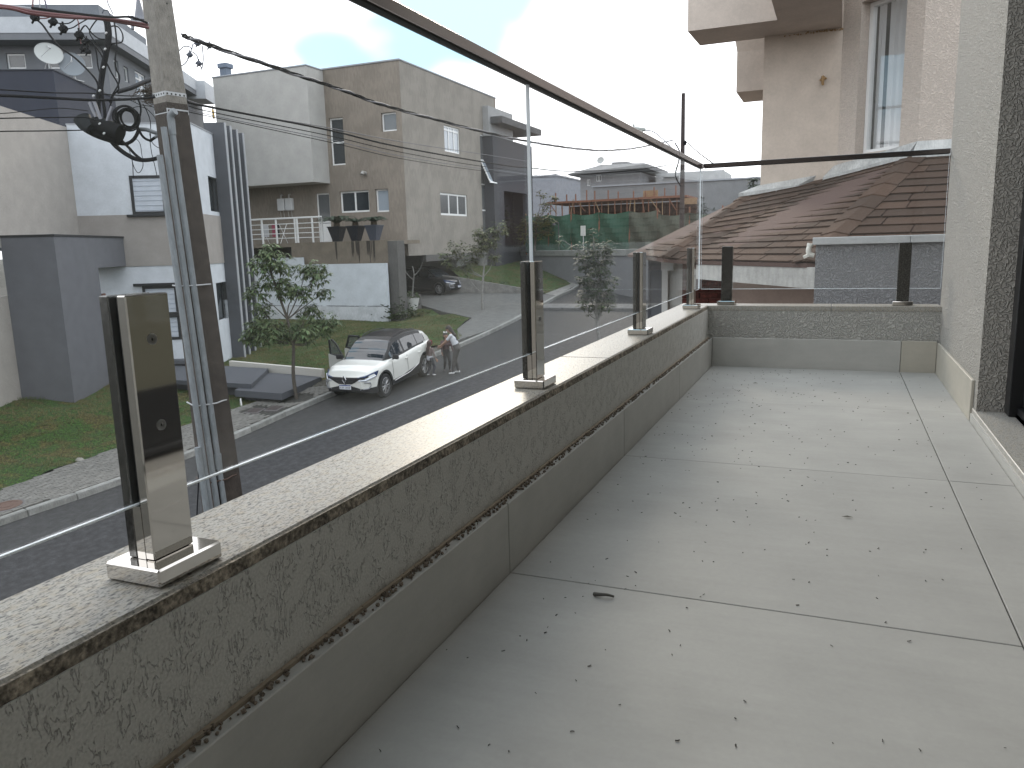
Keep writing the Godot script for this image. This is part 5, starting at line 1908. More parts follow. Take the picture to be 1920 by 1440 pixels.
	g.span(-9.6, -8.7, 3.0, 3.4, -53.4, -53.3)
	obj("form_panel", g, wood2, fw)
	# a long grey block added in place of a reflection in the glass
	var lb := thing("reflection_block", "long plain grey block standing in for a glass reflection behind the building site", "building", Vector3(-10.0, 0.2, -66.0))
	g = at_base(lb.position)
	g.span(-19.5, -6.0, 0.2, 5.3, -72.0, -66.0)
	obj("wall", g, surf("reflection_grey", 0.25, 0.25, 0.255, 0.92, "paint", 4.0), lb)
	g = at_base(lb.position)
	g.span(-19.6, -5.9, 5.3, 5.42, -72.1, -65.9)
	obj("roof_edge", g, flat_mat("cap_grey", 0.3, 0.31, 0.33, 0.7), lb)

	# the far house with the hipped roof
	var hb := Vector3(-22.0, 0.3, -82.0)
	var far := thing("far_house", "distant grey house with broad grey eaves above the building site", "house", hb)
	var fwall := surf("far_wall", 0.29, 0.29, 0.30, 0.92, "paint", 4.0)
	g = at_base(hb)
	g.wall(Vector3(0, 0, -80), X, Vector3.BACK, -25.0, -18.75, 0.3, 7.55, 0.3, [[-24.3, 6.45, -23.95, 7.1], [-23.3, 6.85, -22.75, 7.5]])
	g.span(-25.0, -24.7, 0.3, 7.55, -88.0, -80.3)
	g.span(-19.05, -18.75, 0.3, 7.55, -88.0, -80.3)
	g.span(-24.7, -19.05, 0.3, 7.5, -88.0, -87.7)
	obj("wall", g, fwall, far)
	for q in [[-24.3, 6.45, -23.95, 7.1], [-23.3, 6.85, -22.75, 7.5]]:
		window("window", hb, Vector3(0, 0, -80), X, Vector3.BACK, q, 0.08, 0.06, [0.5], [], flat_mat("white_frame", 0.72, 0.72, 0.71, 0.4), pane_grey(), far)
	g = at_base(hb)
	var rf: Array = [Vector3(-25.95, 7.55, -78.9), Vector3(-17.7, 7.75, -78.9), Vector3(-17.7, 7.75, -89.0), Vector3(-25.95, 7.55, -89.0)]
	g.hull(rf, rf.map(func(p: Vector3) -> Vector3: return p + Vector3.UP * (0.14 if p.x < -20 else 0.42)))
	g.hull(rf.map(func(p: Vector3) -> Vector3: return p + Vector3.UP * (0.14 if p.x < -20 else 0.42)), [Vector3(-22.9, 8.52, -80.5), Vector3(-18.4, 8.42, -80.3), Vector3(-18.4, 8.42, -86.0), Vector3(-22.9, 8.52, -86.0)])
	g.span(-21.9, -20.3, 8.45, 8.75, -84.0, -81.0)
	obj("roof", g, surf("far_roof", 0.24, 0.235, 0.235, 0.9, "paint", 3.0), far)
	var ds := thing("satellite_dish", "small satellite dish on the roof of the distant hipped house", "satellite dish", Vector3(-22.9, 8.5, -80.4))
	g = G.new()
	g.lathe([Vector2(0, 0), Vector2(0.22, 0.03), Vector2(0.36, 0.1), Vector2(0.38, 0.12)], 16, Transform3D(Basis(Vector3.RIGHT, 1.2), Vector3(0, 0.42, 0)))
	obj("dish", g, flat_mat("dish_pale", 0.36, 0.37, 0.36, 0.6), ds)
	g = G.new()
	g.rod(Vector3.ZERO, Vector3(0, 0.42, -0.03), 0.03, 6)
	obj("mast", g, flat_mat("dish_metal", 0.4, 0.4, 0.4, 0.5, 0.3), ds)
	# pale blue flank at the left of it, beside the dark house
	var bb := thing("blue_grey_building", "distant pale blue-grey building between the dark house and the hipped house", "building", Vector3(-33.0, 0.3, -92.0))
	g = at_base(bb.position)
	g.span(-42.0, -31.2, 0.3, 8.55, -100.0, -90.0)
	obj("wall", g, surf("pale_blue", 0.31, 0.325, 0.36, 0.92, "paint", 4.0), bb)
	g = at_base(bb.position)
	g.span(-42.1, -31.1, 8.55, 8.7, -100.1, -89.9)
	obj("roof_edge", g, flat_mat("cap_grey", 0.3, 0.31, 0.33, 0.7), bb)
	var b3 := thing("white_building", "distant low white building behind the far street pole", "building", Vector3(-15.0, 0.3, -86.0))
	g = at_base(b3.position)
	g.wall(Vector3(0, 0, -84), X, Vector3.BACK, -18.0, -11.0, 0.3, 7.6, 0.3, [[-17.2, 6.3, -15.6, 7.2]])
	g.span(-18.0, -11.0, 0.3, 7.5, -90.0, -84.4)
	obj("wall", g, surf("far_white", 0.55, 0.55, 0.55, 0.92, "paint", 4.0), b3)

	# trees and shrubs
	var bark := surf("bark", 0.14, 0.12, 0.10, 0.95, "concrete", 0.6)
	var bark_l := surf("bark_pale", 0.34, 0.33, 0.31, 0.95, "concrete", 0.6)
	tree("site_tree", "bushy yellow-green tree at the left end of the green netting", "", Vector3(-18.6, 0.2, -49.2), [Vector3.ZERO, Vector3(0.1, 0.9, 0), Vector3(0.2, 2.0, 0.1)], 0.09, [[Vector3(0, 1.9, 0), 0.75, 46, 1], [Vector3(0.7, 2.1, 0.2), 0.6, 36, 2], [Vector3(-0.5, 1.3, 0.2), 0.65, 36, 1], [Vector3(0.8, 1.3, 0.1), 0.7, 40, 1], [Vector3(0.9, 3.0, 0), 0.45, 20, 2], [Vector3(0.5, 3.6, 0), 0.3, 9, 2], [Vector3(1.35, 3.5, 0), 0.3, 8, 2], [Vector3(1.2, 1.9, 0), 0.4, 16, 2]], 0.28, Color(0.075, 0.088, 0.022), 0.4, bark, 41)
	tree("dark_hedge", "dark bushy hedge below the yellow-green tree, beside the dark house", "", Vector3(-20.4, 0.1, -51.2), [Vector3.ZERO, Vector3(0, 0.8, 0)], 0.08, [[Vector3(0, 0.8, 0), 0.8, 60, 1], [Vector3(1.3, 0.7, 0.3), 0.7, 50, 0], [Vector3(-0.8, 1.6, 0), 0.8, 55, 1], [Vector3(0.4, 1.9, 0.2), 0.7, 40, 1], [Vector3(2.3, 0.5, 0.5), 0.5, 30, 0], [Vector3(-1.0, 2.8, 0), 0.7, 36, 1]], 0.24, Color(0.03, 0.04, 0.018), 0.3, bark, 42)
	tree("far_tree", "dark tree beyond the brown roof, left one of the two on the skyline", "", Vector3(-9.4, 0.2, -62.5), [Vector3.ZERO, Vector3(0, 1.2, 0), Vector3(0.1, 2.2, 0)], 0.1, [[Vector3(-0.5, 2.6, 0), 0.7, 40, 2], [Vector3(0.4, 2.2, 0), 0.7, 40, 1], [Vector3(1.1, 1.9, 0), 0.6, 30, 1], [Vector3(-0.6, 3.4, 0), 0.35, 12, 2], [Vector3(0.0, 1.4, 0), 0.8, 40, 1], [Vector3(1.6, 1.2, 0), 0.8, 40, 0]], 0.3, Color(0.028, 0.042, 0.02), 0.3, bark, 43)
	tree("far_tree", "dark conifer showing just left of the pink house wall", "", Vector3(-6.2, 0.2, -64.1), [Vector3.ZERO, Vector3(0, 2.5, 0), Vector3(0, 4.8, 0)], 0.12, [[Vector3(0, 4.9, 0), 0.28, 14, 2], [Vector3(0.1, 4.3, 0), 0.5, 30, 2], [Vector3(0, 3.5, 0), 0.7, 44, 1], [Vector3(0.1, 2.6, 0), 0.8, 46, 1], [Vector3(0, 1.6, 0), 0.9, 50, 1]], 0.3, Color(0.025, 0.04, 0.022), 0.5, bark, 44)
	# the young street trees
	var t1 := Vector3(-15.07, -3.84, -19.1)
	var q := func(px: float, py: float, d: float) -> Vector3:
		# offsets across the view, up and away, in metres
		return Vector3(0.923 * px - 0.384 * d, py, -0.384 * px - 0.923 * d)
	var tr := [Vector3.ZERO, q.call(-0.05, 0.8, 0), q.call(0.02, 1.75, 0), q.call(-0.1, 2.5, 0.0), q.call(-0.35, 3.3, 0.1), q.call(-0.55, 4.1, 0.1)]
	var bl: Array = []
	for b in [[0.95, 2.35, 0.2, 0.42, 66, 2], [0.5, 2.2, -0.4, 0.4, 55, 2], [-0.5, 2.2, -0.3, 0.42, 66, 2], [-1.05, 2.25, 0.1, 0.38, 55, 2], [-0.9, 2.75, 0.3, 0.36, 35, 2], [0.35, 2.65, 0.4, 0.3, 22, 2], [-1.0, 3.35, 0.1, 0.38, 35, 3], [-0.3, 3.55, 0.1, 0.42, 66, 4], [0.35, 3.35, -0.1, 0.36, 45, 3], [0.85, 3.85, 0.1, 0.4, 51, 3], [0.55, 4.0, 0.2, 0.35, 29, 3], [-0.75, 4.15, 0.1, 0.42, 60, 5], [-0.15, 4.2, -0.1, 0.36, 40, 4], [-0.45, 4.55, 0.0, 0.28, 29, 5], [-1.35, 2.0, 0.3, 0.3, 35, 2], [1.0, 3.3, 0.3, 0.22, 14, 3], [0.55, 2.85, 0.2, 0.18, 9, 2], [-0.1, 2.1, 0.2, 0.4, 40, 2]]:
		bl.append([q.call(b[0], b[1], b[2]), b[3], b[4], b[5]])
	tree("street_tree", "young tree with drooping leaflets in the pavement beside the white car", "young street trees", t1, tr, 0.062, bl, 0.17, Color(0.078, 0.112, 0.052), 0.75, bark, 51, 8)
	var ring := G.new()
	for k in 26:
		var a := TAU * k / 26.0
		var rr := 0.42 + 0.08 * sin(k * 2.3)
		ring.face([Vector3(-15.07, -3.79, -19.1), Vector3(-15.07 + cos(a) * rr, -3.8 - sin(a) * rr * 0.08, -19.1 + sin(a) * rr), Vector3(-15.07 + cos(a + 0.242) * rr, -3.8 - sin(a + 0.242) * rr * 0.08, -19.1 + sin(a + 0.242) * rr)], Vector3(-15, -6, -19))
	setting(obj("tree_pit", ring, surf("verge_soil", 0.19, 0.175, 0.14, 0.95, "speckle", 1.4)))
	var t2 := Vector3(-16.2, -2.45, -35.4)
	tr = [Vector3.ZERO, q.call(0.0, 0.8, 0), q.call(0.08, 1.6, 0), q.call(0.15, 2.2, 0)]
	bl = []
	for b in [[-0.9, 2.0, 0.2, 0.35, 22, 1], [-1.75, 2.6, 0.1, 0.4, 25, 2], [-1.2, 3.0, 0.3, 0.5, 32, 2], [-0.2, 3.0, 0, 0.5, 51, 3], [0.4, 3.4, 0.1, 0.5, 64, 3], [0.0, 3.7, -0.1, 0.4, 38, 3], [0.9, 3.9, 0.1, 0.45, 38, 3], [-0.6, 2.4, 0.1, 0.4, 28, 2], [0.6, 2.6, 0.1, 0.3, 19, 2]]:
		bl.append([q.call(b[0], b[1], b[2]), b[3], b[4], b[5]])
	tree("street_tree", "pale-trunked sparse young tree in front of the driveway with the dark car", "young street trees", t2, tr, 0.075, bl, 0.25, Color(0.085, 0.1, 0.05), 0.5, bark_l, 52, 7)
	var t3 := Vector3(-7.95, -3.1, -27.6)
	tr = [Vector3.ZERO, q.call(-0.1, 1.0, 0), q.call(-0.05, 1.9, 0), q.call(0.0, 3.0, 0)]
	bl = []
	for k in 15:
		var y := 1.45 + k * 0.155
		bl.append([q.call(0.42 * sin(k * 2.4) - 0.1, y, 0.35 * cos(k * 2.4)), 0.36, 34, clampi(1 + k / 6, 1, 3)])
	for b in [[-0.8, 3.6, 0, 0.25, 7, 3], [-1.3, 3.9, 0, 0.2, 4, 3], [-0.2, 4.0, 0, 0.28, 8, 3], [-0.6, 3.2, 0, 0.3, 9, 2]]:
		bl.append([q.call(b[0], b[1], b[2]), b[3], b[4], b[5]])
	tree("street_tree", "leafy young tree with twin stems across the road, seen through the far pane", "young street trees", t3, tr, 0.07, bl, 0.2, Color(0.038, 0.055, 0.027), 0.4, bark_l, 53, 7)

	# the sign by the netting and the small garden lamp
	var sg := thing("site_sign", "small pale double-panel sign on a post before the green netting", "sign", Vector3(-14.36, 0.15, -46.4))
	g = G.new()
	g.rod(Vector3(0, 0, -0.03), Vector3(0, 1.5, -0.03), 0.025, 6)
	obj("post", g, flat_mat("dish_metal", 0.4, 0.4, 0.4, 0.5, 0.3), sg)
	for x in [-0.085, 0.085]:
		g = G.new()
		g.box(Vector3(x, 1.25, 0), Vector3(0.145, 0.6, 0.02), Basis.IDENTITY, 0.004)
		obj("panel", g, flat_mat("sign_pale", 0.5, 0.5, 0.47, 0.7), sg)
	var lp := thing("garden_lamp", "thin dark garden lamp post with a drooping head, left of the green netting", "lamp post", Vector3(-16.2, 0.15, -47.2))
	g = G.new()
	g.tube(smooth([Vector3.ZERO, Vector3(0, 1.6, 0), Vector3(-0.06, 1.8, 0), Vector3(-0.28, 1.78, 0)], 5), 0.03, 6)
	obj("post", g, flat_mat("lamp_dark", 0.04, 0.04, 0.045, 0.6), lp)
	g = G.new()
	g.lathe([Vector2(0.0, 0.0), Vector2(0.13, 0.0), Vector2(0.09, 0.1), Vector2(0.02, 0.14)], 10, Transform3D(Basis.IDENTITY, Vector3(-0.3, 1.66, 0)))
	obj("lamp_shade", g, flat_mat("lamp_dark", 0.04, 0.04, 0.045, 0.6), lp)
	# planters by the driveway
	for k in [[Vector3(-20.0, -2.55, -35.1), 0.9, "white urn planter with a bare twisted shrub beside the driveway wall"], [Vector3(-18.4, -2.05, -41.4), 0.45, "low white pot by the bank, left one of the two"], [Vector3(-17.6, -2.03, -41.5), 0.42, "low white pot by the bank, right one of the two"]]:
		var o := thing("planter", k[2], "planter", k[0], 0.0, "white pots along the driveway")
		g = G.new()
		var h: float = k[1] * 0.75
		g.lathe([Vector2(0.0, 0.0), Vector2(0.2, 0.0), Vector2(0.3, h * 0.6), Vector2(0.36, h), Vector2(0.32, h), Vector2(0.28, h * 0.9), Vector2(0.0, h * 0.88)], 14)
		obj("pot", g, flat_mat("pot_white", 0.5, 0.5, 0.48, 0.8), o)
		g = G.new()
		g.coloured = true
		rng.seed = int(k[1] * 100)
		for i in 60:
			var d := Vector3(rng.randfn(), absf(rng.randfn()) * 0.7, rng.randfn()).normalized() * 0.32
			g.tint = Color(0.05, 0.075, 0.03) * rng.randf_range(0.6, 1.4)
			var p := Vector3(0, h, 0) + d
			g.tri(p, p + Vector3(rng.randf_range(-0.14, 0.14), 0.12, rng.randf_range(-0.14, 0.14)), p + Vector3(rng.randf_range(-0.14, 0.14), 0.03, rng.randf_range(-0.14, 0.14)))
		obj("leaves", g, leaf_mat("leaf"), o)
		if k[1] > 0.8:
			g = G.new()
			g.tube(smooth([Vector3(0, h, 0), Vector3(0.08, 1.3, 0), Vector3(0.2, 1.9, 0.05), Vector3(0.1, 2.3, 0)], 4), 0.05, 6, 0.02)
			g.tube(smooth([Vector3(0.18, 1.8, 0.05), Vector3(0.5, 2.1, 0), Vector3(0.7, 2.5, 0)], 4), 0.03, 5, 0.012)
			g.tube(smooth([Vector3(0.12, 1.6, 0), Vector3(-0.2, 1.95, 0.1), Vector3(-0.35, 2.3, 0)], 4), 0.03, 5, 0.012)
			obj("stem", g, surf("bark_pale", 0.34, 0.33, 0.31, 0.95, "concrete", 0.6), o)
	var bush := thing("dark_bush", "small dark bush at the corner of the white garden wall", "shrub", Vector3(-19.7, -2.75, -33.3))
	g = G.new()
	g.coloured = true
	rng.seed = 4
	for i in 420:
		var d := Vector3(rng.randfn() * 0.5, absf(rng.randfn()) * 0.35, rng.randfn() * 0.4)
		g.tint = Color(0.03, 0.042, 0.018) * rng.randf_range(0.6, 1.5)
		g.tri(d, d + Vector3(rng.randf_range(-0.16, 0.16), 0.1, rng.randf_range(-0.16, 0.16)), d + Vector3(rng.randf_range(-0.16, 0.16), 0.04, rng.randf_range(-0.16, 0.16)))
	obj("leaves", g, leaf_mat("leaf"), bush)


# ---------------------------------------------------------------- poles, wires and cars

func wire(called: String, label: String, group: String, pts: Array, r: float, m: Material, per := 6) -> void:
	var g := at_base(pts[0])
	g.tube(smooth(pts, per), r, 6)
	var o := obj(called, g, m)
	o.position = pts[0]
	tag(o, label, "cable", group)


func build_street_things() -> void:
	build_pole()
	build_cables()
	build_far_pole()
	build_cars()


func build_pole() -> void:
	var conc := surf("pole_concrete", 0.33, 0.305, 0.27, 0.95, "concrete", 0.9)
	var top := Vector3(-6.985, 3.7, -6.99)
	var foot := Vector3(-6.80, -4.85, -7.18)
	var o := thing("utility_pole", "leaning square concrete utility pole with grey conduits strapped to it", "utility pole", foot)
	var right := Vector3(0.72, 0, -0.69)
	var near := Vector3(0.69, 0, 0.72)
	var at := func(y: float) -> Vector3: return foot.lerp(top, (y - foot.y) / (top.y - foot.y)) - foot
	var ang := deg_to_rad(32)
	var du := (right * cos(ang) - near * sin(ang))  # along the left-hand face, away from the seam is -du
	var dv := (right * sin(ang) + near * cos(ang))
	var g := G.new()
	var ring := func(y: float, h: float) -> Array:
		var c: Vector3 = at.call(y)
		return [c - du * h - dv * h, c + du * h - dv * h, c + du * h + dv * h, c - du * h + dv * h]
	g.hull(ring.call(2.33, 0.127), ring.call(top.y, 0.105))
	obj("shaft", g, conc, o)
	g = G.new()
	g.hull(ring.call(foot.y, 0.2), ring.call(2.33, 0.127))
	obj("shaft", g, surf("pole_weathered", 0.085, 0.068, 0.058, 0.95, "concrete", 0.8, "speckle", 0.25), o)
	# the row of sockets down its faces
	g = G.new()
	var y := -1.6
	while y < 3.6:
		var h: float = lerpf(0.185, 0.105, (y - foot.y) / (top.y - foot.y))
		var c: Vector3 = at.call(y)
		var p := c + dv * (h + 0.0005) + du * h * 0.42
		g.rod(p - dv * 0.01, p + dv * 0.0025, 0.011, 8)
		p = c + du * (h + 0.0005) + dv * h * 0.1
		g.rod(p - du * 0.01, p + du * 0.0025, 0.011, 8)
		y += 0.142
	obj("socket_holes", g, flat_mat("hole_shade", 0.02, 0.018, 0.016, 0.95), o)  # proud dark discs; the shade inside the holes is their colour
	# perforated steel bands
	var zinc := surf("galvanised", 0.52, 0.53, 0.54, 0.6, "paint", 0.5)
	for yy in [2.42, 2.24]:
		g = G.new()
		var c: Vector3 = at.call(yy)
		var h: float = lerpf(0.185, 0.105, (yy - foot.y) / (top.y - foot.y)) + 0.006
		var holes := G.new()
		for q in [[du, dv], [dv, du], [-du, dv], [-dv, du]]:
			var n: Vector3 = q[0]
			var s: Vector3 = q[1]
			g.box(c + n * h, Vector3(0.006, 0.05, h * 2 + 0.012), Basis(n, Vector3.UP, n.cross(Vector3.UP)))
			for k in 5:
				var p := c + n * (h + 0.003) + s * (k - 2) * 0.05
				holes.rod(p - n * 0.004, p + n * 0.0015, 0.011, 8)
		var band := obj("steel_band", g, zinc, o)
		obj("band_holes", holes, flat_mat("hole_shade", 0.02, 0.018, 0.016, 0.95), band)  # dark discs again in place of shaded holes
	for yy in [0.33, -1.05, -1.98]:
		g = G.new()
		var c: Vector3 = at.call(yy)
		var h: float = lerpf(0.185, 0.105, (yy - foot.y) / (top.y - foot.y))
		g.tube([c + du * (h + 0.004) - dv * h, c + du * (h + 0.004) + dv * (h + 0.004), c + du * h * 0.4 + dv * (h + 0.02), c - du * h * 0.3 + dv * (h + 0.08), c - du * (h + 0.15) + dv * (h + 0.03), c - du * (h + 0.05) - dv * h], 0.009, 6)
		obj("strap", g, zinc if yy > -1.5 else flat_mat("rusty_strap", 0.08, 0.05, 0.04, 0.8), o)
	# conduits down its left-hand face
	var pvc := surf("conduit_grey", 0.23, 0.25, 0.265, 0.55, "streaked", 1.0)
	for k in 3:
		g = G.new()
		var s := -0.445 + 0.062 * k * 1.5
		var tops := [1.75, 2.05, 1.98]
		var pts: Array = []
		for j in 6:
			var yy: float = lerpf(foot.y + 0.05, tops[k], j / 5.0)
			var h: float = lerpf(0.185, 0.105, (yy - foot.y) / (top.y - foot.y))
			pts.append(at.call(yy) + dv * (h + 0.042) + du * (s + (h - 0.13) * 0.4 + 0.14))
		g.tube(pts, 0.034, 12)
		for yy in [-1.62 - 0.08 * k]:
			var j := 3
			var a: Vector3 = pts[0].lerp(pts[5], (yy - foot.y) / (tops[k] - foot.y))
			if k == 2:
				g.rod(a - Vector3.UP * 0.09, a + Vector3.UP * 0.09, 0.043, 12)
		if k == 2:
			var e: Vector3 = pts[5]
			g.tube(smooth([e, e + Vector3.UP * 0.12, e + Vector3.UP * 0.2 + near * 0.01, e + Vector3.UP * 0.24 + near * 0.05 + right * 0.05], 4), 0.04, 12)
		obj("conduit", g, pvc, o)
	g = G.new()
	var cb: Vector3 = at.call(-3.4) + dv * 0.22 - du * 0.34
	var ct: Vector3 = at.call(-1.52) + dv * 0.22 - du * 0.36
	g.tube([cb, ct], 0.036, 12)
	obj("conduit", g, pvc, o)
	g = G.new()
	g.tube(smooth([ct + Vector3.DOWN * 0.05, ct - du * 0.03 + Vector3.DOWN * 0.4, ct - du * 0.1 + Vector3.DOWN * 0.9, ct - du * 0.02 + Vector3.DOWN * 1.1, ct + du * 0.1 + Vector3.DOWN * 1.6], 5), 0.008, 5)
	obj("earth_wire", g, flat_mat("cable_black", 0.012, 0.012, 0.014, 0.8, 0.0, 0.25), o)
	# bracket arm that carries the cable joints
	g = G.new()
	g.tube([Vector3(-7.910, 2.590, -7.197), Vector3(-7.778, 2.624, -7.259), Vector3(-7.648, 2.682, -7.324), Vector3(-7.551, 2.744, -7.431)], 0.022, 8)
	g.off = -foot
	var arm := G.new()
	arm.off = -foot
	arm.tube([Vector3(-7.879, 2.574, -7.152), Vector3(-7.736, 2.613, -7.219), Vector3(-7.606, 2.671, -7.284), Vector3(-7.540, 2.750, -7.437)], 0.027, 8)
	obj("bracket_arm", arm, flat_mat("arm_dark", 0.035, 0.035, 0.04, 0.6), o)
	arm = G.new()
	arm.off = -foot
	arm.tube([Vector3(-7.641, 2.138, -7.167), Vector3(-7.542, 2.129, -7.206), Vector3(-7.425, 2.082, -7.246), Vector3(-7.407, 2.095, -7.366)], 0.024, 8)
	arm.tube([Vector3(-7.508, 1.993, -7.194), Vector3(-7.418, 2.058, -7.244), Vector3(-7.338, 2.068, -7.280)], 0.018, 8)
	obj("bracket_arm", arm, pvc, o)


func build_cables() -> void:
	var black := flat_mat("cable_black", 0.012, 0.012, 0.014, 0.8, 0.0, 0.25)
	var grey := flat_mat("cable_grey", 0.12, 0.12, 0.135, 0.6)
	var red := flat_mat("cable_red", 0.11, 0.028, 0.03, 0.6)
	var far_pole := "wires running along the street to the far pole"
	var near_pole := "wires leaving the near pole to the left"
	# twisted supply bundle to the far pole
	var line: Array = smooth([Vector3(-6.850, 3.082, -7.186), Vector3(-6.850, 3.062, -7.657), Vector3(-6.850, 3.025, -9.094), Vector3(-6.850, 2.999, -10.238), Vector3(-6.850, 2.953, -11.307), Vector3(-6.850, 2.960, -13.115), Vector3(-6.850, 3.003, -15.862), Vector3(-6.850, 3.077, -18.019), Vector3(-6.850, 3.237, -21.074), Vector3(-6.850, 3.490, -24.380), Vector3(-6.850, 4.010, -28.836), Vector3(-6.850, 5.042, -35.858)], 10)
	var names := ["black strand of the twisted power bundle to the far pole", "grey strand of the twisted power bundle to the far pole", "thin bare strand of the twisted power bundle to the far pole"]
	for k in 3:
		var pts: Array = []
		for i in line.size():
			var a: float = i * 0.75 + TAU * k / 3.0
			pts.append(line[i] + Vector3(cos(a), sin(a), 0) * 0.016)
		wire("power_cable", names[k], far_pole, pts, 0.013 if k < 2 else 0.009, black if k != 1 else grey, 3)
	# telephone wires below
	wire("phone_cable", "thickest phone cable below the power bundle, to the far pole", far_pole, [Vector3(-6.820, 2.370, -7.140), Vector3(-6.820, 2.357, -7.365), Vector3(-6.820, 2.376, -9.768), Vector3(-6.820, 2.340, -11.759), Vector3(-6.820, 2.392, -15.918), Vector3(-6.820, 2.466, -17.902), Vector3(-6.820, 2.649, -21.432), Vector3(-6.820, 3.422, -30.450), Vector3(-6.820, 4.062, -36.125)], 0.013, black)
	wire("phone_cable", "upper thin phone wire crossing the grey-brown house", far_pole, [Vector3(-6.900, 2.401, -7.226), Vector3(-6.900, 2.377, -7.799), Vector3(-6.900, 2.426, -9.886), Vector3(-6.900, 2.447, -11.906), Vector3(-6.900, 2.573, -16.030), Vector3(-6.900, 2.636, -18.122), Vector3(-6.900, 2.803, -21.689), Vector3(-6.900, 4.241, -36.541)], 0.006, grey)
	wire("phone_cable", "second thin phone wire crossing the grey-brown house", far_pole, [Vector3(-6.780, 2.310, -7.108), Vector3(-6.780, 2.293, -7.569), Vector3(-6.780, 2.288, -9.792), Vector3(-6.780, 2.249, -11.909), Vector3(-6.780, 2.298, -15.733), Vector3(-6.780, 2.566, -21.304), Vector3(-6.780, 3.951, -35.918)], 0.006, black)
	wire("phone_cable", "third thin phone wire crossing the grey-brown house", far_pole, [Vector3(-6.740, 2.266, -7.061), Vector3(-6.740, 2.247, -7.520), Vector3(-6.740, 2.227, -9.728), Vector3(-6.740, 2.179, -11.833), Vector3(-6.740, 2.244, -15.637), Vector3(-6.740, 2.498, -21.176), Vector3(-6.740, 3.864, -35.709)], 0.005, grey)
	wire("phone_cable", "lowest thin phone wire crossing the grey-brown house", far_pole, [Vector3(-6.700, 2.228, -7.016), Vector3(-6.700, 2.220, -7.473), Vector3(-6.700, 2.181, -9.666), Vector3(-6.700, 2.127, -11.758), Vector3(-6.700, 2.192, -15.540), Vector3(-6.700, 2.444, -21.049), Vector3(-6.700, 3.778, -35.501)], 0.005, black)
	# to the left, along the street towards the viewer
	wire("power_cable", "thick red power cable leaving the near pole to the left", near_pole, [Vector3(-6.850, 2.716, -4.356), Vector3(-6.850, 2.859, -5.071), Vector3(-6.850, 2.884, -5.372), Vector3(-6.850, 2.941, -5.759), Vector3(-6.850, 3.008, -6.185), Vector3(-6.850, 3.052, -6.709)], 0.016, red)
	wire("power_cable", "lower red power cable leaving the near pole to the left", near_pole, [Vector3(-6.800, 2.660, -4.318), Vector3(-6.800, 2.830, -5.032), Vector3(-6.800, 2.850, -5.330), Vector3(-6.800, 2.910, -5.715), Vector3(-6.800, 3.004, -6.173), Vector3(-6.800, 3.064, -6.650)], 0.014, red)
	wire("power_cable", "grey bare power cable leaving the near pole to the left", near_pole, [Vector3(-6.900, 2.722, -4.387), Vector3(-6.900, 2.879, -5.109), Vector3(-6.900, 2.924, -5.415), Vector3(-6.900, 2.968, -5.690), Vector3(-6.900, 2.996, -5.922), Vector3(-6.900, 3.113, -6.763)], 0.014, flat_mat("bare_wire", 0.26, 0.26, 0.28, 0.5))
	wire("power_cable", "black power cable leaving the near pole to the left", near_pole, [Vector3(-6.750, 2.885, -5.298), Vector3(-6.750, 2.906, -5.457), Vector3(-6.750, 2.937, -5.679), Vector3(-6.750, 3.007, -6.130), Vector3(-6.750, 3.070, -6.395), Vector3(-6.750, 3.063, -6.603)], 0.012, black)
	wire("phone_cable", "thick black phone cable across the dark volume, to the left", near_pole, [Vector3(-6.800, 1.992, -4.218), Vector3(-6.800, 2.086, -4.924), Vector3(-6.800, 2.146, -5.462), Vector3(-6.800, 2.191, -5.870), Vector3(-6.800, 2.266, -6.317), Vector3(-6.800, 2.338, -6.650)], 0.014, black)
	wire("phone_cable", "thin phone wire above the thick one, to the left", near_pole, [Vector3(-6.850, 2.064, -4.259), Vector3(-6.850, 2.146, -4.967), Vector3(-6.850, 2.202, -5.487), Vector3(-6.850, 2.266, -5.922), Vector3(-6.850, 2.310, -6.367), Vector3(-6.850, 2.373, -6.702)], 0.006, black)
	wire("phone_cable", "thin phone wire crossing the top of the beige wall, to the left", near_pole, [Vector3(-6.750, 1.766, -4.155), Vector3(-6.750, 1.882, -4.859), Vector3(-6.750, 1.926, -5.161), Vector3(-6.750, 2.001, -5.696), Vector3(-6.750, 1.990, -5.836)], 0.006, black)
	wire("phone_cable", "short upper thin phone wire over the beige wall, to the left", near_pole, [Vector3(-6.700, 1.783, -4.128), Vector3(-6.700, 1.914, -4.829), Vector3(-6.700, 1.949, -4.993), Vector3(-6.700, 2.039, -5.402), Vector3(-6.700, 2.059, -5.715)], 0.004, black)
	wire("phone_cable", "lowest thin phone wire across the beige wall, to the left", near_pole, [Vector3(-6.800, 1.675, -4.171), Vector3(-6.800, 1.780, -4.879), Vector3(-6.800, 1.832, -5.289), Vector3(-6.800, 1.888, -5.703), Vector3(-6.800, 1.914, -5.837)], 0.006, black)
	# the service drops that climb from the bundle
	wire("service_wire", "red service wire rising from the bundle out of the picture, left one", "", [Vector3(-8.679, 3.850, -6.901), Vector3(-8.692, 3.609, -6.849), Vector3(-8.693, 3.518, -6.831)], 0.009, red)
	wire("service_wire", "dark service wire rising from the bundle out of the picture, right one", "", [Vector3(-8.645, 3.849, -6.915), Vector3(-8.567, 3.605, -6.900), Vector3(-8.533, 3.483, -6.891)], 0.009, flat_mat("cable_violet", 0.04, 0.035, 0.07, 0.6))
	wire("service_wire", "grey service rod rising beside the red wire", "", [Vector3(-8.727, 3.823, -6.985), Vector3(-8.716, 3.639, -6.954), Vector3(-8.709, 3.535, -6.937)], 0.007, flat_mat("bare_wire", 0.26, 0.26, 0.28, 0.5))
	# insulated tap connectors with their tails
	var tails := "tap connectors under the power bundle"
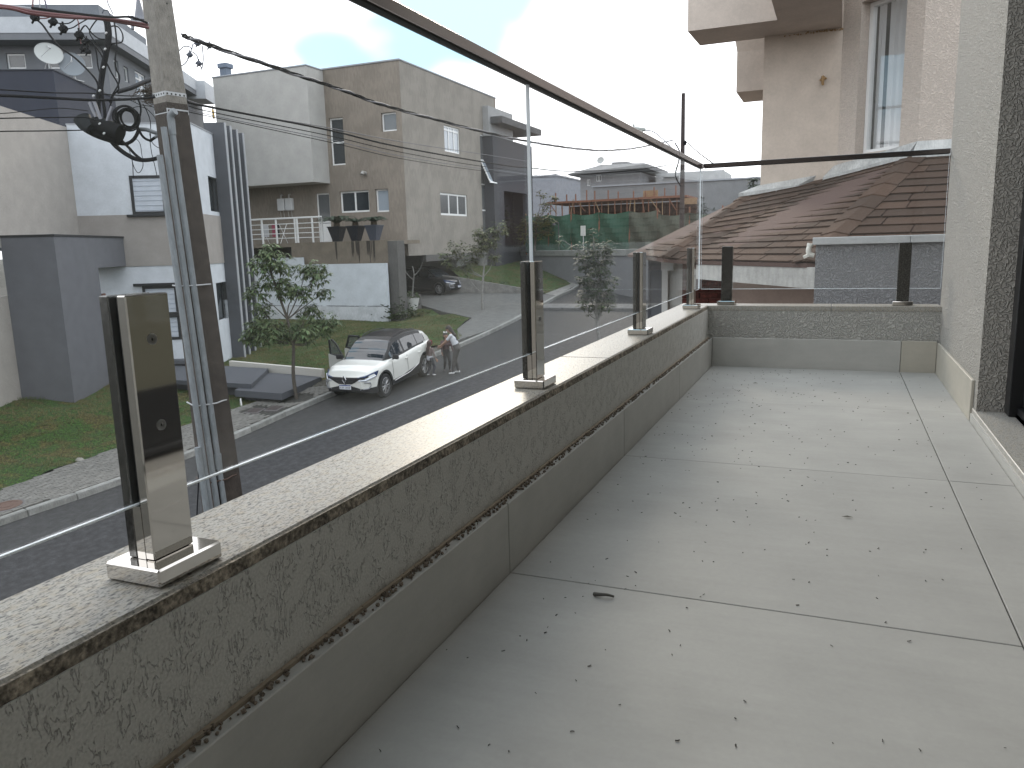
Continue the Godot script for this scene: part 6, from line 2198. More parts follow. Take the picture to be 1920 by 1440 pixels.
	var taps := [
		["black tap connector farthest left under the red cables", Vector3(-8.660, 3.409, -6.823), [Vector3(-8.708, 3.464, -6.814), Vector3(-8.660, 3.409, -6.823), Vector3(-8.535, 3.399, -6.873), Vector3(-8.446, 3.445, -6.919)]],
		["black tap connector second from the left under the red cables", Vector3(-8.465, 3.355, -6.894), [Vector3(-8.485, 3.422, -6.899), Vector3(-8.465, 3.355, -6.894), Vector3(-8.305, 3.332, -6.956), Vector3(-8.206, 3.408, -7.012)]],
		["black tap connector third from the left under the red cables", Vector3(-8.354, 3.273, -6.925), [Vector3(-8.396, 3.335, -6.919), Vector3(-8.354, 3.273, -6.925), Vector3(-8.258, 3.282, -6.966), Vector3(-8.203, 3.317, -6.996), Vector3(-8.097, 3.380, -7.052)]],
		["drooping black tap connector below the red looped wire", Vector3(-8.180, 3.196, -6.982), [Vector3(-8.235, 3.415, -7.001), Vector3(-8.198, 3.341, -7.003), Vector3(-8.180, 3.196, -6.982), Vector3(-8.159, 3.098, -6.972)]],
		["small black tap connector right of the red looped wire", Vector3(-8.098, 3.127, -7.003), [Vector3(-8.165, 3.231, -6.995), Vector3(-8.098, 3.127, -7.003), Vector3(-8.078, 3.060, -6.998)]],
		["small spiky black connector above the satellite dishes", Vector3(-8.134, 3.037, -6.971), [Vector3(-8.162, 3.171, -6.985), Vector3(-8.136, 3.086, -6.979), Vector3(-8.134, 3.037, -6.971)]],
		["small black connector hanging lowest above the satellite dishes", Vector3(-8.081, 3.006, -6.986), [Vector3(-8.103, 3.109, -6.997), Vector3(-8.083, 3.048, -6.994), Vector3(-8.081, 3.006, -6.986)]],
		["tap connector on the sky side of the pole, upper left one", Vector3(-7.376, 3.221, -7.981), [Vector3(-7.440, 3.158, -7.943), Vector3(-7.431, 3.216, -7.958), Vector3(-7.376, 3.221, -7.981)]],
		["tap connector on the sky side of the pole, on the bundle", Vector3(-7.317, 3.217, -8.115), [Vector3(-7.403, 3.220, -8.080), Vector3(-7.384, 3.063, -8.058), Vector3(-7.397, 2.927, -8.026)]],
		["blue-grey tap connector on the sky side of the pole, lower one", Vector3(-7.384, 3.063, -7.838), [Vector3(-7.506, 3.117, -7.797), Vector3(-7.448, 3.167, -7.831), Vector3(-7.375, 3.146, -7.857), Vector3(-7.384, 3.063, -7.838), Vector3(-7.427, 2.969, -7.801), Vector3(-7.480, 2.932, -7.772)]],
		["tap connector on the sky side of the pole, lowest one", Vector3(-7.277, 2.958, -7.862), [Vector3(-7.361, 3.101, -7.854), Vector3(-7.305, 3.054, -7.869), Vector3(-7.277, 2.958, -7.862), Vector3(-7.245, 2.900, -7.864)]]]
	for k in taps.size():
		var q = taps[k]
		var p: Vector3 = q[1]
		var o := thing("tap_connector", q[0], "connector", p, 0.0, tails)
		var g := G.new()
		var m: Material = black if k < 7 else flat_mat("tap_blue", 0.05, 0.06, 0.085, 0.6)
		var s := 1.0 if k < 4 else 0.7
		g.box(Vector3.ZERO, Vector3(0.085, 0.07, 0.07) * s, Basis(Vector3(0, 0, 1), 0.5 * k), 0.015)
		g.rod(Vector3(-0.06, 0.01, 0) * s, Vector3(0.06, -0.01, 0.01) * s, 0.024 * s, 6)
		g.rod(Vector3(0, 0.0, 0), Vector3(-0.05, -0.06, 0.01) * s, 0.012 * s, 5)
		g.rod(Vector3(0, 0.0, 0), Vector3(0.01, 0.075, 0.01) * s, 0.012 * s, 5)
		obj("body", g, m, o)
		g = G.new()
		g.off = -p
		g.tube(smooth(q[2], 5), 0.007, 5)
		obj("tail", g, red if k in [0, 3] else m, o)
	# the cable trunk that drops from the bundle to the joints
	wire("taped_cables", "thick black bundle of taped cables hanging from the power lines to the splice case", "", [Vector3(-7.898, 3.356, -7.130), Vector3(-7.877, 3.271, -7.123), Vector3(-7.867, 3.162, -7.106), Vector3(-7.887, 2.982, -7.062), Vector3(-7.914, 2.802, -7.017), Vector3(-7.933, 2.591, -6.968), Vector3(-7.954, 2.410, -6.924), Vector3(-7.935, 2.247, -6.901), Vector3(-7.904, 2.186, -6.902)], 0.034, black)
	wire("taped_cables", "second black cable hanging beside the thick taped bundle", "", [Vector3(-7.927, 3.376, -7.100), Vector3(-7.890, 3.315, -7.104), Vector3(-7.871, 3.127, -7.075), Vector3(-7.890, 2.917, -7.027), Vector3(-7.911, 2.737, -6.983), Vector3(-7.889, 2.496, -6.946), Vector3(-7.860, 2.344, -6.929), Vector3(-7.848, 2.205, -6.907)], 0.018, black)
	var hang := "loose black cables hanging round the near pole"
	wire("loose_cable", "long diagonal black drop wire from the far left connector to the trunk", hang, [Vector3(-8.636, 3.378, -6.827), Vector3(-8.577, 3.322, -6.841), Vector3(-8.486, 3.192, -6.854), Vector3(-8.385, 3.069, -6.872), Vector3(-8.220, 2.943, -6.916), Vector3(-8.072, 2.794, -6.949), Vector3(-7.982, 2.683, -6.965), Vector3(-7.950, 2.591, -6.961)], 0.011, black)
	wire("loose_cable", "black loop right of the trunk under the power lines", hang, [Vector3(-7.873, 3.047, -7.103), Vector3(-7.841, 3.094, -7.125), Vector3(-7.745, 3.109, -7.168), Vector3(-7.738, 3.194, -7.188), Vector3(-7.787, 3.280, -7.184), Vector3(-7.856, 3.294, -7.158), Vector3(-7.883, 3.259, -7.140), Vector3(-7.873, 3.180, -7.128)], 0.008, black)
	wire("loose_cable", "black wire arching from the connectors to the trunk", hang, [Vector3(-8.176, 3.232, -6.990), Vector3(-8.122, 3.303, -7.026), Vector3(-8.051, 3.216, -7.040), Vector3(-7.974, 3.153, -7.059), Vector3(-7.894, 3.139, -7.090)], 0.008, black)
	wire("loose_cable", "black wire bowing from the bundle past the connectors", hang, [Vector3(-7.990, 3.383, -7.097), Vector3(-8.054, 3.289, -7.052), Vector3(-8.073, 3.217, -7.030), Vector3(-8.012, 3.118, -7.037), Vector3(-7.941, 3.032, -7.050), Vector3(-7.902, 2.934, -7.047)], 0.007, black)
	wire("loose_cable", "black wire falling left of the trunk beside the dishes", hang, [Vector3(-8.047, 3.131, -7.025), Vector3(-7.997, 3.015, -7.023), Vector3(-7.966, 2.833, -7.001), Vector3(-7.934, 2.742, -6.997)], 0.008, black)
	wire("loose_cable", "black wire falling right of the trunk to the arm", hang, [Vector3(-7.818, 3.342, -7.161), Vector3(-7.796, 3.221, -7.147), Vector3(-7.776, 3.039, -7.120), Vector3(-7.788, 2.919, -7.091), Vector3(-7.772, 2.798, -7.075), Vector3(-7.735, 2.724, -7.076), Vector3(-7.742, 2.628, -7.055), Vector3(-7.794, 2.520, -7.012), Vector3(-7.829, 2.425, -6.979)], 0.009, black)
	wire("loose_cable", "black wire crossing behind the trunk to the arm", hang, [Vector3(-7.915, 2.873, -7.085), Vector3(-7.859, 2.762, -7.087), Vector3(-7.797, 2.657, -7.092), Vector3(-7.782, 2.578, -7.083), Vector3(-7.836, 2.506, -7.047), Vector3(-7.874, 2.325, -6.996)], 0.009, black)
	wire("loose_cable", "second wire from the connectors down to the trunk", hang, [Vector3(-8.196, 3.160, -6.968), Vector3(-8.125, 3.097, -6.986), Vector3(-8.058, 3.120, -7.018), Vector3(-7.950, 2.984, -7.037), Vector3(-7.900, 2.874, -7.036)], 0.008, black)
	wire("loose_cable", "short wire hooking round the top of the trunk", hang, [Vector3(-7.947, 3.436, -7.125), Vector3(-7.931, 3.472, -7.139), Vector3(-7.885, 3.459, -7.155), Vector3(-7.859, 3.373, -7.150), Vector3(-7.910, 3.369, -7.128)], 0.007, flat_mat("tap_blue", 0.05, 0.06, 0.085, 0.6))
	wire("loose_cable", "thick black cable sweeping in a wide loop under the splice case", hang, [Vector3(-7.899, 2.041, -6.986), Vector3(-7.838, 1.954, -6.994), Vector3(-7.719, 1.853, -7.024), Vector3(-7.584, 1.782, -7.067), Vector3(-7.429, 1.777, -7.130), Vector3(-7.276, 1.828, -7.204), Vector3(-7.188, 1.904, -7.255), Vector3(-7.140, 1.995, -7.293), Vector3(-7.140, 2.129, -7.319), Vector3(-7.172, 2.203, -7.320)], 0.026, black)
	wire("loose_cable", "black cable looping inside the wide one below the case", hang, [Vector3(-7.784, 2.035, -7.010), Vector3(-7.689, 1.941, -7.032), Vector3(-7.605, 1.847, -7.049), Vector3(-7.533, 1.784, -7.066)], 0.016, black)
	wire("loose_cable", "black cable curling from the case to the lower bracket", hang, [Vector3(-7.779, 1.971, -6.967), Vector3(-7.681, 1.956, -7.005), Vector3(-7.598, 2.002, -7.049), Vector3(-7.550, 2.097, -7.087), Vector3(-7.564, 2.146, -7.091)], 0.02, black)
	wire("loose_cable", "black cable sagging under the lower bracket", hang, [Vector3(-7.599, 2.142, -7.130), Vector3(-7.538, 2.043, -7.136), Vector3(-7.467, 1.998, -7.157), Vector3(-7.411, 2.027, -7.186)], 0.014, black)
	wire("loose_cable", "thin black wire hanging in a long loop above the louvred window", hang, [Vector3(-7.695, 1.962, -7.055), Vector3(-7.654, 1.808, -7.043), Vector3(-7.614, 1.685, -7.036), Vector3(-7.566, 1.628, -7.045), Vector3(-7.523, 1.700, -7.076), Vector3(-7.540, 1.835, -7.095), Vector3(-7.569, 1.970, -7.109), Vector3(-7.629, 2.033, -7.097)], 0.004, black)
	wire("loose_cable", "thin black wire hanging straight to above the louvred window", hang, [Vector3(-7.462, 2.004, -7.161), Vector3(-7.438, 1.863, -7.143), Vector3(-7.397, 1.709, -7.130), Vector3(-7.369, 1.592, -7.120)], 0.004, black)
	wire("loose_cable", "short thick black end hanging above the louvred window", hang, [Vector3(-7.648, 1.808, -7.045), Vector3(-7.632, 1.704, -7.032), Vector3(-7.621, 1.569, -7.010)], 0.005, black)
	wire("loose_cable", "thin black loop beside the conduits' tops", hang, [Vector3(-7.487, 2.080, -7.187), Vector3(-7.448, 1.969, -7.182), Vector3(-7.364, 1.906, -7.204), Vector3(-7.303, 1.940, -7.237), Vector3(-7.301, 2.026, -7.254), Vector3(-7.337, 2.076, -7.248)], 0.004, black)
	wire("loose_cable", "black wire from the thick phone cable bending down to the coil", hang, [Vector3(-7.700, 2.475, -7.152), Vector3(-7.614, 2.472, -7.188), Vector3(-7.574, 2.355, -7.182), Vector3(-7.591, 2.215, -7.148), Vector3(-7.610, 2.130, -7.123)], 0.01, black)
	wire("loose_cable", "thin wire dropping from the old nest to the lower bracket", hang, [Vector3(-7.595, 2.425, -7.241), Vector3(-7.545, 2.331, -7.244), Vector3(-7.505, 2.208, -7.237), Vector3(-7.497, 2.011, -7.202)], 0.005, black)
	wire("loose_cable", "thin slack wire crossing to the pole above the coil", hang, [Vector3(-7.864, 2.500, -7.144), Vector3(-7.736, 2.472, -7.192), Vector3(-7.630, 2.420, -7.226), Vector3(-7.496, 2.391, -7.276), Vector3(-7.408, 2.352, -7.305)], 0.004, black)
	wire("loose_cable", "second slack wire crossing to the pole above the coil", hang, [Vector3(-7.754, 2.362, -7.163), Vector3(-7.652, 2.396, -7.212), Vector3(-7.558, 2.369, -7.246), Vector3(-7.462, 2.268, -7.267), Vector3(-7.416, 2.144, -7.262)], 0.004, black)
	# splice case
	var sp: Vector3 = Vector3(-7.879, 2.137, -6.902)
	var o := thing("splice_case", "long black cable splice case slung below the cable trunk", "splice case", sp)
	var g := G.new()
	g.off = -sp
	g.tube(smooth([Vector3(-8.082, 2.239, -6.838), Vector3(-8.051, 2.178, -6.839), Vector3(-7.929, 2.102, -6.875), Vector3(-7.785, 2.049, -6.925), Vector3(-7.704, 2.023, -6.953)], 4), 0.085, 12, 0.09)
	g.tube(smooth([Vector3(-7.939, 2.180, -6.831), Vector3(-7.802, 2.128, -6.878), Vector3(-7.652, 2.063, -6.928)], 4), 0.088, 12, 0.105)
	obj("case", g, flat_mat("case_black", 0.008, 0.008, 0.009, 0.7, 0.0, 0.25), o)
	g = G.new()
	g.off = -sp
	g.tube([Vector3(-8.039, 2.238, -6.768), Vector3(-8.003, 2.177, -6.771), Vector3(-7.933, 2.115, -6.788)], 0.1, 12, 0.075)
	obj("end_cap", g, flat_mat("case_grey", 0.02, 0.022, 0.024, 0.7, 0.0, 0.25), o)
	g = G.new()
	g.off = -sp
	for q in [[Vector3(-7.950, 2.412, -6.816), Vector3(-7.876, 2.242, -6.814)], [Vector3(-7.712, 2.357, -6.905), Vector3(-7.761, 2.179, -6.850)], [Vector3(-7.912, 2.446, -6.838), Vector3(-7.817, 2.193, -6.829)]]:
		g.tube(q, 0.02, 6)
	obj("hanger", g, flat_mat("hanger_grey", 0.16, 0.16, 0.18, 0.5), o)
	g = G.new()
	g.off = -sp
	for q in [Vector3(-7.878, 2.474, -6.814), Vector3(-7.814, 2.532, -6.852), Vector3(-7.810, 3.184, -7.024), Vector3(-7.813, 3.005, -6.988), Vector3(-7.821, 2.802, -6.945), Vector3(-7.731, 2.051, -6.772), Vector3(-7.798, 2.163, -6.787)]:
		g.box(q, Vector3(0.03, 0.018, 0.02), Basis(Vector3(0, 0, 1), 0.6), 0.004)
	obj("cable_tie", g, flat_mat("tie_white", 0.6, 0.6, 0.6, 0.6), o)
	# coil of spare cable
	var cp: Vector3 = Vector3(-7.617, 2.235, -7.008)
	o = thing("cable_coil", "round coil of spare black cable hanging beside the splice case", "cable coil", cp)
	var rng := RandomNumberGenerator.new()
	rng.seed = 9
	var ax := Vector3(0.75, 0.05, 0.66).normalized()
	var s1 := ax.cross(Vector3.UP).normalized()
	var s2 := s1.cross(ax)
	for k in 9:
		g = G.new()
		var pts: Array = []
		var r := rng.randf_range(0.085, 0.135)
		var e := rng.randf_range(0.95, 1.3)
		var sh := Vector3(rng.randf_range(-0.02, 0.02), rng.randf_range(-0.02, 0.02), rng.randf_range(-0.03, 0.03))
		for i in 21:
			var a: float = TAU * i / 20.0 + k
			pts.append(s1 * cos(a) * r + s2 * sin(a) * r * e + ax * sin(a * 2.0 + k) * 0.02 + sh)
		g.tube(pts, 0.0095, 6)
		obj("turn", g, black, o)
	# nest of rags and twigs caught between arm and pole
	var np: Vector3 = Vector3(-7.560, 2.537, -7.333)
	o = thing("twig_nest", "brown tuft of twigs and rags caught between the dark arm and the pole", "nest", np)
	g = G.new()
	for k in 220:
		var d := Vector3(rng.randfn() * 0.08, rng.randfn() * 0.05, rng.randfn() * 0.06)
		var e := Vector3(rng.randfn(), rng.randfn() * 0.5, rng.randfn()).normalized() * rng.randf_range(0.05, 0.14)
		g.tube([d - e * 0.5, d + e * 0.5 + Vector3.UP * 0.01], 0.0035, 3)
	obj("twigs", g, flat_mat("twig_brown", 0.06, 0.042, 0.03, 0.95), o)
	# bell insulator beside the pole top
	var ip: Vector3 = Vector3(-7.800, 3.497, -7.528)
	o = thing("insulator", "grey bell-shaped insulator bracket left of the pole's top", "insulator", ip)
	g = G.new()
	g.lathe([Vector2(0.015, 0.2), Vector2(0.03, 0.12), Vector2(0.045, 0.05), Vector2(0.06, -0.02), Vector2(0.075, -0.06), Vector2(0.0, -0.06)], 12)
	g.off = Vector3.ZERO
	obj("bell", g, flat_mat("porcelain_grey", 0.16, 0.165, 0.19, 0.4), o)
	g = G.new()
	g.off = -ip
	g.tube([Vector3(-7.882, 3.487, -7.492), Vector3(-7.869, 3.331, -7.467)], 0.02, 6)
	g.tube([Vector3(-7.928, 3.482, -7.472), Vector3(-7.720, 3.401, -7.543)], 0.018, 6)
	obj("bracket", g, flat_mat("porcelain_grey", 0.16, 0.165, 0.19, 0.4), o)
	g = G.new()
	g.off = -ip
	g.tube([Vector3(-8.010, 3.680, -7.256), Vector3(-7.976, 3.569, -7.249), Vector3(-7.920, 3.457, -7.251)], 0.008, 6)
	obj("stay", g, flat_mat("bare_wire", 0.26, 0.26, 0.28, 0.5), o)
	# yellow tag on the phone wires
	var yp: Vector3 = Vector3(-6.850, 2.291, -7.558)
	o = thing("wire_tag", "small yellow marker tag clipped on the phone wires right of the pole", "tag", yp)
	g = G.new()
	g.box(Vector3.ZERO, Vector3(0.02, 0.09, 0.14), Basis(Vector3.UP, 0.7), 0.008)
	obj("plate", g, flat_mat("tag_yellow", 0.55, 0.33, 0.03, 0.6), o)
	g = G.new()
	g.rod(Vector3(0, 0.04, 0), Vector3(0, 0.09, 0), 0.008, 6)
	obj("clip", g, black, o)


func build_far_pole() -> void:
	var foot := Vector3(-6.70, -2.3, -37.0)
	var o := thing("street_light_pole", "tall brown far utility pole with a street light arm, above the end of the railing", "utility pole", foot)
	var g := G.new()
	g.tube([Vector3.ZERO, Vector3(0, 9.46, 0)], 0.13, 8, 0.085)
	obj("shaft", g, surf("pole_brown", 0.085, 0.066, 0.062, 0.95, "concrete", 2.0), o)
	g = G.new()
	g.tube(smooth([Vector3(-0.05, 6.65, 0), Vector3(-0.6, 7.25, 0.1), Vector3(-1.25, 7.85, 0.2), Vector3(-1.65, 7.96, 0.25)], 4), 0.028, 6)
	obj("lamp_arm", g, flat_mat("arm_grey", 0.3, 0.3, 0.32, 0.5, 0.2), o)
	g = G.new()
	g.box(Vector3(-1.95, 8.04, 0.3), Vector3(0.62, 0.15, 0.22), Basis(Vector3(0, 0, 1), -0.18), 0.05)
	g.rod(Vector3(-2.18, 8.15, 0.33), Vector3(-2.18, 8.26, 0.33), 0.05, 8)
	obj("lamp_head", g, flat_mat("lamp_head", 0.33, 0.34, 0.32, 0.5), o)
	g = G.new()
	g.box(Vector3(-1.98, 7.96, 0.3), Vector3(0.45, 0.06, 0.18), Basis(Vector3(0, 0, 1), -0.18), 0.025)
	obj("lens", g, flat_mat("lamp_lens", 0.5, 0.5, 0.45, 0.2), o)
	g = G.new()
	g.box(Vector3(0.12, 7.3, 0.1), Vector3(0.12, 0.2, 0.12), Basis.IDENTITY, 0.02)
	g.tube(smooth([Vector3(-0.35, 7.35, 0.1), Vector3(-0.1, 6.9, 0.15), Vector3(-0.15, 6.5, 0.15), Vector3(-0.3, 5.9, 0.1), Vector3(-0.05, 5.4, 0.1)], 4), 0.03, 6)
	obj("fittings", g, flat_mat("cable_black", 0.012, 0.012, 0.014, 0.8, 0.0, 0.25), o)
	var black := flat_mat("cable_black", 0.012, 0.012, 0.014, 0.8, 0.0, 0.25)
	wire("service_wire", "thin wire from the far pole down to the right behind the pink house", "", [Vector3(-6.600, 5.071, -36.942), Vector3(-6.200, 4.803, -35.745), Vector3(-5.400, 4.183, -32.861), Vector3(-4.800, 3.744, -30.914), Vector3(-4.000, 3.176, -28.734)], 0.02, black)


# ---------------------------------------------------------------- cars

func wheel(car: Node3D, at: Vector3, out: float, r: float) -> void:
	var xf := Transform3D(Basis(Vector3(0, 0, 1), -PI / 2 * out), at)
	var g := G.new()
	var w := 0.105
	g.lathe([Vector2(r * 0.66, -w), Vector2(r * 0.9, -w), Vector2(r * 0.985, -w * 0.75), Vector2(r, -w * 0.4), Vector2(r, w * 0.4), Vector2(r * 0.985, w * 0.75), Vector2(r * 0.9, w), Vector2(r * 0.7, w * 0.95), Vector2(r * 0.66, w * 0.6)], 28, xf)
	var wh := obj("wheel", g, flat_mat("tyre", 0.014, 0.014, 0.015, 0.85), car)
	g = G.new()
	g.lathe([Vector2(0.0, w * 0.1), Vector2(r * 0.64, w * 0.1)], 24, xf)
	obj("brake_disc", g, flat_mat("wheel_dark", 0.018, 0.018, 0.02, 0.6), wh)
	g = G.new()
	g.lathe([Vector2(r * 0.66, w * 0.3), Vector2(r * 0.69, w * 0.85), Vector2(r * 0.63, w * 0.9), Vector2(r * 0.61, w * 0.5)], 28, xf)
	for k in 5:
		for s in [-0.14, 0.14]:
			var a: float = TAU * k / 5.0 + s
			var d := Vector3(cos(a), 0, sin(a))
			var e := Vector3(cos(TAU * k / 5.0 + s * 2.0), 0, sin(TAU * k / 5.0 + s * 2.0))
			var p := xf * (d * r * 0.12 + Vector3.UP * w * 0.75)
			var q := xf * (e * r * 0.63 + Vector3.UP * w * 0.68)
			g.tube([p, q], 0.024, 5, 0.017)
	g.lathe([Vector2(0.0, w * 0.9), Vector2(r * 0.14, w * 0.86), Vector2(r * 0.17, w * 0.5)], 14, xf)
	obj("rim", g, flat_mat("alloy", 0.42, 0.42, 0.43, 0.3, 0.8), wh)


func curve(t: Array, z: float) -> float:
	for i in t.size() - 1:
		if z <= t[i + 1].x:
			var f := clampf((z - t[i].x) / (t[i + 1].x - t[i].x), 0, 1)
			f = f * f * (3.0 - 2.0 * f) * 0.45 + f * 0.55
			return lerpf(t[i].y, t[i + 1].y, f)
	return t[-1].y


func car(called: String, label: String, at: Vector3, b: Basis, paint: StandardMaterial3D, roof_m: StandardMaterial3D, open: bool) -> Node3D:
	# a small crossover, forward along +z; its right-hand side is -x
	var o := thing(called, label, "car", at)
	o.basis = b
	var trim := flat_mat("car_trim", 0.016, 0.016, 0.018, 0.6)
	var glass := flat_mat("car_glass", 0.02, 0.026, 0.034, 0.04, 0.0, 0.9)
	var dark := flat_mat("cabin_shade", 0.012, 0.012, 0.013, 0.8)
	var chrome := flat_mat("car_chrome", 0.6, 0.6, 0.62, 0.15, 1.0)
	var R := 0.345
	var axles := [1.30, -1.30]
	# outlines along the length
	var top := [Vector2(-2.12, 0.82), Vector2(-2.06, 0.96), Vector2(-1.9, 1.08), Vector2(-1.0, 1.06), Vector2(0.3, 1.0), Vector2(1.0, 1.0), Vector2(1.55, 0.95), Vector2(1.92, 0.86), Vector2(2.08, 0.76), Vector2(2.16, 0.66)]
	var half := [Vector2(-2.12, 0.66), Vector2(-2.0, 0.78), Vector2(-1.6, 0.87), Vector2(-1.0, 0.885), Vector2(0.5, 0.87), Vector2(1.3, 0.885), Vector2(1.75, 0.84), Vector2(2.0, 0.73), Vector2(2.16, 0.55)]
	var low := [Vector2(-2.12, 0.46), Vector2(-1.9, 0.30), Vector2(-1.6, 0.24), Vector2(1.7, 0.24), Vector2(1.95, 0.26), Vector2(2.16, 0.36)]
	var body := G.new()
	var clad := G.new()
	var gap := G.new()
	var rows: Array = []
	var zs: Array = []
	var n := 110
	for i in n + 1:
		zs.append(lerpf(-2.12, 2.16, float(i) / n))
	for z in zs:
		var yb: float = curve(low, z)
		var arch := 0.0
		for ax in axles:
			var dz: float = absf(z - ax)
			if dz < R + 0.045:
				arch = maxf(arch, R + sqrt(maxf(0.0, (R + 0.045) * (R + 0.045) - dz * dz)))
		var yl := maxf(yb, arch)
		var yt: float = curve(top, z)
		var w: float = curve(half, z)
		var lip := 0.0
		for ax in axles:
			var dz: float = absf(z - ax)
			if dz < R + 0.11:
				lip = maxf(lip, R + sqrt(maxf(0.0, (R + 0.11) * (R + 0.11) - dz * dz)))
		var yc := maxf(maxf(0.40, lip), yl + 0.001)
		if z > 1.75:
			yc = maxf(0.43, lip)
		var sh := minf(yt, maxf(lerpf(yl, yt, 0.55), yc + 0.02))
		var pts: Array = []
		pts.append(Vector3(0, yl, z))
		pts.append(Vector3(w * 0.8, yl, z))
		pts.append(Vector3(w * 0.985, yl, z))
		pts.append(Vector3(w * 1.0, minf(yc, yt), z))
		pts.append(Vector3(w * 0.995, sh, z))
		pts.append(Vector3(w * 0.975, lerpf(sh, yt, 0.6), z))
		pts.append(Vector3(w * 0.92, yt - 0.012, z))
		pts.append(Vector3(w * 0.80, yt + 0.012, z))
		pts.append(Vector3(w * 0.40, yt + 0.03, z))
		pts.append(Vector3(0, yt + 0.034, z))
		rows.append(pts)
	var nrm := func(i: int, k: int) -> Vector3:
		var a: Vector3 = rows[mini(i + 1, n)][k] - rows[maxi(i - 1, 0)][k]
		var bq: Vector3 = rows[i][mini(k + 1, 9)] - rows[i][maxi(k - 1, 0)]
		return bq.cross(a).normalized()
	for i in n:
		for k in 9:
			var g: G = clad if k < 3 else body
			var zm: float = (zs[i] + zs[i + 1]) / 2
			for s in [1.0, -1.0]:
				var gg: G = g
				if open and s < 0 and k >= 3 and k < 6 and zm > -0.95 and zm < 0.82:
					gg = gap
				var m := Vector3(s, 1, 1)
				var p := [rows[i][k] * m, rows[i][k + 1] * m, rows[i + 1][k + 1] * m, rows[i + 1][k] * m]
				if k >= 3:
					var q := [nrm.call(i, k) * m, nrm.call(i, k + 1) * m, nrm.call(i + 1, k + 1) * m, nrm.call(i + 1, k) * m]
					if q[0].dot(Vector3(s, 0.3, 0)) < -0.5:
						for e in 4:
							q[e] = -q[e]
					if s > 0:
						gg.tri(p[0], p[1], p[2], q[0], q[1], q[2])
						gg.tri(p[0], p[2], p[3], q[0], q[2], q[3])
					else:
						gg.tri(p[0], p[2], p[1], q[0], q[2], q[1])
						gg.tri(p[0], p[3], p[2], q[0], q[3], q[2])
				elif s > 0:
					gg.quad(p[0], p[1], p[2], p[3])
				else:
					gg.quad(p[0], p[3], p[2], p[1])
	for i in [0, n]:
		for s in [1.0, -1.0]:
			for k in 9:
				var a: Vector3 = rows[i][k] * Vector3(s, 1, 1)
				var bb: Vector3 = rows[i][k + 1] * Vector3(s, 1, 1)
				var gg: G = clad if k < 3 else body
				gg.face([Vector3(0, 0.55, zs[i]), a, bb], Vector3(0, 0.55, 0))
	obj("body", body, paint, o)
	obj("cladding", clad, trim, o)
	if open:
		obj("door_opening", gap, dark, o)  # body side coloured dark in place of the shaded cabin
	# the cabin
	var ctop := [Vector2(-2.02, 1.05), Vector2(-1.92, 1.2), Vector2(-1.62, 1.43), Vector2(-1.2, 1.52), Vector2(-0.5, 1.565), Vector2(0.15, 1.53), Vector2(0.42, 1.46), Vector2(0.75, 1.23), Vector2(1.08, 1.0)]
	var cw := [Vector2(-2.02, 0.72), Vector2(-1.5, 0.80), Vector2(0.0, 0.80), Vector2(0.6, 0.78), Vector2(1.08, 0.70)]
	var tw := [Vector2(-2.02, 0.70), Vector2(-1.9, 0.64), Vector2(-1.5, 0.6), Vector2(0.2, 0.59), Vector2(0.5, 0.63), Vector2(1.08, 0.70)]
	var gl := G.new()
	var blk := G.new()
	var rf := G.new()
	var pil := G.new()
	var gz: Array = []
	for i in 63:
		gz.append(lerpf(-2.02, 1.08, i / 62.0))
	var ring := func(z: float) -> Array:
		var yt: float = curve(ctop, z)
		var yb: float = minf(curve(top, z) - 0.02, yt)
		var a: float = curve(cw, z)
		var c: float = curve(tw, z)
		c = lerpf(a, c, clampf((yt - yb) / 0.5, 0, 1))
		var r: Array = []
		for f in [0.0, 0.13, 0.80, 1.0]:
			r.append(Vector3(lerpf(a, c, f), lerpf(yb, yt - 0.03 * clampf((yt - yb) * 4, 0, 1), f), z))
		r.append(Vector3(c * 0.93, yt, z))
		r.append(Vector3(c * 0.5, yt + 0.02, z))
		r.append(Vector3(0, yt + 0.025, z))
		return r
	for i in 62:
		var r0: Array = ring.call(gz[i])
		var r1: Array = ring.call(gz[i + 1])
		var zm: float = (gz[i] + gz[i + 1]) / 2
		for k in 6:
			var g: G = blk
			if k == 1 and zm < 0.72 and zm > -1.62 and absf(zm + 0.12) > 0.05 and absf(zm + 1.05) > 0.04:
				g = gl
			if k >= 4 or k == 3:
				g = rf
				if zm > 0.36 and k >= 4:
					g = gl
				elif zm < -1.7 and k >= 4:
					g = gl
				elif zm > 0.36:
					g = blk
			if zm < -1.45 and k < 3 and not (k == 1 and zm > -1.62):
				g = pil
			for s in [1.0, -1.0]:
				var gg: G = g
				if open and s < 0 and k < 3 and zm > -0.95 and zm < 0.72 and absf(zm + 0.12) > 0.06:
					continue
				var m := Vector3(s, 1, 1)
				if s > 0:
					gg.quad(r0[k] * m, r0[k + 1] * m, r1[k + 1] * m, r1[k] * m)
				else:
					gg.quad(r0[k] * m, r1[k] * m, r1[k + 1] * m, r0[k + 1] * m)
	obj("glazing", gl, glass, o)
	obj("window_trim", blk, trim, o)
	obj("roof", rf, roof_m, o)
	obj("rear_pillar", pil, paint, o)
	# roof bars
	for s in [1.0, -1.0]:
		var g := G.new()
		g.tube(smooth([Vector3(s * 0.56, 1.53, 0.1), Vector3(s * 0.56, 1.585, -0.1), Vector3(s * 0.56, 1.6, -0.6), Vector3(s * 0.56, 1.56, -1.15), Vector3(s * 0.56, 1.51, -1.3)], 4), 0.014, 6)
		obj("roof_bar", g, trim, o)
	# wheels
	for z in axles:
		for s in [1.0, -1.0]:
			wheel(o, Vector3(s * 0.775, R, z), s, R)
	# the face
	var g := G.new()
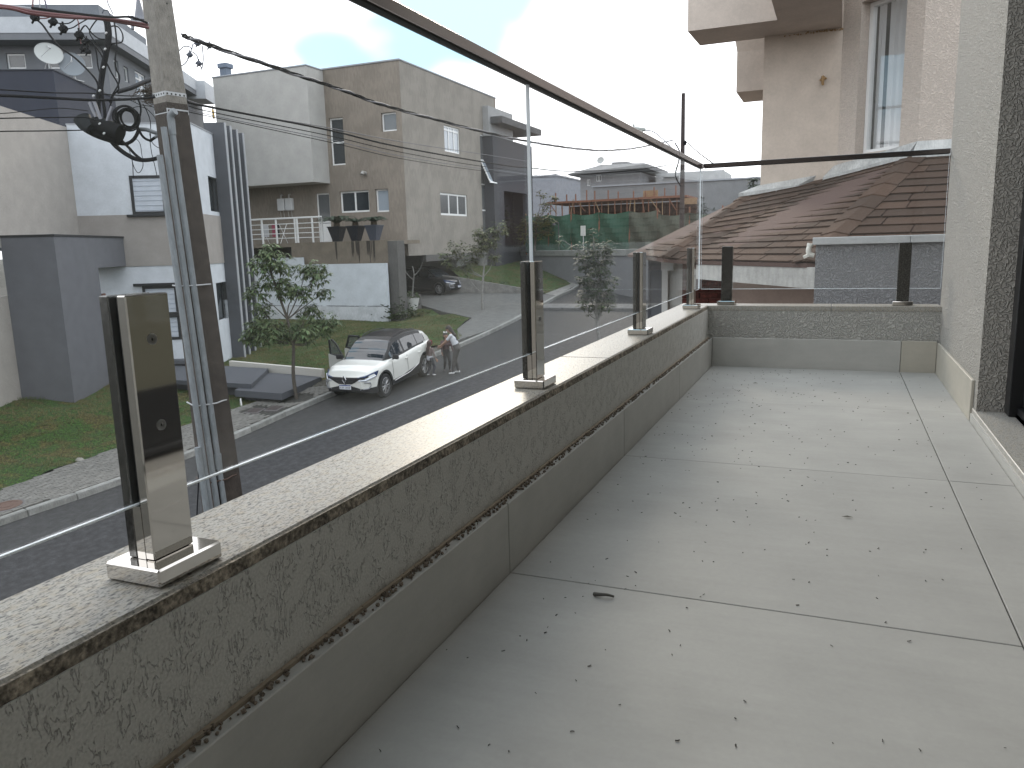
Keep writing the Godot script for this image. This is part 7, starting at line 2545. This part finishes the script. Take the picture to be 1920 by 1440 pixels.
	g.hull([Vector3(-0.72, 0.735, 1.99), Vector3(0.72, 0.735, 1.99), Vector3(0.6, 0.70, 2.13), Vector3(-0.6, 0.70, 2.13)], [Vector3(-0.72, 0.765, 1.98), Vector3(0.72, 0.765, 1.98), Vector3(0.6, 0.745, 2.12), Vector3(-0.6, 0.745, 2.12)])
	g.prism(PackedVector2Array([Vector2(-0.56, 0.74), Vector2(0.56, 0.74), Vector2(0.34, 0.61), Vector2(0.22, 0.56), Vector2(-0.22, 0.56), Vector2(-0.34, 0.61)]), 0.05, Transform3D(Basis.IDENTITY, Vector3(0, 0, 2.125)))
	obj("grille", g, trim, o)
	g = G.new()
	for k in 3:
		g.span(-0.34 + 0.04 * k, 0.34 - 0.04 * k, 0.70 - k * 0.05, 0.708 - k * 0.05, 2.17, 2.18)
	obj("grille_bar", g, flat_mat("grille_grey", 0.08, 0.08, 0.085, 0.4, 0.5), o)
	# the diamond badge
	g = G.new()
	var dv := [Vector3(0, 0.80, 2.19), Vector3(0.068, 0.69, 2.2), Vector3(0, 0.58, 2.19), Vector3(-0.068, 0.69, 2.2)]
	for k in 4:
		g.tube([dv[k], dv[(k + 1) % 4]], 0.016, 5)
	obj("badge", g, chrome, o)
	for s in [1.0, -1.0]:
		g = G.new()
		var m := Vector3(s, 1, 1)
		var lo := [Vector3(0.43, 0.635, 2.12), Vector3(0.58, 0.60, 2.08), Vector3(0.84, 0.70, 1.74), Vector3(0.50, 0.70, 2.0)]
		var hi := [Vector3(0.43, 0.75, 2.165), Vector3(0.66, 0.785, 2.09), Vector3(0.89, 0.88, 1.66), Vector3(0.52, 0.76, 2.0)]
		g.hull(lo.map(func(p: Vector3) -> Vector3: return p * m), hi.map(func(p: Vector3) -> Vector3: return p * m))
		var hl := obj("headlight", g, flat_mat("headlight_glass", 0.06, 0.09, 0.2, 0.06, 0.0, 0.9), o)
		g = G.new()
		g.tube([Vector3(0.47, 0.66, 2.165) * m, Vector3(0.66, 0.66, 2.075) * m, Vector3(0.86, 0.745, 1.80) * m], 0.03, 6)
		obj("lamp_strip", g, flat_mat("lamp_clear", 0.6, 0.63, 0.68, 0.1, 0.3), hl)
		# the bracket-shaped fog lamp trim
		g = G.new()
		g.tube([Vector3(0.50, 0.41, 2.16) * m, Vector3(0.72, 0.42, 2.03) * m, Vector3(0.775, 0.50, 1.985) * m, Vector3(0.765, 0.59, 1.985) * m, Vector3(0.62, 0.60, 2.105) * m], 0.018, 6)
		obj("fog_lamp_trim", g, flat_mat("car_silver", 0.3, 0.31, 0.34, 0.3, 0.5), o)
		g = G.new()
		g.hull([Vector3(0.46, 0.43, 2.08) * m, Vector3(0.69, 0.43, 1.96) * m, Vector3(0.69, 0.43, 1.85) * m, Vector3(0.46, 0.43, 1.9) * m], [Vector3(0.46, 0.55, 2.13) * m, Vector3(0.70, 0.575, 1.99) * m, Vector3(0.70, 0.575, 1.85) * m, Vector3(0.46, 0.55, 1.9) * m])
		obj("fog_lamp", g, trim, o)
		# sill strip and door lines, handles, mirror
		g = G.new()
		g.tube([Vector3(0.885, 0.36, 0.78) * m, Vector3(0.893, 0.40, -0.2) * m, Vector3(0.893, 0.52, -0.82) * m], 0.018, 6)
		obj("sill_strip", g, chrome, o)
		g = G.new()
		g.hull([Vector3(0.872, 0.30, 0.85) * m, Vector3(0.892, 0.31, -0.9) * m, Vector3(0.84, 0.31, -0.9) * m, Vector3(0.83, 0.30, 0.85) * m], [Vector3(0.882, 0.335, 0.8) * m, Vector3(0.897, 0.53, -0.9) * m, Vector3(0.84, 0.53, -0.9) * m, Vector3(0.83, 0.335, 0.8) * m])
		obj("lower_door_trim", g, trim, o)
		if s > 0 or not open:
			g = G.new()
			for zq in [0.80, -0.14, -0.98]:
				g.tube([Vector3(0.876, 0.45, zq) * m, Vector3(0.882, 0.72, zq) * m, Vector3(0.86, 0.95, zq - 0.01) * m], 0.005, 4)
			obj("door_gap", g, trim, o)
			for zq in [0.0, -0.86]:
				g = G.new()
				g.rod(Vector3(0.885, 0.86, zq) * m, Vector3(0.885, 0.87, zq - 0.17) * m, 0.02, 6)
				obj("door_handle", g, paint, o)
			car_mirror(o, Vector3(0.93, 1.05, 0.66) * m, s, trim)
	# plate
	g = G.new()
	g.box(Vector3(0, 0.475, 2.185), Vector3(0.40, 0.13, 0.012), Basis.IDENTITY, 0.003)
	var pl := obj("number_plate", g, flat_mat("plate_white", 0.62, 0.64, 0.68, 0.5), o)
	g = G.new()
	g.box(Vector3(0, 0.527, 2.192), Vector3(0.396, 0.024, 0.004))
	obj("plate_band", g, flat_mat("plate_blue", 0.02, 0.05, 0.22, 0.5), pl)
	if open:
		var tm := TextMesh.new()
		tm.text = "EIR 2868"
		var ft := SystemFont.new()
		ft.font_names = PackedStringArray(["Droid Sans Mono"])
		ft.font_weight = 700
		tm.font = ft
		tm.font_size = 32
		tm.pixel_size = 0.0022
		tm.depth = 0.003
		var te := inst("plate_text", tm, flat_mat("plate_ink", 0.02, 0.02, 0.03, 0.6), pl)
		te.position = Vector3(0, 0.462, 2.193)
	# lower grille and skid plate
	g = G.new()
	g.hull([Vector3(-0.48, 0.34, 2.12), Vector3(0.48, 0.34, 2.12), Vector3(0.48, 0.34, 2.0), Vector3(-0.48, 0.34, 2.0)], [Vector3(-0.46, 0.41, 2.172), Vector3(0.46, 0.41, 2.172), Vector3(0.46, 0.41, 2.0), Vector3(-0.46, 0.41, 2.0)])
	obj("lower_grille", g, trim, o)
	# tail lamps
	for s in [1.0, -1.0]:
		g = G.new()
		g.box(Vector3(s * 0.72, 0.95, -2.02), Vector3(0.2, 0.16, 0.14), Basis(Vector3.UP, s * 0.6), 0.03)
		obj("tail_lamp", g, flat_mat("tail_red", 0.12, 0.01, 0.012, 0.2), o)
	if not open:
		return o
	# seats and dashboard, seen through the open side
	g = G.new()
	for s in [1.0, -1.0]:
		g.box(Vector3(s * 0.36, 0.72, 0.05), Vector3(0.48, 0.16, 0.5), Basis.IDENTITY, 0.05)
		g.box(Vector3(s * 0.36, 1.02, -0.25), Vector3(0.46, 0.62, 0.14), Basis(Vector3.RIGHT, -0.25), 0.05)
	g.box(Vector3(0, 0.74, -0.98), Vector3(1.2, 0.5, 0.4), Basis.IDENTITY, 0.06)
	obj("seats", g, flat_mat("seat_grey", 0.05, 0.05, 0.055, 0.9), o)
	# the two open doors on the kerb side
	for d in [[Vector3(-0.87, 0, 0.80), 1.12, 62.0, [Vector2(0.08, 0.98), Vector2(0.95, 0.99), Vector2(0.95, 1.42), Vector2(0.72, 1.46), Vector2(0.5, 1.36)]], [Vector3(-0.885, 0, -0.16), 0.98, 66.0, [Vector2(0.03, 1.0), Vector2(0.84, 1.05), Vector2(0.6, 1.43), Vector2(0.03, 1.46)]]]:
		var hinge: Vector3 = d[0]
		var a: float = deg_to_rad(d[2])
		var along_ := Vector3(-sin(a), 0, -cos(a))
		var out := Vector3(-cos(a), 0, sin(a))
		var xf := Transform3D(Basis(along_, Vector3.UP, along_.cross(Vector3.UP)), hinge)
		g = G.new()
		var l: float = d[1] * 0.9
		g.prism(PackedVector2Array([Vector2(0.0, 0.36), Vector2(l, 0.36), Vector2(l + 0.04, 0.7), Vector2(l, 1.0), Vector2(0.0, 0.98)]), 0.09, xf)
		var dr := obj("door", g, paint, o)
		var fp: Array = d[3]
		g = G.new()
		for k in fp.size():
			var p: Vector2 = fp[k]
			var q: Vector2 = fp[(k + 1) % fp.size()]
			g.tube([xf * Vector3(p.x, p.y, 0.045), xf * Vector3(q.x, q.y, 0.045)], 0.032, 6)
		obj("window_frame", g, trim, dr)
		g = G.new()
		g.prism(PackedVector2Array(fp.slice(0)), 0.008, xf.translated_local(Vector3(0, 0, 0.04)))
		var clear := flat_mat("door_glass", 0.2, 0.22, 0.24, 0.03)
		clear.albedo_color = Color(0.3, 0.34, 0.36, 0.35)
		clear.transparency = BaseMaterial3D.TRANSPARENCY_ALPHA
		obj("pane", g, clear, dr)
		g = G.new()
		var inner := 0.0 if (xf.basis.z).dot(Vector3(1, 0, 0)) < 0 else 0.09
		g.box(xf * Vector3(l * 0.5, 0.68, inner), Vector3(l * 0.8, 0.3, 0.05), xf.basis, 0.02)
		obj("door_card", g, trim, dr)
		if hinge.z > 0.5:
			car_mirror(dr, xf * Vector3(0.12, 1.04, 0.16 if inner < 0.05 else -0.09), -1.0, trim)
	return o


func car_mirror(parent: Node3D, at: Vector3, s: float, m: Material) -> void:
	var g := G.new()
	g.box(at, Vector3(0.2, 0.14, 0.1), Basis(Vector3.UP, -0.25 * s), 0.035)
	g.rod(at + Vector3(-s * 0.12, -0.07, 0.0), at, 0.025, 6)
	obj("mirror", g, m, parent)


func build_cars() -> void:
	var white := flat_mat("paint_white", 0.62, 0.62, 0.585, 0.3)
	white.clearcoat_enabled = true
	white.clearcoat = 0.8
	white.clearcoat_roughness = 0.05
	var black := flat_mat("paint_black", 0.01, 0.01, 0.012, 0.3, 0.0, 0.3)
	car("white_car", "white crossover with a black roof, parked at the kerb with two doors open", Vector3(-13.43, -3.683, -21.46), Basis(Vector3.UP, 0.02) * Basis(Vector3.RIGHT, 0.08) * Basis.from_scale(Vector3(1.0, 1.06, 1.0)), white, black, true)
	var dark := flat_mat("paint_charcoal", 0.02, 0.02, 0.023, 0.3)
	dark.clearcoat_enabled = true
	dark.clearcoat = 1.0
	dark.clearcoat_roughness = 0.05
	car("dark_car", "dark car parked nose-out under the grey-brown house", Vector3(-22.25, -2.06, -41.15), Basis(Vector3.UP, deg_to_rad(82)), dark, dark, false)


# ---------------------------------------------------------------- people

func nets(g: G, caps: Array, s: float, blend: float) -> void:
	# caps: [a, b, radius at a, radius at b, colour]; meshes their smooth union
	var lo := Vector3(INF, INF, INF)
	var hi := -lo
	for q in caps:
		var r := Vector3.ONE * (maxf(q[2], q[3]) + blend + s * 2.0)
		lo = lo.min(q[0] - r).min(q[1] - r)
		hi = hi.max(q[0] + r).max(q[1] + r)
	var nx := int((hi.x - lo.x) / s) + 2
	var ny := int((hi.y - lo.y) / s) + 2
	var nz := int((hi.z - lo.z) / s) + 2
	var f := PackedFloat32Array()
	f.resize(nx * ny * nz)
	f.fill(0.3)
	var best := PackedFloat32Array()
	best.resize(nx * ny * nz)
	best.fill(9.0)
	var who := PackedByteArray()
	who.resize(nx * ny * nz)
	for ci in caps.size():
		var q = caps[ci]
		var a: Vector3 = q[0]
		var b: Vector3 = q[1]
		var ra: float = q[2]
		var rb: float = q[3]
		var reach := maxf(ra, rb) + blend * 1.5 + s * 2.0
		var l0 := (a.min(b) - Vector3.ONE * reach - lo) / s
		var h0 := (a.max(b) + Vector3.ONE * reach - lo) / s
		var ab := b - a
		var dd := maxf(ab.length_squared(), 1e-8)
		for i in range(maxi(0, int(l0.x)), mini(nx, int(h0.x) + 1)):
			for j in range(maxi(0, int(l0.y)), mini(ny, int(h0.y) + 1)):
				var row := (i * ny + j) * nz
				for k in range(maxi(0, int(l0.z)), mini(nz, int(h0.z) + 1)):
					var ap := lo + Vector3(i, j, k) * s - a
					var t := clampf(ap.dot(ab) / dd, 0.0, 1.0)
					var d := (ap - ab * t).length() - lerpf(ra, rb, t)
					var at := row + k
					if d < best[at]:
						best[at] = d
						who[at] = ci
					var o := f[at]
					var h := maxf(blend - absf(o - d), 0.0) / blend
					f[at] = minf(o, d) - h * h * blend * 0.25
	var ids := {}
	var vs := PackedVector3Array()
	var ns := PackedVector3Array()
	var cs := PackedColorArray()
	var corner := [0, nz, ny * nz, nz + 1, 1, ny * nz + 1, ny * nz + nz, ny * nz + nz + 1]
	for i in nx - 1:
		for j in ny - 1:
			for k in nz - 1:
				var at := (i * ny + j) * nz + k
				var neg := 0
				for c in corner:
					if f[at + c] < 0.0:
						neg += 1
				if neg == 0 or neg == 8:
					continue
				var sum := Vector3.ZERO
				var cnt := 0
				for e in 12:
					var ax := e / 4
					var u := e % 2
					var w := (e / 2) % 2
					var p := Vector3i.ZERO
					p[(ax + 1) % 3] = u
					p[(ax + 2) % 3] = w
					var p2 := p
					p2[ax] = 1
					var f0 := f[at + (p.x * ny + p.y) * nz + p.z]
					var f1 := f[at + (p2.x * ny + p2.y) * nz + p2.z]
					if (f0 < 0.0) != (f1 < 0.0):
						sum += Vector3(p).lerp(Vector3(p2), f0 / (f0 - f1))
						cnt += 1
				ids[at] = vs.size()
				vs.append(lo + (Vector3(i, j, k) + sum / cnt) * s)
				var dx := f[at + ny * nz] + f[at + ny * nz + nz + 1] - f[at] - f[at + nz + 1]
				var dy := f[at + nz] + f[at + ny * nz + nz + 1] - f[at] - f[at + ny * nz + 1]
				var dz := f[at + 1] + f[at + ny * nz + nz + 1] - f[at] - f[at + ny * nz + nz]
				ns.append(Vector3(dx, dy, dz).normalized())
				cs.append(caps[who[at]][4])
	var step := [ny * nz, nz, 1]
	for i in range(1, nx - 1):
		for j in range(1, ny - 1):
			for k in range(1, nz - 1):
				var at := (i * ny + j) * nz + k
				var inside := f[at] < 0.0
				for ax in 3:
					if inside == (f[at + step[ax]] < 0.0):
						continue
					var u: int = step[(ax + 1) % 3]
					var w: int = step[(ax + 2) % 3]
					var q := [at, at - u, at - u - w, at - w]
					if not inside:
						q.reverse()
					var ok := true
					for e in q:
						ok = ok and ids.has(e)
					if not ok:
						continue
					for tr in [[0, 1, 2], [0, 2, 3]]:
						# clockwise as seen from outside
						for e in [tr[0], tr[2], tr[1]]:
							var id: int = ids[q[e]]
							g.tint = cs[id]
							g.put(vs[id], ns[id], Vector2.ZERO)


func hand(g: G, wrist: Vector3, dir: Vector3, palm_n: Vector3, size: float, skin: Color, side: float) -> void:
	var d := dir.normalized()
	var n := (palm_n - d * palm_n.dot(d)).normalized()
	var w := d.cross(n) * side
	var caps: Array = []
	caps.append([wrist - d * 0.03 * size, wrist + d * 0.01 * size, 0.026 * size, 0.026 * size, skin])
	for k in 4:
		var o := (k - 1.5) * 0.02 * size
		var root := wrist + d * 0.085 * size + w * o
		caps.append([wrist + w * o * 0.5, root, 0.017 * size, 0.012 * size, skin])
		var l: float = [0.062, 0.074, 0.070, 0.054][k] * size
		var k1 := root + d * l * 0.5 + n * l * 0.1
		var k2 := k1 + d * l * 0.27 + n * l * 0.2
		var k3 := k2 + d * l * 0.15 + n * l * 0.26
		caps.append([root, k1, 0.0105 * size, 0.0095 * size, skin])
		caps.append([k1, k2, 0.0095 * size, 0.0088 * size, skin])
		caps.append([k2, k3, 0.0088 * size, 0.008 * size, skin])
	var t0 := wrist + d * 0.02 * size + w * -0.024 * size
	var t1 := t0 + d * 0.03 * size - w * 0.026 * size + n * 0.01 * size
	var t2 := t1 + d * 0.034 * size - w * 0.006 * size + n * 0.012 * size
	caps.append([t0, t1, 0.0145 * size, 0.012 * size, skin])
	caps.append([t1, t2, 0.0115 * size, 0.009 * size, skin])
	nets(g, caps, 0.0055 * size, 0.006 * size)


func person(label: String, at: Vector3, turn: float, h: float, child: bool, lean: float, look: Vector3, legs: Array, hands: Array, cl: Dictionary) -> Node3D:
	# faces +z before the turn. legs: two foot places; hands: two hand places; lean: bend of the spine forward
	var o := thing("person", label, "person", at, turn)
	var skin := Color(0.30, 0.185, 0.135)
	var hs := h / (6.2 if child else 7.5)
	var hip_y := h * (0.49 if child else 0.515)
	var g := G.new()
	g.coloured = true
	var caps: Array = []
	var hip := Vector3(0, hip_y, -0.02 - lean * 0.12)
	var up := Vector3(0, cos(lean), sin(lean))
	var chest := hip + up * h * 0.2
	var neck := hip + up * h * 0.325
	var wide := h * 0.105
	var top: Color = cl.top
	var low: Color = cl.low
	# torso
	for s in [-1.0, 1.0]:
		var x := Vector3(s, 0, 0)
		caps.append([hip + x * h * 0.035, hip + up * h * 0.1 + x * h * 0.03, h * 0.062, h * 0.055, low if not cl.has("skirt") else cl.skirt])
		caps.append([hip + up * h * 0.07 + x * h * 0.03, chest + x * h * 0.045, h * 0.056, h * 0.062, top])
		caps.append([chest + x * h * 0.045, chest + up * h * 0.085 + x * wide * 0.8, h * 0.055, h * 0.036, top])
		# arm: shoulder, elbow, wrist
		var sh: Vector3 = chest + up * h * 0.085 + x * wide * 1.05
		var wr: Vector3 = hands[0 if s < 0 else 1]
		var la := h * 0.165
		var lb := h * 0.15
		var dv := wr - sh
		var dist := minf(dv.length(), (la + lb) * 0.995)
		var dn := dv.normalized()
		wr = sh + dn * dist
		var c := (la * la + dist * dist - lb * lb) / (2.0 * dist)
		var bend := sqrt(maxf(la * la - c * c, 0.0))
		var back := (Vector3(s * 0.4, -0.35, -1.0) - dn * Vector3(s * 0.4, -0.35, -1.0).dot(dn)).normalized()
		var el := sh + dn * c + back * bend
		var mid := sh.lerp(el, 0.62)
		caps.append([sh, mid, h * 0.034, h * 0.029, top])
		caps.append([mid, el, h * 0.025, h * 0.022, skin if not cl.long else top])
		caps.append([el, wr, h * 0.0235, h * 0.016, skin if not cl.long else top])
		hand(g, wr, (wr - el).normalized() + Vector3(0, -0.1, 0.1), Vector3(-s, 0, 0.4), (0.75 if child else 0.98), skin, s)
		# leg: hip, knee, ankle, foot
		var hj := hip + x * h * 0.048
		var an: Vector3 = legs[0 if s < 0 else 1] + Vector3(0, h * 0.045, 0)
		var lt := h * 0.25
		var lc := h * 0.235
		var lv := an - hj
		var ld := minf(lv.length(), (lt + lc) * 0.998)
		var ln := lv.normalized()
		var cc := (lt * lt + ld * ld - lc * lc) / (2.0 * ld)
		var kb := sqrt(maxf(lt * lt - cc * cc, 0.0))
		var fw := (Vector3(0, 0.1, 1) - ln * Vector3(0, 0.1, 1).dot(ln)).normalized()
		var kn := hj + ln * cc + fw * kb
		var shin: Color = cl.get("shin", low)
		caps.append([hj, kn, h * 0.058, h * 0.036, low])
		caps.append([kn, kn.lerp(an, 0.35), h * 0.036, h * 0.036, shin])
		caps.append([kn.lerp(an, 0.35), an, h * 0.035, h * 0.021, shin])
		caps.append([an + Vector3(0, -h * 0.018, -h * 0.012), an + Vector3(s * h * 0.01, -h * 0.026, h * 0.075), h * 0.021, h * 0.017, cl.shoe])
	caps.append([neck - up * h * 0.03, neck + up * h * 0.03, h * 0.031, h * 0.029, skin])
	nets(g, caps, 0.017 if not child else 0.014, 0.03)
	# head with a face
	var f := look.normalized()
	var hu := (Vector3.UP - f * f.y).normalized()
	var hr := hu.cross(f)
	var hc := neck + up * h * 0.03 + hu * hs * 0.5 + f * hs * 0.1
	var hd: Array = []
	hd.append([hc + hu * hs * 0.12 - f * hs * 0.06, hc + hu * hs * 0.1 + f * hs * 0.05, hs * 0.36, hs * 0.345, skin])
	hd.append([hc - hu * hs * 0.12 + f * hs * 0.08, hc - hu * hs * 0.28 + f * hs * 0.13, hs * 0.27, hs * 0.19, skin])
	hd.append([hc - hu * hs * 0.2 - f * hs * 0.05, neck, hs * 0.2, h * 0.028, skin])
	hd.append([hc + f * hs * 0.38, hc - hu * hs * 0.1 + f * hs * 0.44, hs * 0.035, hs * 0.055, skin])
	var lip := Color(0.24, 0.1, 0.085)
	hd.append([hc - hu * hs * 0.25 + f * hs * 0.33 - hr * hs * 0.07, hc - hu * hs * 0.25 + f * hs * 0.33 + hr * hs * 0.07, hs * 0.03, hs * 0.03, lip])
	for s in [-1.0, 1.0]:
		hd.append([hc + hr * s * hs * 0.36 + hu * hs * 0.04, hc + hr * s * hs * 0.35 - hu * hs * 0.12, hs * 0.05, hs * 0.035, skin])
	nets(g, hd, 0.0075, 0.02)
	var m := flat_mat("person_surface", 1, 1, 1, 0.8)
	m.vertex_color_use_as_albedo = true
	obj("body", g, m, o)
	g = G.new()
	for s in [-1.0, 1.0]:
		g.lathe([Vector2(0, -0.011), Vector2(0.008, -0.007), Vector2(0.011, 0), Vector2(0.008, 0.007), Vector2(0, 0.011)], 8, Transform3D(Basis.IDENTITY, hc + hr * s * hs * 0.15 + hu * hs * 0.02 + f * hs * 0.335))
	obj("eyes", g, flat_mat("eye_dark", 0.02, 0.016, 0.014, 0.3), o)
	# hair
	g = G.new()
	g.coloured = true
	var hair: Color = cl.hair
	var hp: Array = []
	hp.append([hc + hu * hs * 0.2 - f * hs * 0.1, hc + hu * hs * 0.17 + f * hs * 0.04, hs * 0.37, hs * 0.35, hair])
	hp.append([hc + hu * hs * 0.05 - f * hs * 0.2, hc - hu * hs * 0.2 - f * hs * 0.24, hs * 0.33, hs * 0.27, hair])
	var fall: float = cl.fall
	var p0 := hc - hu * hs * 0.15 - f * hs * 0.27
	var p1: Vector3 = neck - up * h * 0.04 - Vector3(0, 0, h * 0.055)
	hp.append([p0, p1, hs * 0.27, hs * 0.24, hair])
	hp.append([p1, p1 - up * h * fall + Vector3(0, 0, -h * 0.012), hs * 0.24, hs * 0.12, hair])
	for s in [-1.0, 1.0]:
		hp.append([hc + hr * s * hs * 0.33 + hu * hs * 0.1 - f * hs * 0.08, hc + hr * s * hs * 0.31 - hu * hs * 0.45 - f * hs * 0.12, hs * 0.1, hs * 0.07, hair])
	nets(g, hp, 0.011, 0.03)
	var hm := flat_mat("hair_surface", 1, 1, 1, 0.55)
	hm.vertex_color_use_as_albedo = true
	obj("hair", g, hm, o)
	if cl.has("bow"):
		g = G.new()
		var bp := hc + hu * hs * 0.52 - f * hs * 0.05
		for s in [-1.0, 1.0]:
			g.hull([bp + hr * s * 0.01 + f * 0.012, bp + hr * s * 0.01 - f * 0.012, bp + hr * s * 0.06 - f * 0.03, bp + hr * s * 0.06 + f * 0.03], [bp + hu * 0.02 + hr * s * 0.01 + f * 0.012, bp + hu * 0.02 + hr * s * 0.01 - f * 0.012, bp + hu * 0.055 + hr * s * 0.06 - f * 0.03, bp + hu * 0.055 + hr * s * 0.06 + f * 0.03])
		obj("hair_bow", g, flat_mat("bow_white", 0.7, 0.68, 0.68, 0.8), o)
	return o


func build_people() -> void:
	var dark := Color(0.028, 0.028, 0.032)
	var brown := Color(0.03, 0.02, 0.016)
	var w := Vector3(-11.72, ground_height(0, -23.3), -23.3)
	# looks towards the children, to the left and a little down
	person("adult in a white shirt and dark trousers, leaning towards two children behind the white car", w, deg_to_rad(-78), 1.66, false, 0.34, Vector3(0.1, -0.55, 1.0),
		[Vector3(-0.1, 0, -0.06), Vector3(0.11, -0.01, 0.08)], [Vector3(-0.16, 0.92, 0.50), Vector3(0.1, 0.9, 0.54)],
		{"top": Color(0.5, 0.51, 0.54), "low": Color(0.06, 0.058, 0.056), "shoe": Color(0.55, 0.55, 0.54), "hair": brown, "fall": 0.10, "long": false})
	var c := Vector3(-12.48, ground_height(0, -22.9), -22.9)
	person("long-haired child in white shorts, seen from behind by the white car's rear wheel", c, deg_to_rad(165), 1.17, true, 0.02, Vector3(0.1, 0.0, 1.0),
		[Vector3(-0.11, 0, 0.02), Vector3(0.1, 0, -0.05)], [Vector3(-0.26, 0.5, 0.06), Vector3(0.27, 0.52, 0.08)],
		{"top": Color(0.16, 0.125, 0.115), "skirt": Color(0.55, 0.56, 0.6), "low": Color(0.05, 0.05, 0.06), "shoe": Color(0.55, 0.55, 0.54), "hair": Color(0.045, 0.027, 0.02), "fall": 0.13, "long": true})
	var d := Vector3(-12.22, ground_height(0, -23.6), -23.6)
	person("child with a white hair bow and dark clothes, between adult and other child", d, deg_to_rad(40), 1.3, true, 0.04, Vector3(0.2, 0.1, 1.0),
		[Vector3(-0.09, 0, 0.0), Vector3(0.09, 0, 0.05)], [Vector3(-0.2, 0.62, 0.22), Vector3(0.22, 0.6, 0.2)],
		{"top": Color(0.09, 0.055, 0.06), "low": dark, "shoe": Color(0.12, 0.1, 0.1), "hair": brown, "fall": 0.08, "long": true, "bow": true})
